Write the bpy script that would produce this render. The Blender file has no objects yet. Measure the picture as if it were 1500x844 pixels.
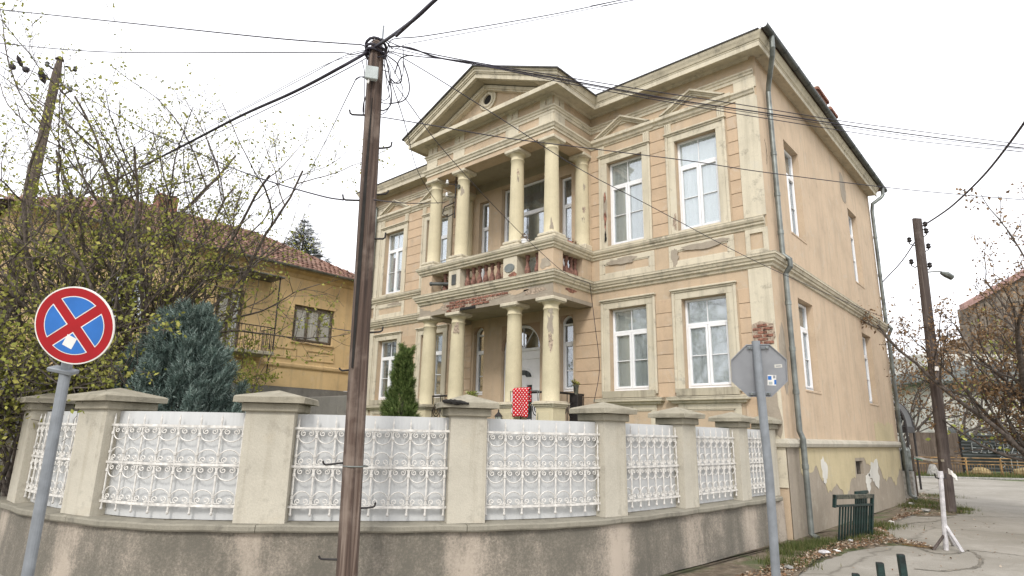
import bpy, math, random
import numpy as np
from mathutils import Vector, Matrix
random.seed(7)
rng = np.random.default_rng(7)
C = bpy.context.scene.collection
PI = math.pi

# ------------------------------------------------------------------ camera
YAW, PITCH, ROLL = math.radians(-41.703), math.radians(13.517), math.radians(1.135)
CAM = np.array([4.2661, -13.0984, 1.9])
FPX = 898.07
_f = np.array([math.sin(YAW)*math.cos(PITCH), math.cos(YAW)*math.cos(PITCH), math.sin(PITCH)])
_r = np.array([math.cos(YAW), -math.sin(YAW), 0.0]); _u = np.cross(_r, _f)
CR = math.cos(ROLL)*_r + math.sin(ROLL)*_u
CU = -math.sin(ROLL)*_r + math.cos(ROLL)*_u
CF = _f
cd = bpy.data.cameras.new('camera'); cam = bpy.data.objects.new('camera', cd); C.objects.link(cam)
cd.sensor_width = 36.0; cd.lens = FPX/1500*36; cd.clip_end = 3000; cd.clip_start = 0.05
M = Matrix(((CR[0], CU[0], -CF[0], CAM[0]), (CR[1], CU[1], -CF[1], CAM[1]), (CR[2], CU[2], -CF[2], CAM[2]), (0, 0, 0, 1)))
cam.matrix_world = M
bpy.context.scene.camera = cam

# ------------------------------------------------------------------ sky, sun, exposure (pale overcast)
W = bpy.data.worlds.new('World'); bpy.context.scene.world = W; W.use_nodes = True
nt = W.node_tree; nt.nodes.clear()
wo = nt.nodes.new('ShaderNodeOutputWorld'); bg = nt.nodes.new('ShaderNodeBackground')
sky = nt.nodes.new('ShaderNodeTexSky'); sky.sky_type = 'NISHITA'; sky.sun_disc = False
sky.sun_elevation = math.radians(42); sky.sun_rotation = math.radians(150); sky.dust_density = 3
hs = nt.nodes.new('ShaderNodeHueSaturation'); hs.inputs['Saturation'].default_value = 0.06
mx = nt.nodes.new('ShaderNodeMix'); mx.data_type = 'RGBA'; mx.inputs[0].default_value = 0.86
nt.links.new(sky.outputs[0], hs.inputs['Color']); nt.links.new(hs.outputs[0], mx.inputs[6])
mx.inputs[7].default_value = (11.0, 11.1, 11.6, 1)      # the cloud layer: an even pale white
nt.links.new(mx.outputs[2], bg.inputs[0]); bg.inputs[1].default_value = 0.1
nt.links.new(bg.outputs[0], wo.inputs[0])
sd = bpy.data.lights.new('sun', 'SUN'); sd.energy = 1.3; sd.angle = math.radians(14); sd.color = (1, .96, .9)
sun = bpy.data.objects.new('sun', sd); C.objects.link(sun)
sun.rotation_euler = (math.radians(48), 0, math.radians(30))
vs = bpy.context.scene.view_settings
vs.view_transform = 'Standard'; vs.look = 'None'; vs.exposure = 0.72; vs.gamma = 1.0
bpy.context.scene.cycles.max_bounces = 6
bpy.context.scene.cycles.transparent_max_bounces = 12

def at(px, py, d):
    return CAM + (CR*(px-750)/FPX + CU*(422-py)/FPX + CF)*d
def G(px, py, z=0.0):
    v = CR*(px-750)/FPX + CU*(422-py)/FPX + CF
    return CAM + v*(z-CAM[2])/v[2]
def zon(px, py, x, y):
    """height on the vertical line over x,y where the view ray passes closest"""
    v = CR*(px-750)/FPX + CU*(422-py)/FPX + CF
    h = v[:2]; t = ((np.array([x, y])-CAM[:2])@h)/(h@h)
    return CAM[2]+v[2]*t

# ------------------------------------------------------------------ materials
def _mat(name):
    m = bpy.data.materials.new(name); m.use_nodes = True
    n = m.node_tree.nodes; l = m.node_tree.links
    return m, n, l, n['Principled BSDF']
def _coord(n, l, scale=(1, 1, 1), rnd=False, world=False):
    if world:
        tc = n.new('ShaderNodeNewGeometry'); o = tc.outputs['Position']
    else:
        tc = n.new('ShaderNodeTexCoord'); o = tc.outputs['Object']
    mp = n.new('ShaderNodeMapping'); mp.inputs['Scale'].default_value = scale
    l.new(o, mp.inputs['Vector'])
    if rnd:
        oi = n.new('ShaderNodeObjectInfo'); mu = n.new('ShaderNodeMath'); mu.operation = 'MULTIPLY'; mu.inputs[1].default_value = 57
        l.new(oi.outputs['Random'], mu.inputs[0]); l.new(mu.outputs[0], mp.inputs['Location'])
    return mp.outputs[0]
def _noise(n, l, co, scale, detail=5, rough=.55, dist=0):
    t = n.new('ShaderNodeTexNoise'); t.inputs['Scale'].default_value = scale; t.inputs['Detail'].default_value = detail
    t.inputs['Roughness'].default_value = rough; t.inputs['Distortion'].default_value = dist
    l.new(co, t.inputs['Vector']); return t.outputs['Fac']
def _ramp(n, l, fac, stops, const=False):
    r = n.new('ShaderNodeValToRGB'); e = r.color_ramp.elements
    while len(e) < len(stops): e.new(0.5)
    for k, (p, c) in enumerate(stops):
        e[k].position = p; e[k].color = (*c, 1) if not isinstance(c, (int, float)) else (c, c, c, 1)
    if const: r.color_ramp.interpolation = 'CONSTANT'
    l.new(fac, r.inputs[0]); return r.outputs[0]
def _mix(n, l, fac, a, b, mode='MIX'):
    m = n.new('ShaderNodeMix'); m.data_type = 'RGBA'; m.blend_type = mode
    if isinstance(fac, (int, float)): m.inputs[0].default_value = fac
    else: l.new(fac, m.inputs[0])
    for i, x in ((6, a), (7, b)):
        if isinstance(x, tuple): m.inputs[i].default_value = (*x, 1)
        else: l.new(x, m.inputs[i])
    return m.outputs[2]
def _mul(n, l, a, b):
    m = n.new('ShaderNodeMath'); m.operation = 'MULTIPLY'
    for i, x in ((0, a), (1, b)):
        if isinstance(x, (int, float)): m.inputs[i].default_value = x
        else: l.new(x, m.inputs[i])
    m.use_clamp = True
    return m.outputs[0]
def _bump(n, l, b, h, strength, dist=.01):
    bp = n.new('ShaderNodeBump'); bp.inputs['Strength'].default_value = strength; bp.inputs['Distance'].default_value = dist
    l.new(h, bp.inputs['Height']); l.new(bp.outputs[0], b.inputs['Normal'])

def plain(name, col, rough=.6, metal=0, var=.12, scale=8, bump=.15, spec=.5, rnd=False):
    m, n, l, b = _mat(name); co = _coord(n, l, rnd=rnd)
    f = _noise(n, l, co, scale)
    lo = tuple(max(0, c*(1-var*1.8)) for c in col); hi = tuple(min(1, c*(1+var)) for c in col)
    l.new(_ramp(n, l, f, [(.3, lo), (.7, hi)]), b.inputs['Base Color'])
    b.inputs['Roughness'].default_value = rough; b.inputs['Metallic'].default_value = metal
    b.inputs['Specular IOR Level'].default_value = spec
    if bump: _bump(n, l, b, _noise(n, l, co, scale*6, 4), bump)
    return m
def stucco(name, col, pale, dirt, patch=.5, streak=.5, grime=.3, bump=.5, rough=.92, fine=60, hue=None, gcol=(.10, .09, .075), rnd=False):
    """painted render: cloudy tone, pale worn patches, vertical run-off streaks, dark speckled grime"""
    m, n, l, b = _mat(name); co = _coord(n, l, rnd=rnd); cs = _coord(n, l, (5.5, 5.5, .35), rnd=rnd)
    c = _ramp(n, l, _noise(n, l, co, 1.1, 6, .6), [(.3, tuple(x*.86 for x in col)), (.5, col), (.72, tuple(min(1, x*1.08) for x in col))])
    pf = _ramp(n, l, _noise(n, l, co, 2.3, 8, .68, .6), [(.56, 0.0), (.64, 1.0)])
    c = _mix(n, l, _mul(n, l, pf, patch), c, pale)
    sf = _ramp(n, l, _noise(n, l, cs, 1.0, 6, .6), [(.5, 0.0), (.72, 1.0)])
    c = _mix(n, l, _mul(n, l, sf, streak), c, dirt)
    gf = _mul(n, l, _ramp(n, l, _noise(n, l, co, 3.1, 9, .75), [(.55, 0.0), (.75, 1.0)]), grime)
    c = _mix(n, l, gf, c, gcol)
    fn = _noise(n, l, co, fine, 3, .6)
    c = _mix(n, l, .18, c, _ramp(n, l, fn, [(.3, 0.25), (.7, 1.0)]), 'MULTIPLY')
    l.new(c, b.inputs['Base Color']); b.inputs['Roughness'].default_value = rough; b.inputs['Specular IOR Level'].default_value = .25
    ad = n.new('ShaderNodeMath'); ad.operation = 'ADD'; l.new(_mul(n, l, fn, .5), ad.inputs[0]); l.new(_noise(n, l, co, 9, 6, .6), ad.inputs[1])
    _bump(n, l, b, ad.outputs[0], bump, .012)
    return m

MT = {}
MT['peach'] = stucco('peach_render', (.53, .41, .285), (.53, .46, .37), (.40, .33, .25), .5, .5, .35)
MT['block'] = stucco('rusticated_block_render', (.545, .405, .275), (.56, .47, .37), (.42, .33, .25), .45, .4, .25, rnd=True)
MT['side'] = stucco('side_wall_render', (.57, .44, .31), (.56, .465, .35), (.43, .345, .255), .6, .75, .3, .45)
MT['cream'] = stucco('cream_trim_render', (.61, .55, .425), (.58, .54, .45), (.36, .32, .24), .45, .6, .75)
MT['column'] = stucco('column_render', (.61, .54, .37), (.60, .52, .39), (.42, .36, .25), .4, .3, .25, .3)
MT['cornice'] = stucco('grimy_cornice', (.58, .52, .395), (.50, .46, .37), (.30, .27, .21), .55, .6, .9, .6)
MT['ledge'] = stucco('weathered_ledge_render', (.45, .405, .305), (.34, .31, .25), (.16, .14, .11), .5, .75, .9, .7)
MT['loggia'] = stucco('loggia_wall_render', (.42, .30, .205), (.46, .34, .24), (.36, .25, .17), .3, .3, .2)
MT['greyplaster'] = stucco('bare_grey_plaster', (.355, .305, .24), (.45, .40, .32), (.26, .22, .18), .5, .5, .4)
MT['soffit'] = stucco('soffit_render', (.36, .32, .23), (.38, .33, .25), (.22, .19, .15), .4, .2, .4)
MT['pillar'] = stucco('fence_pillar_render', (.49, .455, .375), (.47, .415, .32), (.31, .275, .21), .5, .6, .5, .5)
MT['cap'] = stucco('mossy_concrete_cap', (.34, .31, .24), (.42, .39, .31), (.19, .17, .13), .5, .5, .85, .9)
MT['coping'] = stucco('grimy_coping', (.27, .25, .2), (.34, .31, .25), (.13, .12, .095), .5, .5, .9, .9)
MT['yellow'] = stucco('ochre_render', (.66, .48, .25), (.62, .50, .33), (.40, .30, .18), .35, .55, .35, .4, gcol=(.2, .15, .09))
MT['yband'] = stucco('ochre_trim', (.58, .42, .22), (.55, .4, .22), (.30, .20, .12), .3, .6, .5, .4)
MT['stone'] = stucco('grey_rubble', (.20, .19, .17), (.27, .25, .22), (.1, .1, .09), .5, .4, .7, 1.0)
MT['brick'] = plain('red_brick', (.27, .125, .085), .95, var=.5, scale=11, bump=.8, rnd=True)
MT['mortar'] = plain('old_mortar', (.42, .33, .25), .95, var=.35, scale=20, bump=.9)
MT['baluster'] = plain('terracotta_baluster', (.235, .12, .09), .9, var=.35, scale=14, bump=.6, rnd=True)
MT['white'] = plain('white_window_plastic', (.80, .80, .80), .35, var=.03, bump=0)
MT['gap'] = plain('dark_void', (.02, .018, .016), 1, var=.2, bump=0)
MT['zinc'] = plain('zinc_pipe', (.20, .215, .20), .42, .55, var=.3, scale=3, bump=.1)
MT['gutter'] = plain('dark_gutter_metal', (.09, .095, .09), .5, .4, var=.3, scale=3, bump=.1)
MT['roofmetal'] = plain('roof_edge_sheet', (.085, .08, .075), .6, .2, var=.3, bump=.1)
MT['roof'] = plain('dull_roof_tiles', (.16, .08, .055), .9, var=.4, scale=5, bump=.5)
MT['iron'] = plain('wrought_iron', (.03, .026, .025), .6, .3, var=.3, bump=.2)
MT['galv'] = plain('galvanised_post', (.21, .225, .24), .5, .2, var=.12, scale=9, bump=.1)
MT['signback'] = plain('sign_back_aluminium', (.30, .308, .325), .45, .25, var=.07, scale=5, bump=.05)
MT['red'] = plain('sign_red', (.37, .008, .014), .35, var=.06, bump=0)
MT['blue'] = plain('sign_blue', (.03, .16, .50), .35, var=.06, bump=0)
MT['swhite'] = plain('sign_white', (.78, .76, .72), .4, var=.05, bump=0)
MT['cablem'] = plain('black_cable', (.022, .017, .028), .6, var=.2, bump=0)
MT['greenm'] = plain('dark_green_paint', (.006, .026, .022), .45, var=.5, scale=7, bump=.3)
MT['rust'] = plain('rusty_green_paint', (.07, .07, .05), .7, var=.9, scale=9, bump=.4)
MT['whitepost'] = plain('chipped_white_paint', (.52, .50, .50), .6, var=.2, scale=14, bump=.4)
MT['terracotta'] = plain('red_clay_pot', (.50, .09, .045), .6, var=.2, bump=.2)
MT['towelwhite'] = plain('white_cloth', (.75, .76, .80), .9, var=.05, bump=.3, scale=20)
MT['bark'] = plain('grey_brown_bark', (.13, .105, .085), .95, var=.45, scale=18, bump=.9)
MT['bark2'] = plain('dark_bark', (.11, .09, .075), .95, var=.4, scale=12, bump=.8)
MT['box'] = plain('pale_plastic_box', (.42, .46, .45), .5, var=.08, bump=0)
MT['ceramic'] = plain('white_porcelain', (.75, .75, .76), .2, var=.03, bump=0)
MT['soil'] = plain('soil', (.07, .05, .035), 1, var=.4, scale=20, bump=1)
MT['conc'] = plain('rough_concrete', (.30, .29, .265), .95, var=.25, scale=9, bump=.8)

def sheet_mat():
    m, n, l, b = _mat('white_polycarbonate_sheet'); co = _coord(n, l, (9, 9, .4), world=True)
    f = _noise(n, l, co, 1.2, 4)
    l.new(_ramp(n, l, f, [(.3, (.475, .48, .475)), (.7, (.525, .53, .52))]), b.inputs['Base Color'])
    b.inputs['Roughness'].default_value = .45
    return m
MT['sheet'] = sheet_mat()
MT['ironwhite'] = plain('cream_white_iron', (.64, .615, .57), .5, var=.22, scale=12, bump=.15)

def glass_mat(name, tint=(.93, .95, .95), refl=.13):
    m, n, l, b = _mat(name); n.remove(b)
    o = n['Material Output']; tr = n.new('ShaderNodeBsdfTransparent'); tr.inputs[0].default_value = (*tint, 1)
    gl = n.new('ShaderNodeBsdfGlossy'); gl.inputs['Roughness'].default_value = .04
    gl.inputs['Color'].default_value = (.95, .97, 1, 1)
    co = _coord(n, l, world=True); bp = n.new('ShaderNodeBump'); bp.inputs['Strength'].default_value = .02
    l.new(_noise(n, l, co, 1.6, 1), bp.inputs['Height']); l.new(bp.outputs[0], gl.inputs['Normal'])
    fr = n.new('ShaderNodeLayerWeight'); fr.inputs['Blend'].default_value = .35
    ma = n.new('ShaderNodeMath'); ma.operation = 'MULTIPLY_ADD'; ma.inputs[1].default_value = .38; ma.inputs[2].default_value = refl; ma.use_clamp = True
    l.new(fr.outputs['Fresnel'], ma.inputs[0])
    ms = n.new('ShaderNodeMixShader'); l.new(ma.outputs[0], ms.inputs[0]); l.new(tr.outputs[0], ms.inputs[1]); l.new(gl.outputs[0], ms.inputs[2])
    l.new(ms.outputs[0], o.inputs[0]); return m
MT['glass'] = glass_mat('window_glass')
MT['darkglass'] = glass_mat('dark_window_glass', (.35, .37, .38), .08)
def curtain_mat(name, a, bcol, sc=(1, 1, 1)):
    m, n, l, b = _mat(name); co = _coord(n, l, (9, 9, .6), world=True)
    l.new(_ramp(n, l, _noise(n, l, co, 1, 2), [(.35, a), (.65, bcol)]), b.inputs['Base Color'])
    b.inputs['Roughness'].default_value = .9; return m
MT['curtain'] = curtain_mat('net_curtain', (.70, .72, .71), (.76, .77, .76))
MT['greycurtain'] = curtain_mat('grey_curtain', (.17, .18, .175), (.27, .28, .27))
MT['palecurtain'] = curtain_mat('pale_curtain', (.78, .72, .68), (.88, .85, .82))
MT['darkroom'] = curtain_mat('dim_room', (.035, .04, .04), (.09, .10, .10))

def wood_mat(name, a, b_, c_):
    m, n, l, b = _mat(name); co = _coord(n, l, (24, 24, .45))
    f = _noise(n, l, co, 1.0, 8, .65, .4)
    col = _ramp(n, l, f, [(.28, a), (.5, b_), (.72, c_)])
    co2 = _coord(n, l); z = n.new('ShaderNodeSeparateXYZ'); l.new(co2, z.inputs[0])
    f2 = _noise(n, l, co2, 2.2, 6)
    col = _mix(n, l, _mul(n, l, _ramp(n, l, f2, [(.5, 0.0), (.62, 1.0)]), .55), col, c_)
    l.new(col, b.inputs['Base Color']); b.inputs['Roughness'].default_value = .85
    _bump(n, l, b, f, .9, .02); return m
MT['pole'] = wood_mat('weathered_pole_wood', (.014, .009, .007), (.082, .052, .038), (.23, .18, .145))
MT['pole2'] = wood_mat('dark_pole_wood', (.03, .022, .018), (.07, .052, .045), (.14, .115, .10))
MT['pole3'] = wood_mat('brown_pole_wood', (.035, .027, .02), (.095, .07, .052), (.16, .125, .10))

def street_mat():
    m, n, l, b = _mat('worn_concrete_street'); co = _coord(n, l)
    c = _ramp(n, l, _noise(n, l, co, .35, 8, .62), [(.3, (.21, .19, .15)), (.5, (.285, .262, .22)), (.7, (.345, .32, .275))])
    c = _mix(n, l, _mul(n, l, _ramp(n, l, _noise(n, l, co, 1.7, 9, .75), [(.55, 0.0), (.72, 1.0)]), .45), c, (.20, .185, .15))
    v = n.new('ShaderNodeTexVoronoi'); v.feature = 'DISTANCE_TO_EDGE'; v.inputs['Scale'].default_value = .13
    wn = n.new('ShaderNodeTexNoise'); wn.inputs['Scale'].default_value = 1.3; wn.inputs['Detail'].default_value = 6; l.new(co, wn.inputs['Vector'])
    av = n.new('ShaderNodeMix'); av.data_type = 'RGBA'; av.blend_type = 'ADD'; av.inputs[0].default_value = .55
    l.new(co, av.inputs[6]); l.new(wn.outputs['Color'], av.inputs[7]); l.new(av.outputs[2], v.inputs['Vector'])
    cf = _ramp(n, l, v.outputs['Distance'], [(.0, 1.0), (.006, 0.0)])
    c = _mix(n, l, _mul(n, l, cf, .75), c, (.12, .105, .08))
    fn = _noise(n, l, co, 55, 4, .7)
    c = _mix(n, l, .5, c, _ramp(n, l, fn, [(.3, 0.4), (.65, 1.0)]), 'MULTIPLY')
    c = _mix(n, l, _mul(n, l, _ramp(n, l, _noise(n, l, co, .8, 10, .8, .5), [(.5, 0.0), (.6, 1.0)]), .35), c, (.38, .355, .31))
    sp = _ramp(n, l, _noise(n, l, co, 16, 3, .6), [(.66, 0.0), (.70, 1.0)])
    c = _mix(n, l, _mul(n, l, sp, .6), c, (.13, .11, .08))
    l.new(c, b.inputs['Base Color']); b.inputs['Roughness'].default_value = .9
    _bump(n, l, b, fn, .6, .01); return m
MT['street'] = street_mat()
def dirt_mat():
    m, n, l, b = _mat('leafy_dirt'); co = _coord(n, l)
    c = _ramp(n, l, _noise(n, l, co, 7, 9, .75), [(.3, (.06, .045, .03)), (.5, (.15, .115, .075)), (.68, (.27, .22, .16))])
    c = _mix(n, l, _ramp(n, l, _noise(n, l, co, 1.4, 5), [(.5, 0.0), (.62, .8)]), c, (.075, .10, .03))
    l.new(c, b.inputs['Base Color']); b.inputs['Roughness'].default_value = 1
    _bump(n, l, b, _noise(n, l, co, 30, 5, .7), 1, .03); return m
MT['dirt'] = dirt_mat()
MT['lawn'] = plain('rough_lawn', (.10, .13, .035), 1, var=.45, scale=4, bump=1)
MT['moss'] = plain('mossy_pavement', (.17, .165, .12), 1, var=.4, scale=3, bump=.8)

def wallbase_mat():
    """lower boundary wall: peach wash under heavy black mould; 'clean' attribute marks the washed runs below pillars"""
    m, n, l, b = _mat('mouldy_retaining_wall'); co = _coord(n, l); cs = _coord(n, l, (4, 4, .8))
    base = _ramp(n, l, _noise(n, l, co, 1.2, 6), [(.3, (.36, .31, .25)), (.6, (.47, .40, .325))])
    at_ = n.new('ShaderNodeAttribute'); at_.attribute_name = 'clean'
    st = _noise(n, l, cs, 1.0, 7, .62); sp = _noise(n, l, co, 34, 9, .85)
    md = _noise(n, l, co, 2.0, 6, .7)
    a1 = n.new('ShaderNodeMath'); a1.operation = 'ADD'; l.new(_mul(n, l, st, .45), a1.inputs[0]); l.new(_mul(n, l, sp, .95), a1.inputs[1])
    a2 = n.new('ShaderNodeMath'); a2.operation = 'ADD'; l.new(a1.outputs[0], a2.inputs[0]); l.new(_mul(n, l, md, .48), a2.inputs[1])
    s = n.new('ShaderNodeMath'); s.operation = 'SUBTRACT'; l.new(a2.outputs[0], s.inputs[0]); l.new(_mul(n, l, _mul(n, l, at_.outputs['Fac'], _ramp(n, l, _noise(n, l, _coord(n, l, (3.5, 3.5, 1.2)), 1.0, 7, .7), [(.32, 0.35), (.55, 1.0)])), .36), s.inputs[1])
    g = _ramp(n, l, s.outputs[0], [(.62, 0.0), (.76, .35), (.88, .75), (1.0, .96)])
    c = _mix(n, l, g, base, (.125, .115, .092))
    l.new(c, b.inputs['Base Color']); b.inputs['Roughness'].default_value = .95
    _bump(n, l, b, sp, .8, .015); return m
MT['wallbase'] = wallbase_mat()

def leaf_mat(name, a, b_, c_, sc=3.0, trans=.3):
    m, n, l, b = _mat(name); co = _coord(n, l)
    g = n.new('ShaderNodeNewGeometry')
    c = _ramp(n, l, g.outputs['Random Per Island'], [(.0, a), (.5, b_), (1.0, c_)])
    f = _noise(n, l, co, sc, 3)
    c = _mix(n, l, _mul(n, l, _ramp(n, l, f, [(.4, 0.0), (.65, 1.0)]), .5), c, a)
    l.new(c, b.inputs['Base Color']); b.inputs['Roughness'].default_value = .7; b.inputs['Specular IOR Level'].default_value = .2
    if trans:
        tr = n.new('ShaderNodeBsdfTranslucent'); l.new(c, tr.inputs[0]); ms = n.new('ShaderNodeMixShader'); ms.inputs[0].default_value = trans
        l.new(b.outputs[0], ms.inputs[1]); l.new(tr.outputs[0], ms.inputs[2]); l.new(ms.outputs[0], n['Material Output'].inputs[0])
    return m
MT['leafy'] = leaf_mat('yellow_green_leaves', (.15, .17, .035), (.32, .33, .075), (.50, .46, .13))
MT['leafy2'] = leaf_mat('dense_olive_leaves', (.10, .11, .025), (.22, .22, .055), (.44, .40, .11))
MT['bluecon'] = leaf_mat('blue_green_sprays', (.06, .095, .08), (.13, .18, .155), (.28, .335, .30), 2.5, 0)
MT['thuja'] = leaf_mat('green_thuja_sprays', (.045, .075, .018), (.095, .14, .035), (.20, .24, .08), 4, 0)
MT['spruce'] = leaf_mat('dark_spruce_needles', (.012, .02, .012), (.025, .04, .025), (.045, .065, .04), 2, 0)
MT['brownleaf'] = leaf_mat('withered_brown_clusters', (.13, .08, .045), (.25, .155, .08), (.40, .27, .15))
MT['grassm'] = leaf_mat('grass_blades', (.05, .07, .02), (.10, .125, .035), (.22, .20, .09))
MT['litterm'] = leaf_mat('dry_litter', (.12, .06, .03), (.24, .15, .08), (.50, .44, .36), 3, 0)
MT['potleaf'] = leaf_mat('pale_flowers', (.10, .15, .02), (.40, .42, .10), (.62, .62, .40), 8)
MT['greyroof'] = plain('brown_cladding', (.19, .155, .12), .9, var=.4, scale=2, bump=.4)
MT['pinkedge'] = plain('faded_red_verge', (.33, .20, .175), .8, var=.2, bump=.2)
MT['slab'] = plain('grey_slab_edge', (.25, .27, .26), .9, var=.3, scale=1, bump=.3)
MT['bgwhite'] = plain('pale_render_far', (.62, .60, .54), .9, var=.12, scale=.8, bump=.2)
MT['bgwin'] = plain('dim_far_glass', (.14, .15, .15), .25, var=.3, bump=0)
MT['corr'] = plain('dark_corrugated_sheet', (.04, .045, .043), .6, .1, var=.25, scale=1.5, bump=.1)
MT['graff'] = plain('chalky_white_spray', (.30, .31, .30), .9, var=.2, bump=0)
MT['railrust'] = plain('rusty_yellow_rail', (.27, .16, .06), .8, var=.5, scale=3, bump=.3)
MT['canopym'] = plain('pale_canopy_skin', (.62, .62, .60), .5, var=.08, bump=0)
MT['tapeg'] = plain('green_tape', (.05, .30, .16), .4, var=.1, bump=0)
MT['lampglass'] = plain('lantern_glass', (.40, .42, .38), .2, var=.1, bump=0)
MT['woodframe'] = plain('peeling_brown_frame', (.16, .13, .095), .9, var=.6, scale=22, bump=.7)
def tile_mat():
    m, n, l, b = _mat('clay_pantiles')
    g = n.new('ShaderNodeNewGeometry'); co = _coord(n, l)
    c = _ramp(n, l, g.outputs['Random Per Island'], [(0, (.14, .075, .055)), (.5, (.22, .12, .09)), (1, (.32, .20, .155))])
    c = _mix(n, l, _mul(n, l, _ramp(n, l, _noise(n, l, co, 1.3, 6), [(.5, 0.0), (.65, 1.0)]), .45), c, (.13, .10, .075))
    l.new(c, b.inputs['Base Color']); b.inputs['Roughness'].default_value = .9; return m
MT['tile'] = tile_mat()
def dots_mat():
    m, n, l, b = _mat('red_cloth_with_white_dots')
    tc = n.new('ShaderNodeTexCoord'); sp = n.new('ShaderNodeMapping'); sp.inputs['Scale'].default_value = (1, 1, 1); l.new(tc.outputs['UV'], sp.inputs['Vector'])
    sx = n.new('ShaderNodeSeparateXYZ'); l.new(sp.outputs[0], sx.inputs[0])
    def tri(v, k, off=0.0):
        a = n.new('ShaderNodeMath'); a.operation = 'MULTIPLY_ADD'; a.inputs[1].default_value = k; a.inputs[2].default_value = off; l.new(v, a.inputs[0])
        f = n.new('ShaderNodeMath'); f.operation = 'FRACT'; l.new(a.outputs[0], f.inputs[0])
        s = n.new('ShaderNodeMath'); s.operation = 'SUBTRACT'; s.inputs[1].default_value = .5; l.new(f.outputs[0], s.inputs[0])
        q = n.new('ShaderNodeMath'); q.operation = 'MULTIPLY'; l.new(s.outputs[0], q.inputs[0]); l.new(s.outputs[0], q.inputs[1]); return q.outputs[0]
    def lat(ox, oy):
        a = n.new('ShaderNodeMath'); a.operation = 'ADD'; l.new(tri(sx.outputs[0], 5, ox), a.inputs[0]); l.new(tri(sx.outputs[1], 7, oy), a.inputs[1]); return a.outputs[0]
    mn = n.new('ShaderNodeMath'); mn.operation = 'MINIMUM'; l.new(lat(0, 0), mn.inputs[0]); l.new(lat(.5, .5), mn.inputs[1])
    f = _ramp(n, l, mn.outputs[0], [(.018, 1.0), (.03, 0.0)])
    l.new(_mix(n, l, f, (.50, .008, .015), (.85, .80, .78)), b.inputs['Base Color']); b.inputs['Roughness'].default_value = .9
    return m
MT['dots'] = dots_mat()

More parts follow.
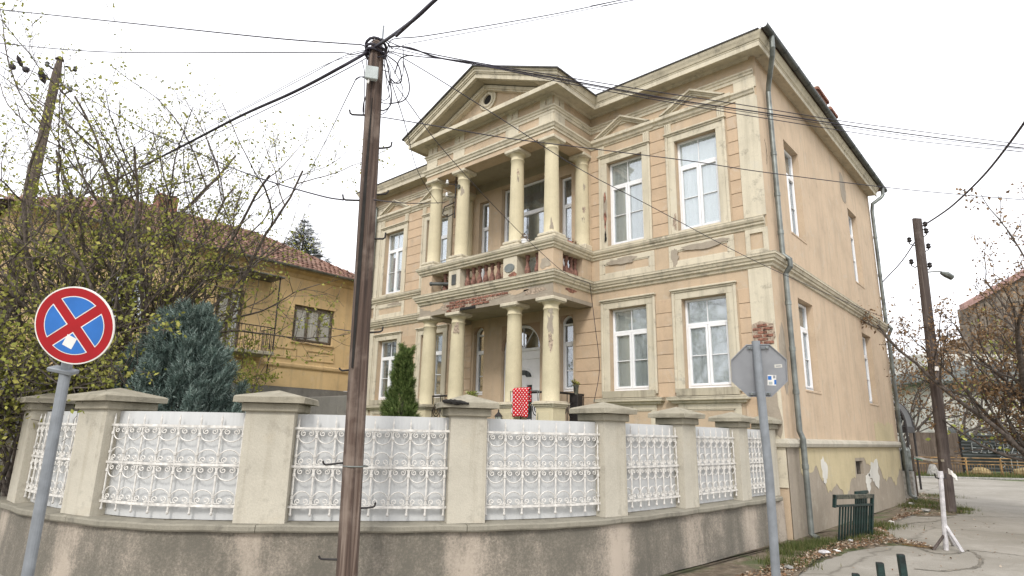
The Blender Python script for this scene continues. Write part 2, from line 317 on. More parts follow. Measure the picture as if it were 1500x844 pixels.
# ------------------------------------------------------------------ mesh helpers
class MB:
    def __init__(s): s.v = []; s.f = []; s.uv = None
    def add(s, vs, fs):
        o = len(s.v); s.v += [tuple(map(float, p)) for p in vs]; s.f += [tuple(o+i for i in q) for q in fs]; return s
    def box(s, a, b, mf=None):
        (x0, y0, z0), (x1, y1, z1) = a, b
        P = [(x0, y0, z0), (x1, y0, z0), (x1, y1, z0), (x0, y1, z0), (x0, y0, z1), (x1, y0, z1), (x1, y1, z1), (x0, y1, z1)]
        if mf: P = [mf(*p) for p in P]
        return s.add(P, [(0, 3, 2, 1), (4, 5, 6, 7), (0, 1, 5, 4), (1, 2, 6, 5), (2, 3, 7, 6), (3, 0, 4, 7)])
    def bbox(s, a, b, c=.01, mf=None):
        """box with chamfered edges"""
        a = np.array(a, float); b = np.array(b, float); c = min(c, *(abs(b-a)*.45))
        V = []; idx = {}
        for i in range(8):
            sg = [(i >> k) & 1 for k in range(3)]
            for ax in range(3):
                p = [0, 0, 0]
                for k in range(3):
                    q = b[k] if sg[k] else a[k]
                    if k != ax: q += (-c if sg[k] else c)
                    p[k] = q
                idx[(i, ax)] = len(V); V.append(mf(*p) if mf else tuple(p))
        F = []
        for ax in range(3):
            o1, o2 = [k for k in range(3) if k != ax]
            for s0 in (0, 1):
                q = []
                for (u, w) in ((0, 0), (1, 0), (1, 1), (0, 1)):
                    q.append(idx[((s0 << ax) | (u << o1) | (w << o2), ax)])
                F.append(tuple(q if (s0 ^ (ax == 1)) else q[::-1]))
            for (u, w) in ((0, 0), (1, 0), (1, 1), (0, 1)):
                i0 = (u << o1) | (w << o2); i1 = i0 | (1 << ax)
                F.append((idx[(i0, o1)], idx[(i1, o1)], idx[(i1, o2)], idx[(i0, o2)]))
        for i in range(8): F.append((idx[(i, 0)], idx[(i, 1)], idx[(i, 2)]))
        return s.add(V, F)
    def tube(s, pts, r, n=6, cap=True):
        pts = np.array(pts, float); m = len(pts)
        if np.isscalar(r): r = [r]*m
        T = np.gradient(pts, axis=0); T /= (np.linalg.norm(T, axis=1)[:, None]+1e-9)
        up = np.array([0, 0, 1.]) if abs(T[0][2]) < .9 else np.array([1., 0, 0])
        N = np.cross(T[0], up); N /= np.linalg.norm(N)
        V = []
        for i in range(m):
            N = N-T[i]*(N@T[i]); N /= (np.linalg.norm(N)+1e-9); B = np.cross(T[i], N)
            for k in range(n):
                a = 2*PI*k/n; V.append(pts[i]+r[i]*(math.cos(a)*N+math.sin(a)*B))
        F = [(i*n+k, i*n+(k+1) % n, (i+1)*n+(k+1) % n, (i+1)*n+k) for i in range(m-1) for k in range(n)]
        if cap: F += [tuple(range(n))[::-1], tuple((m-1)*n+k for k in range(n))]
        return s.add(V, F)
    def lathe(s, prof, c=(0, 0, 0), n=20):
        V = [(c[0]+r*math.cos(2*PI*k/n), c[1]+r*math.sin(2*PI*k/n), c[2]+z) for r, z in prof for k in range(n)]
        m = len(prof)
        F = [(i*n+k, i*n+(k+1) % n, (i+1)*n+(k+1) % n, (i+1)*n+k) for i in range(m-1) for k in range(n)]
        F += [tuple(range(n))[::-1], tuple((m-1)*n+k for k in range(n))]
        return s.add(V, F)
    def prism(s, poly, a, b, mf):
        """poly in (u,z), extruded d from a to b; mf(u,d,z)"""
        n = len(poly); V = [mf(u, a, z) for u, z in poly]+[mf(u, b, z) for u, z in poly]
        F = [tuple(range(n)), tuple(range(2*n-1, n-1, -1))]+[(i, (i+1) % n, n+(i+1) % n, n+i) for i in range(n)]
        return s.add(V, F)
    def sweep(s, path, prof, closed_prof=True):
        """path of plan points; profile (outward offset, z); outward is to the right of travel; mitred"""
        P = np.array(path, float); n = len(P); D = np.diff(P, axis=0); D /= np.linalg.norm(D, axis=1)[:, None]
        R = np.stack([D[:, 1], -D[:, 0]], 1); off = []
        for i in range(n):
            if i == 0: off.append(R[0])
            elif i == n-1: off.append(R[-1])
            else:
                b = R[i-1]+R[i]; off.append(b/max(.2, (b@R[i])))
        m = len(prof); V = [(P[i][0]+off[i][0]*o, P[i][1]+off[i][1]*o, z) for i in range(n) for o, z in prof]
        kk = m if closed_prof else m-1
        F = [(i*m+k, i*m+(k+1) % m, (i+1)*m+(k+1) % m, (i+1)*m+k) for i in range(n-1) for k in range(kk)]
        if closed_prof: F += [tuple(range(m)), tuple((n-1)*m+k for k in range(m))[::-1]]
        return s.add(V, F)
    def build(s, name, mat, parent=None, smooth=False, label=None, kind=None):
        me = bpy.data.meshes.new(name); me.from_pydata(s.v, [], s.f); me.materials.append(mat if not isinstance(mat, str) else MT[mat])
        if smooth: me.polygons.foreach_set('use_smooth', [True]*len(me.polygons))
        o = bpy.data.objects.new(name, me); C.objects.link(o)
        if parent is not None: o.parent = parent
        if label: o['label'] = label
        if kind: o['kind'] = kind
        return o
def rawmesh(name, V, F, mat, parent=None, smooth=False):
    """fast path: V (n,3) array, F (m,4) or (m,3) int array"""
    V = np.asarray(V, np.float32); F = np.asarray(F, np.int32); k = F.shape[1]
    me = bpy.data.meshes.new(name); me.vertices.add(len(V)); me.vertices.foreach_set('co', V.ravel())
    me.loops.add(F.size); me.loops.foreach_set('vertex_index', F.ravel())
    me.polygons.add(len(F)); me.polygons.foreach_set('loop_start', np.arange(0, F.size, k, dtype=np.int32))
    me.update(calc_edges=True); me.materials.append(MT[mat])
    if smooth: me.polygons.foreach_set('use_smooth', [True]*len(F))
    o = bpy.data.objects.new(name, me); C.objects.link(o)
    if parent is not None: o.parent = parent
    return o
def tag(o, label, cat, group=None):
    o['label'] = label; o['category'] = cat
    if group: o['group'] = group
    return o
def empty(name, loc=(0, 0, 0)):
    o = bpy.data.objects.new(name, None); C.objects.link(o); o.location = loc; o.empty_display_size = .2; return o
def dupo(src, parent, loc=None, rot=None, scale=None, name=None):
    c = src.copy(); C.objects.link(c); c.parent = parent
    if loc is not None: c.location = loc
    if rot is not None: c.rotation_euler = rot
    if scale is not None: c.scale = scale
    return c
def crom(P, k=8):
    P = np.array(P, float); Q = np.vstack([2*P[0]-P[1], P, 2*P[-1]-P[-2]]); o = []
    for i in range(1, len(Q)-2):
        for t in np.linspace(0, 1, k, endpoint=False):
            a, b, c, d = Q[i-1], Q[i], Q[i+1], Q[i+2]
            o.append(.5*((2*b)+(-a+c)*t+(2*a-5*b+4*c-d)*t*t+(-a+3*b-3*c+d)*t**3))
    o.append(P[-1]); return np.array(o)

# ------------------------------------------------------------------ the ground
b = MB(); b.add([(-900, -900, -.02), (900, -900, -.02), (900, 900, -.02), (-900, 900, -.02)], [(0, 1, 2, 3)])
g = b.build('ground', 'lawn'); g['kind'] = 'structure'; g['label'] = 'rough ground beyond the streets'
b = MB(); N_ = 40
b.add([(-40, -40, 0), (60, -40, 0), (60, 31.5, 0), (-40, 31.5, 0)], [(0, 1, 2, 3)])
g = b.build('street', 'street'); g['kind'] = 'structure'; g['label'] = 'pale worn concrete street wrapping the corner'
def patch(name, poly, z, mat, label, amp=.05, thick=.03):
    """irregular flat patch with a ragged rim that dies into the ground"""
    P = np.array(poly, float); Q = []
    for i in range(len(P)):
        a, c = P[i], P[(i+1) % len(P)]; m = max(2, int(np.linalg.norm(c-a)/.12))
        for t in range(m): Q.append(a+(c-a)*t/m+rng.normal(0, amp, 2)*(.6 if t else .2))
    Q = np.array(Q); cen = Q.mean(0); n = len(Q)
    V = [(*p, z) for p in Q]+[(*(cen+(p-cen)*.93), z+thick) for p in Q]+[(*(cen+(p-cen)*.5), z+thick*1.4) for p in Q]+[(*cen, z+thick*1.5)]
    F = [(i, (i+1) % n, n+(i+1) % n, n+i) for i in range(n)]+[(n+i, n+(i+1) % n, 2*n+(i+1) % n, 2*n+i) for i in range(n)]+[(2*n+i, 2*n+(i+1) % n, 3*n) for i in range(n)]
    o = MB().add(V, F).build(name, mat, smooth=True); o['kind'] = 'structure'; o['label'] = label; return o
vp = [G(*q)[:2] for q in [(1166, 843), (1197, 825), (1248, 808), (1290, 801), (1318, 799), (1369, 806), (1355, 799), (1313, 792), (1297, 780), (1300, 770), (1313, 757)]]
verge_poly = [(.45, -6.2), (.75, -5.0), (1.1, -3.6)]+[tuple(p) for p in vp]+[(.9, 9.0), (-.1, 11.5), (-.3, 0), (-.4, -3.0), (-.3, -6.2)]
patch('verge', verge_poly, .004, 'dirt', 'strip of dirt, dry leaves and rubble along the house foot', .05, .025)
vq = [tuple(G(*q)[:2]) for q in [(1318, 752), (1345, 757), (1383, 757), (1414, 752), (1402, 745), (1385, 728), (1350, 722), (1328, 724)]]
patch('verge', vq, .008, 'dirt', 'grassy dirt patch round the foot of the far dark pole', .05, .02)
vr = [tuple(G(*q)[:2]) for q in [(1345, 806), (1372, 812), (1400, 812), (1416, 808), (1440, 826), (1428, 836), (1418, 818), (1405, 806), (1385, 800)]]
def seam(pts, w, lab, seed):
    r = np.random.default_rng(seed); P = crom([G(*q) for q in pts], 14); P = P+r.normal(0, .012, P.shape)*[1, 1, 0]; T = np.gradient(P, axis=0); T /= np.linalg.norm(T, axis=1)[:, None]; Nn = np.stack([-T[:, 1], T[:, 0], T[:, 2]*0], 1)
    ww = (w*(.35+r.random(len(P))*.9))[:, None]; z = np.array([0, 0, .006]); V = np.stack([P-Nn*ww+z, P+Nn*ww+z], 1).reshape(-1, 3)
    o = MB().add(V, [(2*i, 2*i+2, 2*i+3, 2*i+1) for i in range(len(P)-1)]).build('pavement_seam', 'seamm'); o['kind'] = 'structure'; o['label'] = lab; return o
MT['seamm'] = plain('dirty_seam', (.19, .17, .135), 1, var=.4, scale=9, bump=.6)
seam([(1345, 803), (1372, 811), (1400, 811), (1418, 807), (1434, 815), (1436, 826), (1428, 832), (1410, 834), (1380, 837), (1340, 834)], .035, 'dirty ragged seam round the white post', 1)
seam([(1418, 806), (1440, 808), (1470, 811), (1500, 815), (1540, 820)], .016, 'paving joint running right from the white post', 2)
seam([(1395, 755), (1420, 757), (1450, 757), (1500, 759), (1560, 762)], .02, 'paving joint right of the far dark pole', 3)
seam([(1322, 770), (1340, 766), (1370, 764), (1395, 757)], .04, 'paving joint left of the far dark pole', 4)
# garden behind the boundary wall is set in later (garden_ground)

# ------------------------------------------------------------------ the villa
XL, BK = -14.5, 11.1
PX0, PX1, PY = -9.52, -4.58, -1.684      # portico entablature faces
PC = (PX0+PX1)/2
villa = empty('villa', (-7, 0, 0)); villa.location = (0, 0, 0)
tag(villa, 'old peach and cream two storey villa with columned portico and pediment', 'house')
mf_front = lambda u, d, z: (u, d, z)
mf_side = lambda u, d, z: (-d, u, z)
mf_left = lambda u, d, z: (XL+d, u, z)
mf_back = lambda u, d, z: (u, BK-d, z)

def wall_panel(name, mat, mf, u0, u1, z0, z1, ops, d0=0.0, th=.36, parent=villa, label=None):
    us = sorted({u0, u1, *[o[0] for o in ops], *[o[1] for o in ops]}); zs = sorted({z0, z1, *[o[2] for o in ops], *[o[3] for o in ops]})
    b = MB()
    def inside(u, z): return any(o[0] < u < o[1] and o[2] < z < o[3] for o in ops)
    for i in range(len(us)-1):
        for j in range(len(zs)-1):
            if inside((us[i]+us[i+1])/2, (zs[j]+zs[j+1])/2): continue
            for d, flip in ((d0, 0), (d0+th, 1)):
                q = [mf(us[i], d, zs[j]), mf(us[i+1], d, zs[j]), mf(us[i+1], d, zs[j+1]), mf(us[i], d, zs[j+1])]
                b.add(q if not flip else q[::-1], [(0, 1, 2, 3)])
    for (a, c, e, f) in ops:
        for (p, q) in (((a, e), (a, f)), ((a, f), (c, f)), ((c, f), (c, e)), ((c, e), (a, e))):
            b.add([mf(p[0], d0, p[1]), mf(q[0], d0, q[1]), mf(q[0], d0+th, q[1]), mf(p[0], d0+th, p[1])], [(0, 1, 2, 3)])
    return b.build(name, mat, parent, label=label)

Z0, ZT = -.1, 10.7
w_g, zg0, zg1, zu0, zu1 = .535, 3.01, 5.07, 6.75, 9.11
RW = [-3.53, -1.546]; LW = [-10.85, -13.19]
ops = [(x-w_g, x+w_g, zg0, zg1) for x in RW+LW]+[(x-w_g, x+w_g, zu0, zu1) for x in RW+LW]
aw = [(-5.63, -5.20), (-8.92, -8.49)]                       # narrow arched windows on the porch
ops += [(a, c, 3.03, 5.08) for a, c in aw]
door = (PC-.72, PC+.72, 1.6, 5.0); ops.append(door)
uw = [(-5.66, -5.24), (-8.86, -8.44)]
ops += [(a, c, 6.0, 9.13) for a, c in uw]
udoor = (PC-.86, PC+.86, 5.9, 9.35); ops.append(udoor)
wall_panel('front_wall', 'peach', mf_front, XL, 0, Z0, ZT, ops)
sops = [(1.65, 2.78, 3.03, 5.14), (7.65, 8.78, 3.03, 5.14), (1.65, 2.78, 6.75, 9.16), (7.65, 8.78, 6.75, 9.16), (5.25, 6.0, 1.08, 1.42)]
wall_panel('side_wall', 'side', mf_side, .36, BK, 1.80, ZT, [s for s in sops if s[2] > 1.8])
wall_panel('side_plinth', 'greyplaster', mf_side, .0, BK, Z0, 1.78, [sops[-1]], d0=-.012)
b = MB(); b.box((0, 1.79, 0), (0, 0, 0)); 
wall_panel('left_wall', 'side', mf_left, .36, BK, Z0, ZT, [])
wall_panel('rear_wall', 'side', mf_back, XL+.36, -.36, Z0, ZT, [])
# return of the front wall end (corner strip) on the side face
MB().box((-.34, .004, 1.8), (.0, .36, ZT-.02)).build('corner_strip', 'side', villa)
# rusty grille in cellar vent
v = MB(); v.box((5.25, .16, 1.08), (6.0, .2, 1.42), mf_side).build('vent_back', 'gap', villa)
for k in range(5):
    MB().tube([mf_side(5.35+k*.13, .05, 1.08), mf_side(5.35+k*.13, .05, 1.42)], .01, 5).build('vent_bar', 'iron', villa)

# plaster patches and cracks on the side wall, thin proud skins with ragged outlines
def ragged(mf, u, z, ru, rz, d, name, mat, n=26, amp=.28, seed=0, th=.008, parent=villa):
    r = np.random.default_rng(seed); a = np.linspace(0, 2*PI, n, endpoint=False)
    k = 1+r.normal(0, amp*.5, n)+amp*.6*np.sin(a*3+seed)
    poly = [(u+ru*k[i]*math.cos(a[i]), z+rz*k[i]*math.sin(a[i])) for i in range(n)]
    return MB().prism(poly, d+.002, d-th, mf).build(name, mat, parent)
ragged(mf_side, 7.3, 9.7, .32, .5, 0, 'bare_plaster_patch', 'greyplaster', seed=3, amp=.12)
for (u, z, ru, rz, sd_, m_) in [(7.2, 1.05, .55, .36, 5, 'bgwhite'), (6.35, .85, .28, .22, 6, 'bgwhite'), (2.4, 1.25, .22, .3, 7, 'bgwhite')]:
    ragged(mf_side, u, z, ru, rz, -.020, 'whitewash_patch', m_, seed=sd_, amp=.3, th=.004)
# pale yellow distempered upper band of the plinth, ragged lower edge
r_ = np.random.default_rng(5); ub = np.arange(.75, BK-.1, .12)
low = 1.05+.28*np.sin(ub*1.1+.6)+.12*np.sin(ub*4.3)+r_.normal(0, .05, len(ub))
low = np.where((ub > 5.1) & (ub < 6.15), 1.50, low)
poly = [(ub[0], 1.775)]+[(u, z) for u, z in zip(ub, low)]+[(ub[-1], 1.775)]
MT['paleband'] = stucco('pale_yellow_distemper', (.53, .45, .28), (.50, .46, .34), (.38, .32, .22), .4, .4, .2)
MB().prism(poly, -.010, -.018, mf_side).build('painted_plinth_band', 'paleband', villa)
# crack lines
def crack(mf, pts, w, name='crack', seed=1):
    r = np.random.default_rng(seed); P = crom(np.array(pts), 6); P = P+r.normal(0, .012, P.shape)
    ww = w*(.4+r.random(len(P)))
    L = [(p[0]-q, p[1]) for p, q in zip(P, ww)]; R_ = [(p[0]+q, p[1]) for p, q in zip(P, ww)]
    b = MB()
    for i in range(len(P)-1):
        b.add([mf(*L[i][:1], -.003, L[i][1]), mf(*R_[i][:1], -.003, R_[i][1]), mf(*R_[i+1][:1], -.003, R_[i+1][1]), mf(*L[i+1][:1], -.003, L[i+1][1])], [(0, 1, 2, 3)])
    return b.build(name, 'gap', villa)
crack(mf_side, [(.95, 4.05), (1.05, 3.6), (.98, 3.1), (1.05, 2.6), (1.0, 2.0)], .012)
crack(mf_side, [(7.6, 10.0), (7.62, 9.6), (7.55, 9.3)], .012, seed=4)
crack(mf_side, [(.28, 8.6), (.34, 8.3), (.30, 8.0)], .012, seed=6)
crack(mf_front, [(-.12, 8.2), (-.07, 8.0), (-.09, 7.85)], .010, seed=7)

# rounded plinth roll on the side and round the corner
prof = [(.0, 1.76), (.09, 1.78), (.115, 1.85), (.09, 1.92), (.0, 1.95)]
MB().sweep([(-.6, 0), (0, 0), (0, BK+.0)], prof).build('plinth_moulding', 'pillar', villa)
r9 = np.random.default_rng(9); uu = np.arange(7.9, 10.6, .15); MB().prism([(7.9, 1.96)]+[(u, 2.48+.04*r9.normal()) for u in uu]+[(10.6, 1.96)], .001, -.005, mf_side).build('repainted_patch', 'paleband', villa)
# moulding profiles
EAVE = [(0, 10.575), (.03, 10.58), (.05, 10.62), (.08, 10.635), (.42, 10.60), (.42, 10.54), (.45, 10.54), (.45, 10.66), (0, 10.665)]
CYMA = [(0, 10.66), (.46, 10.661), (.46, 10.69), (.48, 10.70), (.50, 10.75), (.53, 10.80), (.545, 10.835), (.545, 10.87), (0, 10.90)]
outline = [(XL, BK), (XL, 0), (PX0, 0), (PX0, PY), (PX1, PY), (PX1, 0), (0, 0), (0, BK)]
eoutl = [(XL, BK), (XL, 0), (PX0, 0), (PX0, PY), (PX1, PY), (PX1, 0), (-.17, 0), (-.17, BK)]
MB().sweep(eoutl, EAVE).build('eaves_corona', 'cream', villa)
MB().sweep(eoutl[:4], CYMA).build('eaves_cyma', 'cornice', villa); MB().sweep(eoutl[4:], CYMA).build('eaves_cyma', 'cornice', villa)
SC = [(0, 5.53), (.04, 5.55), (.05, 5.60), (.10, 5.63), (.10, 5.68), (.13, 5.69), (.15, 5.755), (.17, 5.76), (.17, 5.80), (0, 5.83)]
MB().sweep(outline, SC).build('string_course', 'cornice', villa)
MB().sweep([(XL, BK), (XL, 0), (PX0, 0), (PX0, PY), (PX1, PY), (PX1, 0), (0, 0), (0, BK)], [(.002, 5.803), (.172, 5.803), (.172, 5.822), (.002, 5.842)]).build('string_course_weathering', 'ledge', villa)
fl = [(XL, 0), (PX0, 0), (PX0, PY), (PX1, PY), (PX1, 0), (-.04, 0)]
SB = [(0, 6.42), (.03, 6.43), (.04, 6.47), (.08, 6.50), (.08, 6.545), (.11, 6.56), (.135, 6.61), (.135, 6.645), (0, 6.66)]
MB().sweep(fl, SB).build('sill_course', 'cornice', villa)
MB().sweep(fl, [(.002, 6.635), (.137, 6.648), (.137, 6.66), (.002, 6.69)]).build('sill_course_weathering', 'ledge', villa)
L1 = [(0, 9.60), (.03, 9.605), (.03, 9.67), (.06, 9.68), (.08, 9.73), (.11, 9.76), (.11, 9.80), (0, 9.83)]
MB().sweep(fl, L1).build('lintel_course', 'cream', villa)
L2 = [(0, 10.08), (.03, 10.085), (.03, 10.16), (.055, 10.17), (.055, 10.215), (.09, 10.24), (.09, 10.275), (0, 10.29)]
MB().sweep(fl, L2).build('frieze_moulding', 'cream', villa)
# corner pilasters with small recessed pedestals
for (x0, x1) in ((-.485, -.003), (XL+.003, XL+.485)):
    nm = 'corner_pilaster'
    b = MB(); b.box((x0, -.035, 6.70), (x1, .0, 9.60)); b.box((x0-.03, -.03, 9.83), (x1+.0, 0, 10.08)); b.box((x0, -.035, 1.9), (x1, 0, 5.53)); b.build(nm, 'cream', villa)
    b = MB()
    for q in ((x0, 5.84, x1, 5.95), (x0, 6.32, x1, 6.42), (x0, 5.95, x0+.1, 6.32), (x1-.1, 5.95, x1, 6.32)): b.box((q[0], -.04, q[1]), (q[2], 0, q[3]))
    b.build('pilaster_pedestal_frame', 'cream', villa)
    MB().box((x0+.0, -.03, 1.0), (x1, 0, 1.9)).build('pilaster_foot', 'cream', villa)

# rusticated blocks, each its own piece
bm_cache = {}
def stone(x0, x1, z0, z1, mat='block'):
    w, h = round(x1-x0, 3), round(z1-z0, 3); k = (w, h, mat)
    if k not in bm_cache:
        o = MB().bbox((0, -.016, 0), (w, .0, h), .006).build('stone_block', mat, villa); bm_cache[k] = o
    else: o = dupo(bm_cache[k], villa)
    o.location = (x0, -.001+random.uniform(-.004, .0), z0)
def block_column(x0, x1, z0, z1, h=.32, mat='block'):
    n = max(1, round((z1-z0)/h)); hh = (z1-z0)/n
    for k in range(n): stone(x0, x1, z0+k*hh+.0055, z0+(k+1)*hh-.0055, mat)
cas = w_g+.235
cols_g = [(-.74, -.49), (RW[0]+cas+.01, RW[1]-cas-.01), (-5.12, RW[0]-cas-.01), (-9.5, -9.0), (PX0-.25+.2, -9.53), (LW[1]+cas+.01, LW[0]-cas-.01), (XL+.49, LW[1]-cas-.01)]
for a, c in cols_g:
    if c-a > .1: block_column(a, c, 2.82 if a > -4.5 or a < -9.6 else 2.2, 5.12 if a > -4.5 or a < -9.6 else 5.2, .318, 'block')
block_column(LW[0]+cas+.01, -9.53, 2.82, 5.12, .318)
for a, c in [(-.74, -.49), (RW[0]+cas+.01, RW[1]-cas-.01), (-4.57, RW[0]-cas-.01), (LW[0]+cas+.01, -9.53), (LW[1]+cas+.01, LW[0]-cas-.01), (XL+.49, LW[1]-cas-.01)]:
    if c-a > .08: block_column(a, c, 6.70, 9.58, .32)
MB().bbox((-.735, -.02, 1.0), (-.5, 0, 2.79)).build('stone_block', 'block', villa)

# framed panels below windows
def panel(x0, x1, z0, z1, t=.14, parent=villa):
    b = MB()
    for q in ((x0, z0, x1, z0+t), (x0, z1-t, x1, z1), (x0, z0+t, x0+t, z1-t), (x1-t, z0+t, x1, z1-t)): b.bbox((q[0], -.03, q[1]), (q[2], .0, q[3]), .006)
    for q in ((x0+t, z0+t, x1-t, z0+t+.025), (x0+t, z1-t-.025, x1-t, z1-t), (x0+t, z0+t, x0+t+.025, z1-t), (x1-t-.025, z0+t, x1-t, z1-t)): b.box((q[0], -.015, q[1]), (q[2], .0, q[3]))
    b.build('panel_frame', 'cream', parent)
for x in RW+LW:
    panel(x-.80, x+.80, 5.86, 6.40); panel(x-.72, x+.72, 1.75, 2.68)

MT['midcurtain'] = curtain_mat('mid_grey_curtain', (.50, .51, .50), (.57, .58, .565))
# windows
frame_cache = {}
def bar(b, mf, u0, u1, z0, z1, d0, d1): b.bbox((u0, d0, z0), (u1, d1, z1), .008, mf)
def window(mf, u0, u1, z0, z1, d, style='casement', split=.29, curtain='curtain', glass='glass', parent=villa, fr='white', arch=False, backs=.055):
    h = z1-z0; zt = z1-h*split; f = .055
    b = MB()
    bar(b, mf, u0, u0+f, z0, z1, d, d+.07); bar(b, mf, u1-f, u1, z0, z1, d, d+.07)
    bar(b, mf, u0+f, u1-f, z0, z0+f, d, d+.07); bar(b, mf, u0+f, u1-f, z1-f, z1, d, d+.07)
    bar(b, mf, u0+f, u1-f, zt-.035, zt+.035, d-.006, d+.07)
    win = b.build('window', fr, parent)
    def pane(a, c, e, g_): MB().box((a, d+.035, e), (c, d+.041, g_), mf).build('pane', glass, win)
    um = (u0+u1)/2
    if style == 'casement':
        pane(u0+f, um-.011, zt+.035, z1-f); pane(um+.011, u1-f, zt+.035, z1-f)
        b = MB(); bar(b, mf, um-.011, um+.011, zt+.035, z1-f, d+.015, d+.05); b.build('muntin', fr, win)
        for (a, c) in ((u0+f, um-.004), (um+.004, u1-f)):
            g_ = .055; e0, e1 = z0+f, zt-.035
            b = MB(); bar(b, mf, a, a+g_, e0, e1, d-.014, d+.05); bar(b, mf, c-g_, c, e0, e1, d-.014, d+.05); bar(b, mf, a+g_, c-g_, e0, e0+g_, d-.014, d+.05); bar(b, mf, a+g_, c-g_, e1-g_, e1, d-.014, d+.05)
            b.build('casement', fr, win); zm = (e0+e1)/2
            b = MB(); bar(b, mf, a+g_, c-g_, zm-.011, zm+.011, d+.005, d+.045); b.build('muntin', fr, win)
            pane(a+g_, c-g_, e0+g_, zm-.011); pane(a+g_, c-g_, zm+.011, e1-g_)
    else:
        pane(u0+f, u1-f, zt+.035, z1-f)
        g_ = .05; e0, e1 = z0+f, zt-.035; a, c = u0+f, u1-f
        b = MB(); bar(b, mf, a, a+g_, e0, e1, d-.014, d+.05); bar(b, mf, c-g_, c, e0, e1, d-.014, d+.05); bar(b, mf, a+g_, c-g_, e0, e0+g_, d-.014, d+.05); bar(b, mf, a+g_, c-g_, e1-g_, e1, d-.014, d+.05)
        b.build('casement', fr, win)
        if style == 'bar':
            zm = (e0+e1)/2-.1
            b = MB(); bar(b, mf, a+g_, c-g_, zm-.011, zm+.011, d+.005, d+.045); b.build('muntin', fr, win)
            pane(a+g_, c-g_, e0+g_, zm-.011); pane(a+g_, c-g_, zm+.011, e1-g_)
        else: pane(a+g_, c-g_, e0+g_, e1-g_)
    # pleated curtain behind the glass
    n = int((u1-u0)/.035); V = []; F = []
    for i in range(n+1):
        u = u0+(u1-u0)*i/n; dd = d+backs+.004*math.sin(i*1.9)+.004*math.sin(i*.7)
        V += [mf(u, dd, z0), mf(u, dd, z1)]
    F = [(2*i, 2*i+2, 2*i+3, 2*i+1) for i in range(n)]
    MB().add(V, F).build('curtain', curtain, win)
    return win
def surround(mf, u0, u1, z0, z1, ears=True):
    """stepped casing round an opening, with a head moulding"""
    b = MB(); W1, W2 = .17, .235
    for s_ in (-1, 1):
        e = u0 if s_ < 0 else u1
        lo, hi = sorted((e, e+s_*W1)); b.bbox((lo, -.035, z0-.1), (hi, .0, z1+.0), .006, mf)
        lo, hi = sorted((e+s_*W1, e+s_*W2)); b.bbox((lo, -.06, z0-.1), (hi, .0, z1+.16), .012, mf)
    b.bbox((u0-W1, -.035, z1), (u1+W1, .0, z1+.16), .006, mf)
    b.bbox((u0-W2-.0, -.065, z1+.16), (u1+W2+.0, .0, z1+.20), .01, mf)
    b.bbox((u0-W2-.03, -.10, z1+.20), (u1+W2+.03, .0, z1+.245), .012, mf)
    return b.build('window_surround', 'cream', villa)
for x in RW+LW:
    window(mf_front, x-w_g, x+w_g, zg0, zg1, .15, curtain='midcurtain' if x in RW else 'greycurtain'); surround(mf_front, x-w_g, x+w_g, zg0, zg1)
    window(mf_front, x-w_g, x+w_g, zu0, zu1, .15, curtain='curtain' if x == RW[1] else 'midcurtain'); surround(mf_front, x-w_g, x+w_g, zu0, zu1-.02)
    # projecting sill ledge of the ground floor window
    b = MB(); b.sweep([(x-.80, .0), (x-.80, -.04), (x+.80, -.04), (x+.80, .0)], [(0, 2.66), (.05, 2.68), (.06, 2.72), (.13, 2.74), (.14, 2.79), (0, 2.80)]); b.box((x-.8, -.04, 2.66), (x+.8, 0, 2.80)); b.build('window_sill', 'cream', villa)
    b = MB(); b.sweep([(x-.80, .0), (x-.80, -.04), (x+.80, -.04), (x+.80, .0)], [(.0, 2.803), (.145, 2.793), (.145, 2.806), (0, 2.84)]); b.box((x-.72, -.10, 2.84), (x+.72, .14, 3.0)); b.build('window_ledge', 'ledge', villa)
    MB().bbox((x-w_g, -.03, zu0-.12), (x+w_g, .16, zu0), .006).build('window_ledge', 'cream', villa)
    # fluted consoles and pediment over the upper window
    for s_ in (-1, 1):
        b = MB(); u = x+s_*(w_g+.15)
        b.box((u-.085, -.05, 9.34), (u+.085, 0, 9.60))
        for k in range(3): b.bbox((u-.07+k*.05, -.072, 9.34), (u-.035+k*.05, -.05, 9.60), .006)
        b.build('console', 'cream', villa)
    hw = .86; za, zb = 9.85, 10.30
    for s_ in (-1, 1):
        b = MB()
        k = (zb-za)/hw; T = .135
        for (o0, o1, pr) in ((0, .05, .07), (.05, .085, .11), (.085, .135, .16)):
            def cz(o): return max(0.0, (zb-T+o-za)/k)
            p = [(x, zb-T+o0), (x+s_*cz(o0), za), (x+s_*cz(o1), za), (x, zb-T+o1)]
            b.prism(p, -pr, 0, mf_front)
        b.build('raking_moulding', 'cream', villa)
    b = MB(); b.sweep([(x-hw-.02, .0), (x-hw-.02, -.04), (x+hw+.02, -.04), (x+hw+.02, .0)], [(0, 9.64), (.03, 9.66), (.05, 9.72), (.10, 9.75), (.10, 9.83), (0, 9.845)]); b.box((x-hw, -.05, 9.64), (x+hw, 0, 9.845))
    b.build('pediment_base', 'cream', villa)
# pieces of the frieze: shallow panels
# side windows
for (a, c, e, f_) in sops[:4]:
    window(mf_side, a+.02, c-.02, e+.02, f_-.02, .15, backs=.06, curtain='greycurtain')
    MB().bbox((a-.02, -.015, e-.05), (c+.02, .3, e), .008, mf_side).build('window_sill', 'side', villa)

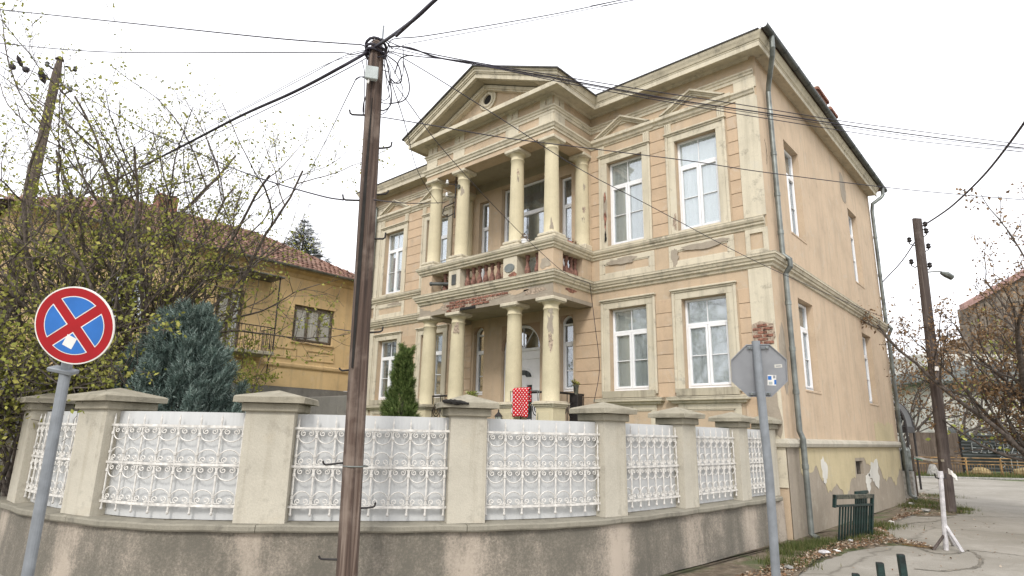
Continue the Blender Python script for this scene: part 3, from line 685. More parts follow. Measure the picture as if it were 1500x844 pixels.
# arched porch windows with spandrels
def arch_fill(mf, u0, u1, zs, ztop, d0, d1, name, mat, parent, n=14):
    uc, r = (u0+u1)/2, (u1-u0)/2; b = MB()
    for s_ in (-1, 1):
        arc = [(uc+s_*r*math.sin(t), zs+r*math.cos(t)) for t in np.linspace(0, PI/2, n)]
        b.prism([(uc, ztop)]+arc+[(uc+s_*r, ztop)] if ztop > zs+r+.001 else arc+[(uc+s_*r, ztop)], d0, d1, mf)
    return b.build(name, mat, parent)
def arch_ring(mf, u0, u1, zs, t, d0, d1, name, mat, parent, n=18):
    uc, r = (u0+u1)/2, (u1-u0)/2; b = MB()
    A = [(uc-r*math.cos(a), zs+r*math.sin(a)) for a in np.linspace(0, PI, n)]; B_ = [(uc-(r-t)*math.cos(a), zs+(r-t)*math.sin(a)) for a in np.linspace(0, PI, n)]
    for i in range(n-1): b.prism([A[i], A[i+1], B_[i+1], B_[i]], d0, d1, mf)
    return b.build(name, mat, parent)
def half_disc(mf, u0, u1, zs, d, name, mat, parent, n=16):
    uc, r = (u0+u1)/2, (u1-u0)/2
    return MB().prism([(uc-r*math.cos(a), zs+r*math.sin(a)) for a in np.linspace(0, PI, n)], d, d+.006, mf).build(name, mat, parent)
for a, c in aw:
    zs = 5.08-(c-a)/2
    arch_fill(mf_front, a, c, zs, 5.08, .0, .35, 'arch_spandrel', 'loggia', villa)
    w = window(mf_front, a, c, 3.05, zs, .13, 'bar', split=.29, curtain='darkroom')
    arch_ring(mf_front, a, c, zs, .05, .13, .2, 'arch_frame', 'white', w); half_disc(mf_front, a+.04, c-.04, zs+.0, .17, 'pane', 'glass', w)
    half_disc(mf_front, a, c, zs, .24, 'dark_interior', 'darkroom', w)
# shaded porch wall skins between the windows on both floors share the villa peach; door
zs = 4.28; D0 = (PC-.70, PC+.70)
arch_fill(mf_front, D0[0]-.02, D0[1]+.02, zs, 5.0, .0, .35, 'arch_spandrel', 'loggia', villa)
dr = MB(); bar(dr, mf_front, D0[0], D0[0]+.07, 1.6, zs, .12, .2); bar(dr, mf_front, D0[1]-.07, D0[1], 1.6, zs, .12, .2); bar(dr, mf_front, D0[0], D0[1], zs-.05, zs+.03, .11, .2)
dr.bbox((D0[0]+.07, .14, 4.0), (D0[1]-.07, .19, zs-.05), .01)
door_o = dr.build('door', 'white', villa)
arch_ring(mf_front, D0[0], D0[1], zs, .07, .12, .2, 'fanlight_frame', 'white', door_o)
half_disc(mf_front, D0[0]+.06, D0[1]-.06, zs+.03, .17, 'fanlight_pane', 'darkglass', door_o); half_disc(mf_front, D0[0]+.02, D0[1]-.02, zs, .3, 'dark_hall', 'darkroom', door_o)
for ang in (55, 90, 125):
    b = MB(); t = math.radians(ang); b.tube([(PC+.03*math.cos(t), .15, zs+.03), (PC+.62*math.cos(t), .15, zs+.62*math.sin(t))], .011, 6); b.build('fanlight_bar', 'white', door_o)
MB().bbox((D0[0]+.07, .155, 1.6), (D0[1]-.07, .19, 4.0), .01).build('door_leaf', 'white', door_o)
for k, x in enumerate((PC-.24, PC+.24)):
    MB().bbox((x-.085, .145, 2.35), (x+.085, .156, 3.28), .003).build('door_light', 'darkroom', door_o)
b = MB(); r1 = .30; b.prism([(PC-r1*math.cos(a), 3.50+.20*math.sin(a)) for a in np.linspace(0, PI, 14)]+[(PC+.12, 3.50), (PC+.07, 3.56), (PC-.07, 3.56), (PC-.12, 3.50)], .145, .156, mf_front); b.build('door_fan_light', 'darkroom', door_o)
b = MB()
for (rr, tt) in ((.36, .025),):
    A = [(PC-rr*math.cos(a), 3.48+.28*math.sin(a)) for a in np.linspace(0, PI, 14)]
    b.tube([(p[0], .15, p[1]) for p in A], .014, 6)
for s_ in (-1, 1):
    x = PC+s_*.24
    b.tube([(x-.115, .15, 2.3), (x-.115, .15, 3.33), (x+.115, .15, 3.33), (x+.115, .15, 2.3), (x-.115, .15, 2.3)], .010, 5)
b.build('door_moulding', 'white', door_o)
# upper loggia: narrow windows and a wide glazed door
for a, c in uw: window(mf_front, a, c, 6.02, 9.12, .14, 'bar', split=.27, curtain='greycurtain')
a, c = udoor[0]+.02, udoor[1]-.02
window(mf_front, a, a+.42, 5.92, 9.33, .14, 'bar', split=.27, curtain='greycurtain'); window(mf_front, a+.43, c, 5.92, 9.33, .14, 'bar', split=.27, curtain='greycurtain')

# ---- portico
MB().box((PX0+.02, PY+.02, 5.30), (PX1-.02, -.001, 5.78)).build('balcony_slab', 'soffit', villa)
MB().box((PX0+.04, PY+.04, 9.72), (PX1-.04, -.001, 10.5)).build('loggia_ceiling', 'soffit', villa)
# ceiling cornice inside loggia
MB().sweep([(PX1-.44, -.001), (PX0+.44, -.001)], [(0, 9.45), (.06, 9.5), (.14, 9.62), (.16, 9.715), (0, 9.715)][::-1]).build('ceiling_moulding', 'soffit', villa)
bw = .46
def beam(z0, z1, mat, name='entablature_beam'):
    b = MB(); b.box((PX0, PY, z0), (PX1, PY+bw, z1)); b.box((PX0, PY+bw, z0), (PX0+bw, -.001, z1)); b.box((PX1-bw, PY+bw, z0), (PX1, -.001, z1)); return b.build(name, mat, villa)
beam(5.20, 5.30, 'greyplaster'); 
b = MB(); b.box((PX0, PY, 5.302), (PX1, PY+.02, 5.54)); b.build('architrave_face', 'greyplaster', villa)
b = MB(); b.box((PX1-.02, PY+.021, 5.302), (PX1, -.001, 5.54)); b.build('architrave_face', 'peach', villa); MB().box((PX0, PY+.021, 5.302), (PX0+.02, -.001, 5.54)).build('architrave_face', 'peach', villa)
beam(9.47, 9.72, 'peach')
b = MB(); b.box((PX0, PY, 9.722), (PX1, PY+.04, 10.6)); b.box((PX1-.04, PY+.041, 9.722), (PX1, -.001, 10.6)); b.box((PX0, PY+.041, 9.722), (PX0+.04, -.001, 10.6)); b.build('frieze_face', 'peach', villa)
colx = [PC-2.235, PC-1.05, PC+1.05, PC+2.235]; colY = PY+.235
def frieze_block(x0, x1, z0, z1, side=0, slot=False, d=.025):
    f = (lambda u, dd, z: (u, PY-dd, z)) if side == 0 else (lambda u, dd, z: (PX1+dd, u, z)) if side == 1 else (lambda u, dd, z: (PX0-dd, u, z))
    b = MB()
    if slot:
        m = (x0+x1)/2; b.box((x0, 0, z0), (m-.022, d, z1), f); b.box((m+.022, 0, z0), (x1, d, z1), f); b.box((m-.022, 0, z0), (m+.022, d, z0+.06), f); b.box((m-.022, 0, z1-.08), (m+.022, d, z1), f)
    else: b.box((x0, 0, z0), (x1, d, z1), f)
    b.build('frieze_block', 'cream', villa)
for x in colx:
    frieze_block(x-.235, x+.235, 9.832, 10.08); frieze_block(x-.20, x+.20, 10.292, 10.60, slot=True)
for sd_ in (1, 2):
    frieze_block(PY, PY+.46, 9.832, 10.08, sd_); frieze_block(PY+.03, PY+.43, 10.292, 10.60, sd_, True)

def column(x, y, z0, z1, rb, rt, base=True, half=False):
    H = z1-z0; n = 24
    prof = [(rb*1.22, 0), (rb*1.22, .05), (rb*1.10, .075), (rb*1.02, .09), (rb, .14)] if base else [(rb*1.04, 0), (rb*1.04, .02), (rb, .03)]
    hs_ = H-.30
    for t in np.linspace(.12, 1, 9): prof.append((rb+(rt-rb)*t**1.5, .14+(hs_-.14)*t))
    prof += [(rt*1.09, hs_+.012), (rt*1.09, hs_+.035), (rt*1.0, hs_+.045), (rt*1.0, hs_+.13), (rt*1.08, hs_+.14), (rt*1.22, hs_+.175), (rt*1.34, hs_+.21)]
    o = MB().lathe(prof, (0, 0, 0), n).build('column', 'column', villa, smooth=True); o.location = (x, y, z0)
    for p in o.data.polygons:
        if len(p.vertices) > 4: p.use_smooth = False
    q = rt*1.52
    MB().bbox((-q, -q, H-.09), (q, q, H), .015).build('abacus', 'cream', o)
    MB().bbox((-q*.9, -q*.9, hs_+.185), (q*.9, q*.9, H-.09), .02).build('capital_block', 'cream', o)
    return o
for x in colx: column(x, colY, 2.70, 5.20, .215, .185, False); column(x, colY, 6.86, 9.47, .20, .175, False)
column(PX1-.235, -.10, 6.86, 9.47, .20, .175, False); column(PX0+.235, -.10, 6.86, 9.47, .20, .175, False)
# pedestals of the porch columns
for x in colx:
    b = MB(); b.bbox((x-.25, colY-.25, .8), (x+.25, colY+.25, 2.58), .01); b.bbox((x-.16, colY-.262, 1.4), (x+.16, colY-.25, 2.45), .004); b.build('porch_pedestal', 'column', villa)
    b = MB()
    for (o_, z0, z1) in ((.27, 2.54, 2.58), (.30, 2.58, 2.62), (.33, 2.62, 2.66), (.29, 2.66, 2.70)): b.bbox((x-o_, colY-o_, z0), (x+o_, colY+o_, z1), .01)
    b.build('pedestal_cap', 'ledge' if x < PC else 'cream', villa)
b = MB(); b.box((PX0, PY+.0, .7), (PX1, 0, 2.0)); b.build('porch_floor', 'cap', villa)
for k in range(6): MB().bbox((PC-.78, PY-.3*(k+1), .7), (PC+.78, PY-.3*k, 2.0-.19*(k+1)), .01).build('porch_step', 'cap', villa)
# balustrade pedestals, rail body, balusters
pw = .235
for i, x in enumerate(colx):
    MB().bbox((x-pw, PY, 5.83), (x+pw, PY+.40, 6.42), .008).build('balustrade_pier', 'peach' if i in (0, 3) else 'cream', villa)
for x in (PX0+.235, PX1-.235): MB().bbox((x-.2, -.42, 5.83), (x+.23, -.001, 6.42), .008).build('balustrade_pier', 'peach', villa)
b = MB(); b.box((PX0, PY, 6.42), (PX1, PY+.40, 6.655)); b.box((PX0, PY+.40, 6.42), (PX0+.40, -.001, 6.655)); b.box((PX1-.40, PY+.40, 6.42), (PX1, -.001, 6.655)); b.build('balustrade_rail', 'cornice', villa)
b = MB(); b.box((PX0, PY, 5.79), (PX1, PY+.40, 5.832)); b.box((PX0, PY+.4, 5.79), (PX0+.40, -.001, 5.832)); b.box((PX1-.4, PY+.4, 5.79), (PX1, -.001, 5.832)); b.build('balustrade_base', 'ledge', villa)
for i, x in enumerate(colx):
    b = MB(); b.bbox((x-.33, PY-.06, 6.66), (x+.33, PY+.50, 6.76), .03); b.bbox((x-.27, colY-.27, 6.76), (x+.27, colY+.27, 6.86), .03); b.build('column_plinth', 'cornice', villa)
for x in (PX0+.235, PX1-.235): MB().bbox((x-.27, -.34, 6.66), (x+.27, -.001, 6.86), .03).build('column_plinth', 'cornice', villa)
bprof = [(.06, 0), (.065, .03), (.045, .05), (.075, .10), (.085, .17), (.07, .25), (.042, .33), (.036, .40), (.05, .44), (.058, .47), (.045, .50), (.06, .54), (.065, .59)]
b0 = None
spots = [(x, PY+.19) for x in np.linspace(colx[1]+.36, colx[2]-.33, 7)[:]]+[(colx[2]+.45, PY+.19), (colx[2]+.78, PY+.19), (colx[0]+.62, PY+.19), (colx[0]+.86, PY+.19)]
spots += [(PX1-.2, y) for y in (-1.08, -.88, -.68, -.50)]+[(PX0+.2, y) for y in (-1.1, -.85, -.6)]
for i, (x, y) in enumerate(spots):
    if b0 is None: o = b0 = MB().lathe(bprof, n=14).build('baluster', 'baluster', villa, smooth=True)
    else: o = dupo(b0, villa)
    o.location = (x, y, 5.832)
# black pipe poking out of the left bay, plaques on the piers
b = MB(); b.tube([(colx[0]+.95, PY+.22, 6.09), (colx[0]+.32, PY-.10, 6.12)], .05, 12); b.tube([(colx[0]+.34, PY-.09, 6.12), (colx[0]+.30, PY-.11, 6.12)], .062, 12); b.build('flue_pipe', 'gutter', villa)
b = MB(); b.prism([(colx[2]+.17*math.cos(t), 6.12+.115*math.sin(t)) for t in np.linspace(0, 2*PI, 24, endpoint=False)], PY-.022, PY-.0, mf_front); b.build('oval_plaque', 'zinc', villa)
MB().bbox((colx[1]-.085, PY-.02, 5.98), (colx[1]+.085, PY, 6.28), .004).build('rectangular_plaque', 'gutter', villa)

# ---- exposed brick where plaster has fallen: bricks in ragged courses over a mortar bed
bk = None
def brick_patch(mf, u0, u1, z0, z1, d, seed, keep=lambda u, z: True, L=.21, H=.062):
    global bk
    r = np.random.default_rng(seed); k = 0; z = z0
    while z+H <= z1+.001:
        u = u0+(k % 2)*L*.5-(.0)
        while u+L*.5 < u1:
            if keep(u+L/2, z+H/2) and r.random() > .08:
                if bk is None: o = bk = MB().bbox((-L/2, 0, -H/2), (L/2, .03, H/2), .006).build('brick', 'brick', villa)
                else: o = dupo(bk, villa)
                p = mf(u+L/2, d-.018-r.random()*.010, z+H/2); o.location = p
                o.rotation_euler = (0, r.normal(0, .02), (PI/2 if mf is mf_side else 0)+r.normal(0, .02)); o.scale = (.9+.08*r.random(), 1, .92)
            u += L+.012
        z += H+.012; k += 1
mfp = lambda u, d, z: (u, PY+d, z)
bx0, bx1 = colx[1]-.25, colx[2]-.1
MB().prism([(bx0, 5.22), (bx0+.1, 5.45), (bx0+.9, 5.53), (bx1-.1, 5.545), (bx1+.1, 5.42), (bx1-.5, 5.36), (bx0+1.1, 5.33), (bx0+.8, 5.24), (bx0+.4, 5.21)], -.008, 0, mfp).build('mortar_bed', 'mortar', villa)
brick_patch(mfp, bx0, bx1, 5.215, 5.54, 0.0, 3, lambda u, z: (5.23+(u-bx0)*.055 < z < 5.50+.02*math.sin(u*9)) and not (u > bx0+1.6 and z < 5.40))
MB().bbox((bx0+.55, PY-.03, 5.205), (bx0+1.15, PY+.1, 5.275), .01).build('exposed_lintel', 'gap', villa)
mfc = lambda u, d, z: (u, -.037+d, z)
MB().prism([(-.47, 3.95), (-.475, 4.30), (-.30, 4.36), (-.12, 4.30), (-.03, 4.28), (-.006, 4.0), (-.1, 3.86), (-.3, 3.83)], -.01, 0, mfc).build('mortar_bed', 'mortar', villa)
brick_patch(mfc, -.48, -.0, 3.86, 4.32, -.002, 5, lambda u, z: u < -.08)
# rotten left jamb of the upper window, and scars where paint has come off the columns
for (z, rz, ru, m_, sd_) in [(7.65, .62, .05, 'greyplaster', 31), (7.5, .25, .035, 'brick', 32), (8.1, .13, .03, 'brick', 33), (7.0, .14, .03, 'gap', 34)]:
    ragged(mf_front, RW[0]-w_g-.05, z, ru, rz, -.036-.003*(sd_-30), 'rotten_plaster', m_, seed=sd_, amp=.35, th=.004)
ragged(mf_front, RW[1]-w_g-.06, 6.98, .05, .2, -.037, 'rotten_plaster', 'mortar', seed=36, amp=.3, th=.004)
def col_scar(cx, cy, r, th0, z, ru, rz, mat, seed):
    ragged(lambda u, d, zz: (cx+(r-d)*math.cos(th0+u/r), cy+(r-d)*math.sin(th0+u/r), zz), 0, z, ru, rz, 0, 'paint_scar', mat, n=22, seed=seed, amp=.4, th=.006)
ex_, ey_ = PX1-.235, -.10
for (z, rz, ru, mt_, q) in [(7.0, .16, .05, 'greyplaster', 41), (7.28, .12, .06, 'mortar', 42), (7.55, .10, .035, 'greyplaster', 43), (7.85, .09, .04, 'mortar', 44), (8.5, .09, .03, 'greyplaster', 45)]: col_scar(ex_, ey_, .19, -.72+.1*math.sin(q), z, ru, rz, mt_, q)
for (z, rz, ru, mt_, q) in [(8.55, .16, .028, 'greyplaster', 51), (8.3, .12, .022, 'gap', 52), (8.8, .08, .03, 'mortar', 53), (7.9, .06, .02, 'mortar', 54)]: col_scar(colx[2], colY, .178, -.75, z, ru, rz, mt_, q)
for (z, rz, ru, q) in [(4.55, .26, .07, 61), (4.85, .07, .06, 62), (4.0, .3, .04, 63)]: col_scar(colx[3], colY, .198, -.95, z, ru, rz, 'greyplaster' if q < 63 else 'mortar', q)
col_scar(colx[1], colY, .178, -1.0, 8.8, .05, .14, 'greyplaster', 71); col_scar(colx[3], colY, .2, -.9, 7.05, .04, .14, 'greyplaster', 72); col_scar(colx[1], colY, .2, -1.0, 4.75, .08, .16, 'mortar', 73)
# loose plaster scars on engaged column and panels
for (u, z, ru, rz, s_) in [(RW[0]-.1, 6.28, .42, .09, 11), (RW[1]+.1, 6.28, .55, .08, 12), (RW[1]-.65, 6.12, .09, .2, 13)]: ragged(mf_front, u, z, ru, rz, -.03, 'bare_plaster_patch', 'greyplaster', seed=s_, amp=.25, th=.006)
ragged(mfp, colx[3]-.0, 6.05, .16, .13, 0, 'bare_plaster_patch', 'greyplaster', seed=15, amp=.2)
ragged(mfp, colx[2]+.12, 5.93, .13, .07, 0, 'bare_plaster_patch', 'brick', seed=17, amp=.2)
ragged(lambda u, d, z: (PX1-d, u, z), -.95, 5.46, .22, .05, .0, 'bare_plaster_patch', 'brick', seed=19, amp=.2)
for (u, z, ru, rz, s_) in [(-.25, 3.6, .17, .5, 21), (-.2, 2.4, .2, .5, 22)]: ragged(mfc, u, z, ru, rz, 0, 'bare_plaster_patch', 'greyplaster', seed=s_, amp=.2, th=.004)
ragged(mf_side, .32, 3.6, .22, .75, 0, 'bare_plaster_patch', 'greyplaster', seed=24, amp=.15, th=.005)

for (u, z, ru, rz, q, m_) in [(colx[0]+.35, 5.43, .45, .09, 81, 'peach'), (colx[2]+.25, 5.45, .3, .07, 82, 'peach'), (colx[3]-.35, 5.40, .35, .08, 83, 'mortar'), (colx[0]+.9, 5.36, .2, .08, 84, 'mortar')]: ragged(mfp, u, z, ru, rz, 0, 'paint_scar', m_, seed=q, amp=.35, th=.004)
for (u, z, ru, rz, q) in [(-10.2, 6.35, .3, .05, 91), (-12.9, 6.34, .4, .05, 92), (-2.4, 10.7, .3, .03, 93)]: ragged(mf_front, u, z, ru, rz, -.03, 'bare_plaster_patch', 'greyplaster', seed=q, amp=.3, th=.005)
# ---- pediment
ex = .50; ya = PY-ex; xl, xr = PX0-ex, PX1+ex; zb_, za_ = 10.87, 12.17; hw = (xr-xl)/2; slope = (za_-zb_)/hw
MB().prism([(PX0, 10.55), (PX1, 10.55), (PC, 10.55+slope*(PX1-PC)+.10)], PY+.10, PY+.30, mf_front).build('tympanum', 'peach', villa)
for s_ in (-1, 1):
    b = MB(); kk = math.hypot(1, slope)
    for (o0, o1, pr) in ((-.46, -.42, .06-ex), (-.42, -.33, .10-ex), (-.29, -.16, -.03), (-.16, -.12, .0), (-.12, -.05, .03), (-.05, -.0, .06)):
        t0, t1 = o0*kk, o1*kk
        yf = ya-pr
        xe = hw+max(0, pr)*.6
        if pr < -.1: xe = (PX1-PC)
        def zl(x, t): return za_-slope*x+t
        cut = lambda t: max(0, min(xe, (za_+t-10.66)/slope)) if pr > -.1 else (za_+t-10.60)/slope
        p = [(PC, za_+t0), (PC+s_*cut(t0), zl(cut(t0), t0)), (PC+s_*min(xe, cut(t0)+(o1-o0)*kk/slope), zl(min(xe, cut(t0)+(o1-o0)*kk/slope), t1)), (PC, za_+t1)]
        b.prism(p, yf, PY+.12, mf_front)
    b.build('raking_cornice', 'cornice', villa)
    # sloping soffit slab behind, carrying the roof
    p = [(PC, za_-.30*kk), (PC+s_*(hw-.9), za_-.30*kk-slope*(hw-.9)), (PC+s_*(hw-.35), za_-.05*kk-slope*(hw-.35)), (PC, za_-.02)]
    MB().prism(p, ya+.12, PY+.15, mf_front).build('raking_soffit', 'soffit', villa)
    p = [(PC, za_+.0), (PC+s_*(hw+.10), za_-slope*(hw+.10)), (PC+s_*(hw+.10), za_-slope*(hw+.10)+.035), (PC, za_+.035)]
    MB().prism(p, ya-.12, 3.6, mf_front).build('pediment_roof', 'roofmetal', villa)
# tympanum frame and oculus
def ring(mf, u, z, r0, r1, d0, d1, n=28):
    b = MB()
    for i in range(n):
        a0, a1 = 2*PI*i/n, 2*PI*(i+1)/n
        b.prism([(u+r0*math.cos(a0), z+r0*math.sin(a0)), (u+r0*math.cos(a1), z+r0*math.sin(a1)), (u+r1*math.cos(a1), z+r1*math.sin(a1)), (u+r1*math.cos(a0), z+r1*math.sin(a0))], d0, d1, mf)
    return b
oz = 11.40
ring(mf_front, PC, oz, .155, .22, PY+.04, PY+.11).build('oculus_ring', 'cream', villa)
ring(mf_front, PC, oz, .22, .30, PY+.065, PY+.11).build('oculus_ring', 'cream', villa)
ring(mf_front, PC, oz, .30, .325, PY+.045, PY+.11).build('oculus_ring', 'cream', villa)
MB().prism([(PC+.155*math.cos(t), oz+.155*math.sin(t)) for t in np.linspace(0, 2*PI, 24, endpoint=False)], PY+.092, PY+.1, mf_front).build('oculus_opening', 'gap', villa)

# ---- roof, gutters, pipes, chimneys
b = MB(); e = .50; ze = 10.90; zr = 12.9
V = [(XL-e, -e, ze), (e-.1, -e, ze), (e-.1, BK+e, ze), (XL-e, BK+e, ze), (XL+5.2, 5.5, zr), (-5.2, 5.5, zr)]
b.add(V, [(0, 1, 5, 4), (1, 2, 5), (2, 3, 4, 5), (3, 0, 4), (3, 2, 1, 0)]); b.build('roof', 'roof', villa)
MB().sweep([(XL-.02, BK), (XL-.02, 0), (PX0, 0)], [(.50, 10.872), (.575, 10.872), (.575, 10.90), (.44, 10.93), (.44, 10.88)]).build('roof_edge', 'roofmetal', villa)
MB().sweep([(PX1, 0), (0.33, 0)], [(.50, 10.872), (.575, 10.872), (.575, 10.90), (.44, 10.93), (.44, 10.88)]).build('roof_edge', 'roofmetal', villa)
def half_pipe(p0, p1, r, name, parent, mat='gutter', n=8):
    p0, p1 = np.array(p0), np.array(p1); d = (p1-p0)/np.linalg.norm(p1-p0); s_ = np.cross(d, (0, 0, 1)); s_ /= np.linalg.norm(s_); b = MB()
    V = []
    for p in (p0, p1):
        for rr in (r, r-.006):
            for k in range(n+1):
                a = PI+PI*k/n; V.append(p+s_*rr*math.cos(a)+np.array([0, 0, rr*math.sin(a)]))
    m = n+1; F = []
    for k in range(n): F += [(k, k+1, 2*m+k+1, 2*m+k), (m+k, 3*m+k, 3*m+k+1, m+k+1)]
    F += [(0, m, 3*m, 2*m), (n, 2*m+n, 3*m+n, m+n)]
    b.add(V, F)
    L = np.linalg.norm(p1-p0)
    for t in np.arange(.4, L, .9):
        c = p0+d*t; b.tube([c+s_*(r+.004)*math.cos(PI+PI*k/6)+np.array([0, 0, (r+.004)*math.sin(PI+PI*k/6)]) for k in range(7)], .008, 4)
    return b.build(name, mat, parent)
half_pipe((.46, -.58, 10.93), (.46, BK+.62, 10.93), .085, 'gutter', villa)
def pipe(pts, r, name, joints, parent=villa, mat='zinc'):
    b = MB(); P = np.array(pts, float); b.tube(P, r, 14)
    for z in joints: b.lathe([(r+.002, -.05), (r+.010, -.045), (r+.010, .045), (r+.002, .05)], (P[-2][0] if False else np.interp(z, P[::-1, 2], P[::-1, 0]), np.interp(z, P[::-1, 2], P[::-1, 1]), z), 14)
    return b.build(name, mat, parent, smooth=False)
pipe([(.46, -.10, 10.88), (.46, -.10, 10.58), (.42, -.02, 10.44), (.16, .40, 10.02), (.10, .50, 9.86), (.10, .52, 5.9), (.24, .52, 5.75), (.24, .52, 5.6), (.12, .54, 5.45), (.12, .55, 2.1), (.17, .56, 1.95), (.17, .56, .12), (.3, .50, .05)], .058, 'downspout', [9.3, 8.3, 7.3, 6.4, 4.8, 3.8, 2.9, 1.4])
pipe([(.46, BK+.1, 10.88), (.46, BK+.1, 10.6), (.4, BK+.05, 10.5), (.14, BK-.15, 10.25), (.10, BK-.15, 10.0), (.10, BK-.15, 5.9), (.24, BK-.15, 5.7), (.12, BK-.15, 5.45), (.12, BK-.15, 2.1), (.16, BK-.15, 1.9), (.16, BK-.15, .3), (.35, BK-.3, .2)], .06, 'downspout', [9, 7.6, 6.4, 4.4, 3, 1.2])
pipe([(XL+.12, -.5, 10.95), (XL+.12, -.45, 10.5), (XL+.2, -.12, 10.2), (XL+.22, -.12, 9.9), (XL+.22, -.12, 5.95), (XL+.22, -.26, 5.75), (XL+.22, -.12, 5.45), (XL+.22, -.12, .8)], .058, 'downspout', [9, 8, 7, 4.6, 3.5, 2.4])
pipe([(XL+.05, -.06, 9.9), (XL+.05, -.06, 1.0)], .025, 'conduit_pipe', [9.6, 9.0, 8.2], mat='side')
for (x0, y0, x1, y1, zt) in ((-.7, 6.2, -.15, 7.25, 12.85), (-.7, 8.05, -.25, 8.75, 13.0)):
    ch = MB().box((x0, y0, 10.9), (x1, y1, zt-.15)).build('chimney', 'brick', villa)
    MB().bbox((x0-.06, y0-.06, zt-.15), (x1+.06, y1+.06, zt-.05), .01).build('chimney_cap', 'brick', ch)
    MB().box((x0-.02, y0-.02, zt-.05), (x1+.02, y1+.02, zt)).build('chimney_pot', 'mortar', ch)
# bracket with porcelain insulators between the two left columns
b = MB(); xb = (colx[0]+colx[1])/2+.28
b.tube([(xb, PY+.2, 8.1), (xb, PY+.2, 9.4)], .018, 6); b.tube([(xb+.02, PY+.2, 9.15), (xb-.16, PY+.0, 9.15)], .012, 5); b.tube([(xb+.02, PY+.2, 8.75), (xb-.16, PY+.0, 8.75)], .012, 5)
b.tube([(xb, PY+.2, 8.6), (xb-.35, PY+.1, 8.5), (xb-.42, PY+.1, 8.3), (xb-.2, PY+.1, 8.15), (xb, PY+.2, 8.25)], .016, 6)
br = b.build('insulator_bracket', 'iron', villa)
for z in (9.15, 8.75): MB().lathe([(.03, 0), (.055, .02), (.03, .06), (.04, .08), (.02, .13)], (xb-.16, PY, z), 10).build('insulator', 'ceramic', br)
MB().lathe([(.07, 0), (.07, .03)], (0, 0, 0), 14).build('round_vent', 'rust', villa).location = (colx[1]+.0, colY-.2, 8.95)
bpy.data.objects['round_vent'].rotation_euler = (PI/2, 0, 0)

# ------------------------------------------------------------------ boundary wall on the corner
ZC = .85
raw = [(-16.5, -9.2), (-13, -9.9), (-10.6, -10.55), (-8.9, -10.9), (-7.61, -11.0), (-6.42, -11.01), (-5.35, -10.86), (-4.14, -10.50), (-3.53, -10.12), (-2.95, -9.60), (-2.18, -8.75), (-1.45, -7.85), (-.84, -6.85), (-.45, -5.75), (-.25, -4.1), (-.13, -1.9), (-.06, -.06)]
path = crom(raw, 10)
seg = np.linalg.norm(np.diff(path, axis=0), axis=1); S = np.concatenate([[0], np.cumsum(seg)]); LT = S[-1]
def pt(s): return np.array([np.interp(s, S, path[:, 0]), np.interp(s, S, path[:, 1])])
def tan(s):
    d = pt(min(LT, s+.15))-pt(max(0, s-.15)); return d/np.linalg.norm(d)
def off(s, o):
    t = tan(s); return pt(s)+np.array([-t[1], t[0]])*o       # + is towards the garden
def near(p):
    return S[np.argmin(np.linalg.norm(path-np.array(p), axis=1))]
pill = [((-14.9, -9.3), .5), ((-12.6, -9.75), .5), ((-10.75, -10.3), .5), ((-8.95, -10.7), .5), ((-7.1, -10.8), .54), ((-5.27, -10.5), .59), ((-3.20, -9.25), .57), ((-1.42, -7.55), .46), ((-.50, -5.72), .44), ((-.24, -3.95), .42), ((-.18, -1.75), .38), ((-.06, -.16), .3)]
ps = [near(p) for p, w in pill]
# measured columns of the pillar feet along the bend (fraction of the wall run that lies on each sight line)
for i_, c_ in ((3, 16), (4, 50), (5, 146), (6, 389), (7, 677), (8, 886), (9, 997), (10, 1080)):
    cand = np.linspace(ps[i_]-1.2, ps[i_]+1.2, 241); w_ = pill[i_][1]
    err = []
    for s_ in cand:
        q_ = np.array([*off(s_, .09+w_/2), ZC])-CAM; err.append(abs(750+FPX*(q_@CR)/(q_@CF)-c_))
    ps[i_] = float(cand[int(np.argmin(err))])
bw_ = empty('boundary_wall'); tag(bw_, 'curved stained retaining wall with concrete pillars round the street corner', 'wall')
ns = 260; ss = np.linspace(0, LT, ns)
V = []; F = []; cl = []
zs_ = [-.2, .05, .3, .55, .70, .765]
for s in ss:
    d = min(abs(s-p) for p in ps); c0 = math.exp(-(d/.27)**2.4)
    for z in zs_:
        q = off(s, .055+.012*math.sin(s*2.3)+(.77-z)*-.03); V.append((*q, z)); cl.append(c0*(1.0-.15*(z < .3)))
m = len(zs_)
for i in range(ns-1):
    for k in range(m-1): F.append((i*m+k, (i+1)*m+k, (i+1)*m+k+1, i*m+k+1))
wb = rawmesh('retaining_wall', V, F, 'wallbase', bw_, True)
at_ = wb.data.attributes.new('clean', 'FLOAT', 'POINT'); at_.data.foreach_set('value', cl)
V2 = [(*off(s, .72), z) for s in ss for z in (-.2, .765)]
rawmesh('retaining_wall_back', V2, [(2*i, 2*i+2, 2*i+3, 2*i+1) for i in range(ns-1)], 'cap', bw_)
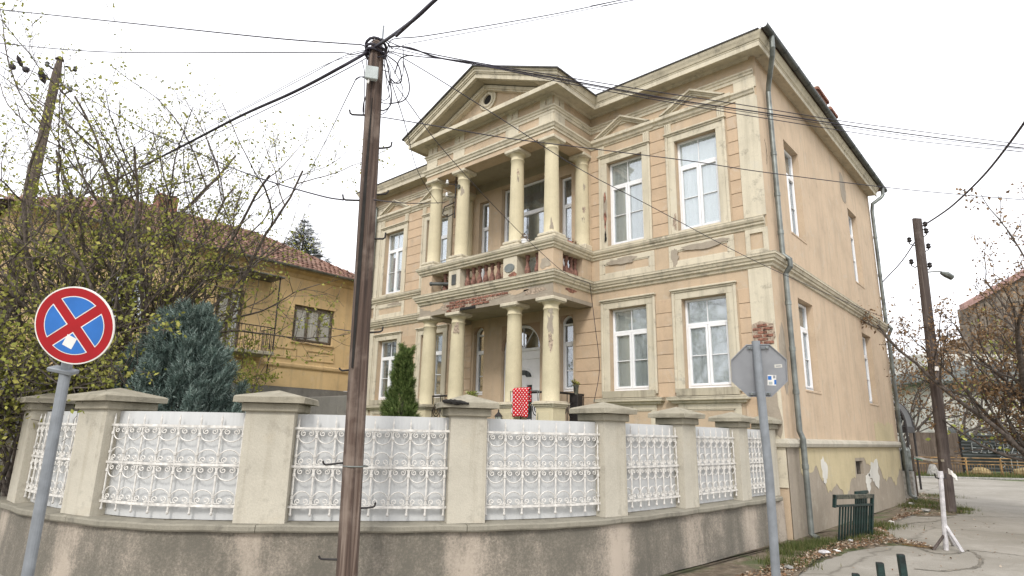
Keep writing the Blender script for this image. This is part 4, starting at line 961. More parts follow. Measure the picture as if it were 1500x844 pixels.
# coping in cast lengths
cuts = [0]+ps+[LT]; prof = [(.02, .765), (-.0, .772), (-.012, .79), (-.012, .835), (.006, .85), (.30, .862), (.74, .862), (.75, .85), (.75, .77)]
for a, c in zip(cuts[:-1], cuts[1:]):
    if c-a < .2: continue
    st = np.linspace(a+.004, c-.004, max(3, int((c-a)/.15))); V = []; 
    for s in st:
        w = .006*math.sin(s*5.1)+.004*math.sin(s*13)
        for o, z in prof: V.append((*off(s, o+w*(o < .1)), z+.004*math.sin(s*7+o)))
    k = len(prof); F = [(i*k+j, (i+1)*k+j, (i+1)*k+(j+1) % k, i*k+(j+1) % k) for i in range(len(st)-1) for j in range(k)]
    F += [tuple(range(k)), tuple((len(st)-1)*k+j for j in range(k))[::-1]]
    MB().add(V, F).build('coping_stone', 'coping', bw_)
def pillar(s, w, i):
    t = tan(s); ang = math.atan2(t[1], t[0]); c = off(s, .09+w/2)
    H = 2.115-ZC
    b = MB(); h = w/2; V = []; n = 7
    for j in range(n):
        z = H*j/(n-1); k = h*(1+.02*(1-j/(n-1)))
        V += [(-k, -k, z), (k, -k, z), (k, k, z), (-k, k, z)]
    F = [(j*4+q, j*4+(q+1) % 4, (j+1)*4+(q+1) % 4, (j+1)*4+q) for j in range(n-1) for q in range(4)]
    b.add(V, F); o = b.build('pillar', 'pillar', bw_); o.location = (*c, ZC+.005); o.rotation_euler = (0, 0, ang)
    b = MB(); b.bbox((-h-.045, -h-.045, H-.0), (h+.045, h+.045, H+.105), .012); b.build('cap_moulding', 'cap', o)
    b = MB(); e = h+.125; jt = lambda: random.uniform(-.012, .012)
    V = [(sx*e+jt(), sy*e+jt(), z) for z in (H+.105, H+.17) for sx, sy in ((-1, -1), (0, -1), (1, -1), (1, 0), (1, 1), (0, 1), (-1, 1), (-1, 0))]
    V += [(sx*e*.95+jt(), sy*e*.95+jt(), H+.185) for sx, sy in ((-1, -1), (0, -1), (1, -1), (1, 0), (1, 1), (0, 1), (-1, 1), (-1, 0))]
    V += [(0, 0, H+.285+jt())]
    F = [tuple(range(8))[::-1]]+[(r*8+q, r*8+(q+1) % 8, (r+1)*8+(q+1) % 8, (r+1)*8+q) for r in (0, 1) for q in range(8)]+[(16+q, 16+(q+1) % 8, 24) for q in range(8)]
    b.add(V, F); b.build('cap_slab', 'cap', o)
    return o
pobj = [pillar(s, w, i) for i, (s, (p, w)) in enumerate(zip(ps, pill))]
# broken dark edge on the third pillar's cap: a black bituminous lump
pc = pobj[7]; pc_loc = off(ps[7], .09+.23)

g7 = np.random.default_rng(77); V = []; n7, m7 = 14, 8
for i in range(n7):
    t = i/(n7-1)
    for k in range(m7):
        a = 2*PI*k/m7; r = (.028+.012*g7.random())*(.5+math.sin(PI*min(1, t*1.05+.02))*.7); V.append((-.37+.33*t, -.375+r*math.cos(a), 2.115-ZC+.175+r*.8*math.sin(a)-.02*t))
MB().add(V, [(i*m7+k, i*m7+(k+1) % m7, (i+1)*m7+(k+1) % m7, (i+1)*m7+k) for i in range(n7-1) for k in range(m7)]).build('tar_lump', 'gap', pobj[7])
# garden level behind the wall
gp = [tuple(off(s, .6)) for s in ss[::6]]+[(-.4, -.3), (-.4, -.02), (-14.5, -.02), (-14.5, 12), (-60, 12), (-60, -9.2)]
gp = [tuple(p) for p in gp]; 
me = MB().add([(*p, .8) for p in gp], [tuple(range(len(gp)))]).build('garden_ground', 'lawn'); me['kind'] = 'structure'; me['label'] = 'rough garden soil behind the boundary wall'

# ornamental white fence bays between the pillars
ZB, ZM, ZTOP = 1.03, 1.49, 1.935
def spiral(cx, cz, r, turns, a0, sgn, n=16):
    return [(cx+r*(1-.78*t)*math.cos(a0+sgn*2*PI*turns*t), 0, cz+r*(1-.78*t)*math.sin(a0+sgn*2*PI*turns*t)) for t in np.linspace(0, 1, n)]
CW = .235
def scroll_mesh():
    """two volutes hanging under a rail joined by a wide U, cell width CW, rail at z=0, growing downward"""
    b = MB(); R_ = CW*.46
    U = [(R_*math.cos(a), 0, -.055+R_*.98*math.sin(a)) for a in np.linspace(PI*1.0, PI*2.0, 15)]
    b.tube(U, .0075, 5)
    for s_ in (-1, 1):
        b.tube([(s_*R_, 0, -.055), (s_*R_*.93, 0, -.018), (s_*R_*.70, 0, -.010), (s_*R_*.42, 0, -.012)], .0065, 5)
        sp = spiral(s_*R_*.42, -.046, .036, 1.3, PI/2, -s_); b.tube(sp, .006, 5)
    return b
scr = None; barm = {}
def fence_bay(sa, sb, lab, n):
    root = empty('fence_panel'); root.location = (*off((sa+sb)/2, .3), ZC); bpy.context.view_layer.update()
    tag(root, lab, 'fence', 'white ornamental fence bays between the pillars')
    inv = root.location.copy()
    def loc(p, z): return (p[0]-inv.x, p[1]-inv.y, z-inv.z)
    st = np.linspace(sa, sb, 26)
    for z, h in ((ZB, .014), (ZM, .014), (ZTOP, .014)):
        V = []
        for s in st:
            for o, dz in ((.17, -h), (.17, h), (.20, h), (.20, -h)): V.append(loc(off(s, o), z+dz))
        F = [(i*4+k, (i+1)*4+k, (i+1)*4+(k+1) % 4, i*4+(k+1) % 4) for i in range(len(st)-1) for k in range(4)]+[(0, 1, 2, 3), tuple(len(st)*4-4+k for k in (3, 2, 1, 0))]
        MB().add(V, F).build('rail', 'ironwhite', root)
    # backing sheet, slightly wavy, ribbed
    m = 90; sg = np.linspace(sa-.02, sb+.02, m); V = []
    zt = 2.105; zb = .868
    for i, s in enumerate(sg):
        for z in (zb, zt): V.append(loc(off(s, .255+.004*math.sin(s*9)+.0012*(i % 2)), z))
    for i, s in enumerate(sg):
        for z in (zb, zt): V.append(loc(off(s, .268+.004*math.sin(s*9)+.0025*(i % 2)), z))
    F = [(2*i, 2*i+2, 2*i+3, 2*i+1) for i in range(m-1)]+[(2*m+2*i, 2*m+2*i+1, 2*m+2*i+3, 2*m+2*i+2) for i in range(m-1)]+[(2*i+1, 2*i+3, 2*m+2*i+3, 2*m+2*i+1) for i in range(m-1)]
    MB().add(V, F).build('backing_sheet', 'sheet', root)
    global scr
    cw = (sb-sa-.10)/n
    for k in range(n+1):
        s = sa+.05+k*cw; t = tan(s); a = math.atan2(t[1], t[0]); p = off(s, .185)
        if 'bar' not in barm:
            b = MB(); b.tube([(0, 0, -.085), (0, 0, 1.0)], .0115, 6); b.tube([(0, 0, .99), (0, 0, 1.045)], [.0115, .003], 6)
            for z in (ZM-ZB-.10, ZM-ZB+.12, .10, ZTOP-ZB-.10): b.lathe([(.012, -.02), (.02, -.014), (.02, .014), (.012, .02)], (0, 0, z), 8)
            b.lathe([(.008, -.105), (.017, -.095), (.017, -.08), (.012, -.07)], (0, 0, 0), 8)
            barm['bar'] = o = b.build('bar', 'ironwhite', root)
        else: o = dupo(barm['bar'], root)
        o.location = loc(p, ZB); o.rotation_euler = (random.uniform(-.01, .01), random.uniform(-.01, .01), a)
        if k == n: break
        s = sa+.05+(k+.5)*cw; t = tan(s); a = math.atan2(t[1], t[0]); p = off(s, .185)
        for z, up in ((ZTOP-.014, 1), (ZM+.014, -1), (ZM-.014, 1), (ZB+.014, -1)):
            if scr is None: scr = o = scroll_mesh().build('scroll', 'ironwhite', root)
            else: o = dupo(scr, root)
            o.location = loc(p, z); o.rotation_euler = (0, 0, a); o.scale = (cw/CW, 1, up)
    return root
labs = ['white scrollwork fence bay farthest round the bend, left of the no stopping post', 'white scrollwork fence bay second from the left end of the wall', 'white scrollwork fence bay third from the left end of the wall', 'white scrollwork fence bay left of the slim grey no stopping post', 'narrow white scrollwork bay right behind the no stopping sign post',
        'white scrollwork bay in front of the blue conifer', 'wide white scrollwork bay crossed by the wooden utility pole', 'white scrollwork bay below the red polka dot towel', 'white scrollwork bay under the left of the two right hand ground floor windows', 'small white scrollwork bay just left of the stop sign, not crossed by its post', 'last white scrollwork bay, partly behind the stop sign post']
nb = [7, 7, 6, 6, 7, 7, 8, 7, 7, 7, 6]
for i in range(len(ps)-1):
    sa, sb = ps[i]+pill[i][1]/2-.01, ps[i+1]-pill[i+1][1]/2+.01
    if i >= 2: fence_bay(sa, sb, labs[i], nb[i])

# ------------------------------------------------------------------ porch railing and small things on the porch
pr = empty('porch_railing', (PX1-.2, PY+.2, 2.0)); tag(pr, 'black wrought iron railing with ring ornaments at the porch side', 'railing')
def rail_piece(parent, p0, p1, z0, z1, n):
    p0, p1 = np.array(p0), np.array(p1); o = np.array(parent.location)
    MB().tube([(*p0, z1)-o, (*p1, z1)-o], .03, 6).build('top_rail', 'iron', parent)
    MB().tube([(*p0, z0+.1)-o, (*p1, z0+.1)-o], .012, 5).build('bottom_rail', 'iron', parent)
    for k in range(n+1):
        q = p0+(p1-p0)*k/n; MB().tube([(*q, z0)-o, (*q, z1)-o], .011, 5).build('baluster_bar', 'iron', parent)
    d = (p1-p0)/np.linalg.norm(p1-p0)
    for k in range(n):
        q = p0+(p1-p0)*(k+.5)/n; zc = (z0+z1)/2+.05
        for rr in (.13, .07):
            b = MB(); b.tube([np.array([*(q+d*rr*math.cos(a)), zc+rr*1.3*math.sin(a)])-o for a in np.linspace(0, 2*PI, 18)], .012, 5); b.build('ring', 'iron', parent)
rail_piece(pr, (PX1-.24, PY+.55), (PX1-.24, -.1), 2.05, 2.93, 3)
pr2 = empty('porch_railing', (PC+1.6, colY, 2.0)); tag(pr2, 'black iron railing between the two right porch columns', 'railing'); rail_piece(pr2, (colx[2]+.26, colY), (colx[3]-.26, colY), 2.05, 2.93, 2)
pr3 = empty('porch_railing', (PC-1.6, colY, 2.0)); tag(pr3, 'thin black iron railing between the two left porch columns', 'railing'); rail_piece(pr3, (colx[0]+.26, colY), (colx[1]-.26, colY), 2.05, 2.93, 2)
def cloth(name, mat, x0, x1, y, z0, z1, lab, cat, seed):
    """cloth folded over the rail: front and back leaf with soft folds"""
    r = np.random.default_rng(seed); nu, nv = 22, 26; V = []; UV = []
    for j in range(nv):
        t = j/(nv-1)
        for i in range(nu):
            u = i/(nu-1); tt = t*1.55
            if tt < 1: yy, z = y-.055, z0+(z1-z0)*tt
            elif tt < 1.08: a = (tt-1)/.08*PI; yy, z = y-.055*math.cos(a), z1+.04*math.sin(a)
            else: yy, z = y+.055, z1-(tt-1.08)*(z1-z0)
            k = max(0, 1-abs(tt-1)*.9)
            V.append((x0+(x1-x0)*u+.02*(1-tt)*math.sin(3*u+seed), yy+.018*math.sin(u*9+seed)*(1-k*.7)*(-1 if tt < 1 else 1), z+.012*math.sin(u*5)*(tt < .5)))
    F = [(j*nu+i, j*nu+i+1, (j+1)*nu+i+1, (j+1)*nu+i) for j in range(nv-1) for i in range(nu-1)]
    o = MB().add(V, F).build(name, mat, smooth=True); uvl = o.data.uv_layers.new()
    for p in o.data.polygons:
        for li in p.loop_indices:
            vi = o.data.loops[li].vertex_index; uvl.data[li].uv = ((vi % nu)/(nu-1), (vi//nu)/(nv-1)*1.55)
    md = o.modifiers.new('thickness', 'SOLIDIFY'); md.thickness = .006
    return tag(o, lab, cat)
cloth('towel', 'dots', colx[2]+.27, colx[2]+.77, colY-.28, 2.33, 3.0, 'red cloth with white polka dots draped between the right porch columns', 'towel', 1)
cloth('towel', 'towelwhite', colx[2]+.17, colx[2]+.45, colY-.20, 2.42, 2.9, 'plain white cloth hanging half hidden behind the red dotted one', 'towel', 2)
dl = empty('drying_rack', (colx[2]+.5, colY-.24, 2.0)); tag(dl, 'thin metal clothes rack holding the dotted cloth', 'rack')
for y_ in (-.04, .04): MB().tube([(-.35, y_, .95), (.5, y_, .95)], .008, 5).build('rod', 'zinc', dl)
for x_ in (-.35, .5):
    MB().tube([(x_, -.04, 0), (x_, .04, .96)], .008, 5).build('leg', 'zinc', dl); MB().tube([(x_, .06, 0), (x_, -.04, .96)], .008, 5).build('leg', 'zinc', dl)
# lantern
ln = empty('lantern', (colx[2]-.12, PY-.16, 2.02)); tag(ln, 'small black carriage lantern standing by the porch pedestal above the fence', 'lantern')
b = MB(); b.lathe([(.05, 0), (.06, .02), (.04, .05), (.07, .10), (.07, .115)], n=6); b.build('base', 'iron', ln)
MB().lathe([(.06, .115), (.085, .32)], n=6).build('glass', 'lampglass', ln)
MB().lathe([(.11, .32), (.10, .34), (.03, .42), (.015, .45), (.02, .47), (.005, .50)], n=6).build('roof', 'iron', ln)
for k in range(6):
    a = 2*PI*k/6; MB().tube([(.062*math.cos(a), .062*math.sin(a), .11), (.088*math.cos(a), .088*math.sin(a), .33)], .006, 4).build('bar', 'iron', ln)
MB().box((-.03, -.03, -.9), (.03, .03, 0)).build('post', 'iron', ln)
# black and red thing of unclear kind above the fence, built as iron handrail
br_ = empty('iron_handrail', (colx[1]+.75, PY-.25, 2.0)); tag(br_, 'curled black iron stair handrail seen over the fence beside the lantern', 'railing')
MB().tube([(-.3, 0, .05), (-.1, 0, .1), (.25, 0, .12)], .025, 6).build('rail', 'iron', br_); MB().tube([(.1, 0, .1), (-.02, 0, .62)], .03, 6).build('bar', 'iron', br_); MB().tube([(-.3, 0, .05), (-.36, 0, .14), (-.3, 0, .22), (-.22, 0, .17)], .02, 6).build('curl', 'iron', br_)
MB().tube([(-.05, 0, -1.2), (-.05, 0, .1)], .02, 6).build('post', 'iron', br_)
MB().bbox((.0, -.05, .0), (.3, .05, .07), .02).build('red_grip', 'terracotta', br_)
# flower pots
def leaf_cloud(c, r, n, size, mat, parent, name='foliage', seed=0, flat=1.0, upb=0.0):
    g_ = np.random.default_rng(seed); P = g_.normal(0, 1, (n, 3)); P /= np.linalg.norm(P, axis=1)[:, None]; P *= (g_.random(n)**.4)[:, None]
    P = np.array(c)+P*np.array(r); return leaves(P, size, mat, parent, name, g_)
def leaves(P, size, mat, parent, name='leaves', g_=None, aspect=.55, droop=0.0, dirs=None):
    """one folded pointed leaf of two quads at every point of P, random facing"""
    g_ = g_ or rng; n = len(P); A = g_.normal(0, 1, (n, 3)) if dirs is None else dirs+g_.normal(0, .45, (n, 3)); A[:, 2] -= droop; A /= np.linalg.norm(A, axis=1)[:, None]
    B = np.cross(A, g_.normal(0, 1, (n, 3))); B /= np.linalg.norm(B, axis=1)[:, None]; N = np.cross(A, B)
    sz = (size*(.6+.8*g_.random(n)))[:, None]; w = sz*aspect*.5
    V = np.stack([P, P+A*sz*.45+B*w+N*sz*.08, P+A*sz, P+A*sz*.45-B*w+N*sz*.08, ], 1).reshape(-1, 3)
    i = np.arange(n)*4; F = np.stack([i, i+1, i+2, i+3], 1)
    return rawmesh(name, V, F, mat, parent)
def pot(loc, r, h, mat, lab, leafm=None, sd_=0, lr=.12, n=120, ls=.05):
    o = empty('flower_pot', loc); tag(o, lab, 'flower pot')
    MB().lathe([(r*.7, 0), (r*.95, h*.82), (r*1.08, h*.83), (r*1.08, h), (r*.95, h), (r*.9, h*.9), (0.001, h*.88)], n=18).build('pot', mat, o)
    if leafm: leaf_cloud((0, 0, h+lr*.6), (lr, lr, lr*.8), n, ls, leafm, o, 'plant', sd_)
    return o
pot((colx[2]+.42, PY+.1, 6.66), .10, .17, 'ceramic', 'small white pot with dry stems on the balcony rail', 'litterm', 2, .12, 50, .06)
b_ = empty('flower_box', (PX1-.2, -.95, 6.66)); tag(b_, 'red clay planter on the side rail of the balcony', 'planter')
MB().bbox((-.09, -.26, 0), (.09, .26, .16), .015).build('box', 'terracotta', b_); MB().bbox((-.075, -.24, .161), (.075, .24, .165), .001).build('soil', 'soil', b_)
leaf_cloud((0, .05, .19), (.08, .22, .07), 60, .05, 'litterm', b_, 'dry_plant', 4)
pot((PX1-.2, -.52, 6.66), .08, .15, 'rust', 'dull brown pot beside the red planter on the balcony', 'litterm', 5, .1, 50, .05)
pot((colx[1]+.62, colY-.02, 2.66), .1, .14, 'iron', 'pot of pale yellow flowers on the porch by the second column', 'potleaf', 6, .17, 260, .06)
pot((colx[3]+.02, -.45, 2.92), .07, .24, 'rust', 'slim brown vase with a dark sprig by the right porch window', 'leafy2', 7, .09, 60, .07)
MB().box((-.3, -.3, 0), (.3, .3, 0)); 
st_ = MB().bbox((colx[1]+.5, colY-.13, 2.0), (colx[1]+.74, colY+.1, 2.655), .01).build('plant_stand', 'iron'); tag(st_, 'dark plant stand under the yellow flowers on the porch', 'stand')
st_ = MB().bbox((colx[3]-.1, -.57, 2.0), (colx[3]+.14, -.33, 2.915), .01).build('plant_stand', 'iron'); tag(st_, 'dark plant stand under the brown vase on the porch', 'stand')

# ------------------------------------------------------------------ utility poles
def wooden_pole(x, y, z1, r0, r1, mat, lean=(0, 0), n=14, seed=0, split=False, tip=True):
    g_ = np.random.default_rng(seed); V = []; m = 26
    ph = g_.random(4)*6
    for i in range(m):
        t = i/(m-1); r = r0+(r1-r0)*t; z = z1*t-.3*(i == 0)
        for k in range(n):
            a = 2*PI*k/n; rr = r*(1+.05*math.sin(2*a+ph[0]+t)+.03*math.sin(5*a+ph[1]))
            if split and abs(((a-split+PI) % (2*PI))-PI) < .28: rr *= .72
            if tip and i == m-1: rr *= .55
            V.append((lean[0]*t+rr*math.cos(a), lean[1]*t+rr*math.sin(a), z+(.02*math.sin(a*2) if i == m-1 else 0)))
    F = [(i*n+k, i*n+(k+1) % n, (i+1)*n+(k+1) % n, (i+1)*n+k) for i in range(m-1) for k in range(n)]+[tuple((m-1)*n+k for k in range(n))]
    root = empty('utility_pole', (x, y, 0)); o = MB().add(V, F).build('shaft', mat, root)
    return root
px_, py_ = at(508, 844, 6.3)[:2]
top = zon(552, 62, px_, py_)
# lean: find where the top pixel sits on the plane facing the camera at the pole
P0 = np.array([px_, py_]); hv = P0-CAM[:2]; hv /= np.linalg.norm(hv)
def onplane(px, py, P0):
    hv = np.array(P0[:2])-CAM[:2]; hv = hv/np.linalg.norm(hv)
    v = CR*(px-750)/FPX + CU*(422-py)/FPX + CF
    t = ((np.array(P0[:2])-CAM[:2])@hv)/(v[:2]@hv); return CAM+v*t
Tp = onplane(552, 60, P0); Bp = onplane(508, 844, P0)
k_ = Tp[2]/(Tp[2]-Bp[2]); base = Tp-(Tp-Bp)*k_
pole1 = wooden_pole(base[0], base[1], Tp[2], .112, .10, 'pole', lean=(Tp-base)[:2], seed=2, split=math.atan2(CAM[1]-base[1], CAM[0]-base[0])+.55, n=24)
tag(pole1, 'tall weathered wooden utility pole in front of the wall, tangled with cables', 'pole')
def on_pole1(px, py, out=0.0):
    p = onplane(px, py, P0); return p-np.array([*hv, 0])*out
def L1_(p): return np.array(p)-np.array([base[0], base[1], 0])
# climbing hooks: a bar with an upturned end, all measured from the photo
for (xa, ya_, xb_, yb_, up) in [(535, 169, 513, 168, 7), (550, 218, 573, 216, 8), (533, 294, 503, 293, 8), (545, 286, 568, 284, 5), (542, 350, 564, 350, 9), (525, 676, 474, 681, 6), (522, 745, 549, 743, 7), (500, 820, 468, 819, 5), (532, 488, 560, 486, 7), (528, 541, 498, 543, 4)]:
    s_ = 1 if xb_ > xa else -1
    pts = [L1_(on_pole1(xa-s_*6, ya_)), L1_(on_pole1((xa+xb_)/2, (ya_+yb_)/2)), L1_(on_pole1(xb_-s_*3, yb_)), L1_(on_pole1(xb_, yb_-2)), L1_(on_pole1(xb_+s_, yb_-up))]
    MB().tube(pts, .0115, 6).build('climbing_hook', 'iron', pole1)
cb = L1_(on_pole1(544, 118, .14)); ux = np.array([*np.array([hv[1], -hv[0]]), 0]); uz = np.array([0, 0, 1.]); un = -np.array([*hv, 0])
def pol_mf(u, d, z): return tuple(cb+ux*u+un*d+uz*z)
P_ = [L1_(on_pole1(x, y, .11)) for x, y in ((545, 150), (541, 200), (536, 260), (531, 330), (526, 400), (521, 470), (516, 540))]
bck = MB()
for i in range(len(P_)-1):
    w0, w1 = .004+.016*math.sin(PI*i/7), .004+.016*math.sin(PI*(i+1)/7); bck.add([P_[i]-ux*w0, P_[i]+ux*w0, P_[i+1]+ux*w1, P_[i+1]-ux*w1, P_[i]-ux*w0-un*.03, P_[i]+ux*w0-un*.03, P_[i+1]+ux*w1-un*.03, P_[i+1]-ux*w1-un*.03], [(0, 1, 2, 3), (4, 5, 6, 7), (0, 4, 7, 3), (1, 5, 6, 2)])
bck.build('drying_crack', 'gap', pole1)
jb = MB().bbox((-.07, -.02, -.085), (.07, .05, .075), .012, pol_mf).build('junction_box', 'box', pole1)
MB().bbox((-.078, .03, -.09), (.078, .056, .082), .008, pol_mf).build('box_lid', 'box', jb); MB().tube([pol_mf(-.03, .02, -.09), pol_mf(-.035, .02, -.14)], .014, 6).build('cable_gland', 'swhite', jb)
MB().tube([L1_(on_pole1(559, 72)), L1_(on_pole1(562, 38))], .013, 6).build('steel_rod', 'galv', pole1)
for z_ in (72, 402/1): pass
for py0 in (66, 74, 80):
    c = L1_(on_pole1(551-(py0-66)*.05, py0)); b = MB()
    b.tube([c+np.array([.125*math.cos(a), .125*math.sin(a), .02*math.sin(a*2+py0)]) for a in np.linspace(0, 2*PI, 16)], .018, 5); b.build('cable_band', 'cablem', pole1)
c = L1_(on_pole1(521, 683)); b = MB(); b.tube([c+np.array([.13*math.cos(a), .13*math.sin(a), 0]) for a in np.linspace(0, 2*PI, 16)], .008, 4); b.build('wire_band', 'zinc', pole1)
# loops of slack cable hanging off the head (each its own coil)
def px_curve(pts, d0, d1, k=8):
    pts = np.array(pts, float); P = [at(x, y, d0+(d1-d0)*i/(len(pts)-1)) for i, (x, y) in enumerate(pts)]; return crom(P, k)
dp = float((Tp-CAM)@CF)
loops = [[(563, 75), (570, 110), (573, 150), (560, 162), (550, 150)], [(565, 80), (578, 105), (590, 130), (585, 148), (565, 152), (548, 143)], [(562, 78), (566, 120), (570, 140), (562, 147), (552, 140)], [(568, 82), (583, 95), (588, 118), (580, 122), (572, 115)], [(556, 76), (566, 90), (572, 108), (569, 130), (572, 150), (566, 163), (556, 168), (545, 162)],
         [(590, 66), (591, 90), (589, 112), (578, 122), (568, 118)], [(590, 90), (598, 115), (599, 135), (590, 148), (570, 152)], [(538, 78), (537, 95), (540, 110)], [(540, 75), (550, 82), (562, 95), (567, 115), (571, 125)], [(541, 130), (533, 150), (532, 166), (536, 169)], [(530, 88), (534, 110), (533, 165)], [(541, 92), (555, 100), (570, 106)],
         [(575, 72), (563, 60), (552, 66), (541, 76), (549, 83), (563, 82), (570, 74)], [(536, 70), (546, 60), (560, 57), (570, 68), (566, 80)], [(520, 118), (528, 113), (540, 112)], [(578, 108), (585, 88), (595, 82), (605, 81)]]
for i, L in enumerate(loops):
    P = px_curve(L, dp-.1, dp-.1+.06*math.sin(i*2)); MB().tube([L1_(p) for p in P], .0055 if i % 3 else .0085, 5).build('slack_cable', 'cablem', pole1)

# far left brown pole
P0b = at(20, 400, 12.6); Tb = onplane(88, 86, P0b); Bb = onplane(20, 400, P0b); kb = Tb[2]/(Tb[2]-Bb[2]); bb = Tb-(Tb-Bb)*kb
pole2 = wooden_pole(bb[0], bb[1], Tb[2], .115, .085, 'pole3', lean=(Tb-bb)[:2], seed=5, tip=True); tag(pole2, 'leaning brown wooden pole rising behind the leafy tree at left', 'pole')
MB().lathe([(.09, 0), (.06, .05), (.015, .09)], (Tb[0]-bb[0], Tb[1]-bb[1], Tb[2]-.03), 10).build('pointed_top', 'pole3', pole2)
def L2_(p): return np.array(p)-np.array([bb[0], bb[1], 0])
for pts in ([(83, 103), (76, 100), (69, 94)], [(94, 98), (100, 98), (104, 104), (109, 102), (112, 99)], [(88, 124), (96, 128), (104, 134)], [(87, 130), (93, 137), (100, 135), (104, 131)], [(78, 117), (70, 116), (62, 112)]):
    P = crom([L2_(onplane(x, y, P0b)) for x, y in pts], 4); MB().tube(P, .02, 6).build('insulator_hook', 'iron', pole2)
for (x, y) in ((69, 95), (110, 102), (103, 132), (61, 112)):
    MB().lathe([(.02, -.05), (.05, -.02), (.035, .02), (.05, .05), (.02, .08)], L2_(onplane(x, y, P0b)), 8).build('insulator', 'gutter', pole2)

# right dark pole with lamp arm
P0c = G(1392, 752); Tc = onplane(1343, 321, P0c); bc = P0c
pole3 = wooden_pole(bc[0], bc[1], Tc[2], .165, .125, 'pole2', lean=(Tc-bc)[:2], seed=9, tip=False); tag(pole3, 'dark wooden pole with insulators and a street lamp arm at the side street', 'pole')
def L3_(p): return np.array(p)-np.array([bc[0], bc[1], 0])
def q3(x, y): return L3_(onplane(x, y, P0c))
MB().tube([q3(1356, 399), (q3(1368, 398)), q3(1379, 398)], .02, 6).build('lamp_arm', 'zinc', pole3)
lc = np.array(q3(1386, 402)); lh = MB().tube([lc-CR*.15+[0, 0, .05], lc, lc+CR*.17+[0, 0, -.11]], [.05, .10, .085], 8).build('lamp_head', 'zinc', pole3)
for (x, y) in ((1355, 329), (1357, 339), (1332, 352), (1335, 384), (1360, 361), (1362, 389)):
    MB().lathe([(.03, -.07), (.075, -.03), (.05, .02), (.07, .06), (.02, .1)], q3(x, y), 8).build('insulator', 'iron', pole3)
    xx = 1346 if x < 1345 else 1350
    MB().tube([q3(xx, y+4), q3((x+xx)/2, y+8), q3(x, y+5), q3(x, y)], .018, 5).build('insulator_hook', 'iron', pole3)
t3 = MB(); c = np.array(q3(1372, 543))+un*.16
h3 = np.array([*(bc[:2]-CAM[:2]), 0]); h3 /= np.linalg.norm(h3); u3 = np.array([h3[1], -h3[0], 0])
t3.bbox((-.07, -.01, -.06), (.07, .01, .06), .004, lambda u, d, z: tuple(q3(1371, 541)-h3*.17+u3*u-h3*d+np.array([0, 0, z]))).build('number_plate', 'swhite', pole3)

# ------------------------------------------------------------------ overhead cables, each one a thing
def cable(lab, pts, r, name='overhead_cable', k=10, grp=None, dd=None):
    A_ = [at(*p) for p in pts]
    outf = lambda p: p[0] < -30 or p[0] > 1530 or p[1] < -10
    if outf(pts[-1]): d = A_[-1]-A_[-2]; A_.append(A_[-1]+d/np.linalg.norm(d)*22)
    if outf(pts[0]): d = A_[0]-A_[1]; A_.insert(0, A_[0]+d/np.linalg.norm(d)*22)
    P = crom(A_, k)
    o = MB().tube(P, r, 5).build(name, 'cablem', smooth=True); tag(o, lab, 'cable', grp); return o
D = dp
cable('upper cable from the pole head to the top left corner', [(-80, 4, 11), (0, 14, 10.4), (190, 34, 9), (390, 55, 7.8), (505, 64, D+.1), (530, 66, D), (545, 75, D)], .0085)
cable('second, lower cable from the pole head to the left edge', [(-80, 59, 11), (0, 64, 10.4), (100, 73, 9.5), (190, 77, 8.9), (380, 77, 7.8), (495, 77, D+.1), (515, 80, D), (540, 74, D)], .007)
cable('thick twisted bundle sloping down left from the pole head', [(-60, 384, 24), (20, 340, 20), (90, 302, 16.5), (180, 258, 13), (265, 215, 10.6), (350, 171, 9), (430, 135, 7.9), (500, 98, 7.2), (548, 70, D-.12), (600, 34, 6.2), (640, -2, 5.8), (720, -75, 5)], .020)
cable('thin cable just above the thick sloping bundle', [(20, 338, 20), (90, 296, 16.5), (265, 208, 10.6), (430, 122, 7.9), (505, 82, 7.2), (545, 72, D)], .0045)
cable('thin cable just below the thick sloping bundle', [(20, 344, 20), (90, 308, 16.5), (265, 221, 10.6), (430, 141, 7.9), (510, 100, 7.2), (545, 80, D)], .006)
cable('faint cable running nearest above the sloping bundle', [(20, 336, 20), (180, 250, 13), (350, 162, 9), (470, 98, 7.4), (520, 82, D), (545, 77, D)], .004)
cable('upper of two cables to the top edge right of the pole', [(566, 76, D), (572, 60, D), (585, 56, D), (620, 53, 7.2), (700, 40, 7.6), (820, 19, 8.2), (920, -2, 9), (1000, -18, 9.6)], .0065)
cable('thin lower cable to the top edge right of the pole', [(566, 82, D), (590, 67, D), (620, 60, 7.2), (760, 34, 7.9), (940, -2, 9.2), (1010, -15, 9.7)], .004)
cable('top cable of the four crossing the right half', [(563, 58, D), (600, 72, 7), (700, 92, 7.3), (840, 115, 7.8), (964, 135, 8.2), (1089, 154, 8.7), (1224, 176, 9.2), (1320, 189, 9.6), (1500, 212, 10.4), (1600, 224, 10.9)], .0065)
cable('second thick cable of the four crossing the right half', [(570, 68, D), (600, 70, 7), (640, 84, 7.1), (700, 94, 7.3), (840, 119, 7.8), (982, 145, 8.2), (1124, 166, 8.7), (1320, 195, 9.6), (1500, 217, 10.4), (1600, 228, 10.9)], .009)
cable('third thin cable of the four crossing the right half', [(575, 70, D), (640, 85, 7.1), (740, 103, 7.4), (840, 121, 7.8), (982, 147, 8.2), (1124, 169, 8.7), (1320, 198, 9.6), (1500, 219, 10.4), (1600, 230, 10.9)], .005)
cable('lowest thin cable of the four crossing the right half', [(570, 75, D), (605, 82, 7), (680, 90, 7.2), (740, 103, 7.4), (840, 124, 7.8), (947, 144, 8.2), (1124, 174, 8.7), (1320, 204, 9.6), (1500, 223, 10.4), (1600, 235, 10.9)], .006)
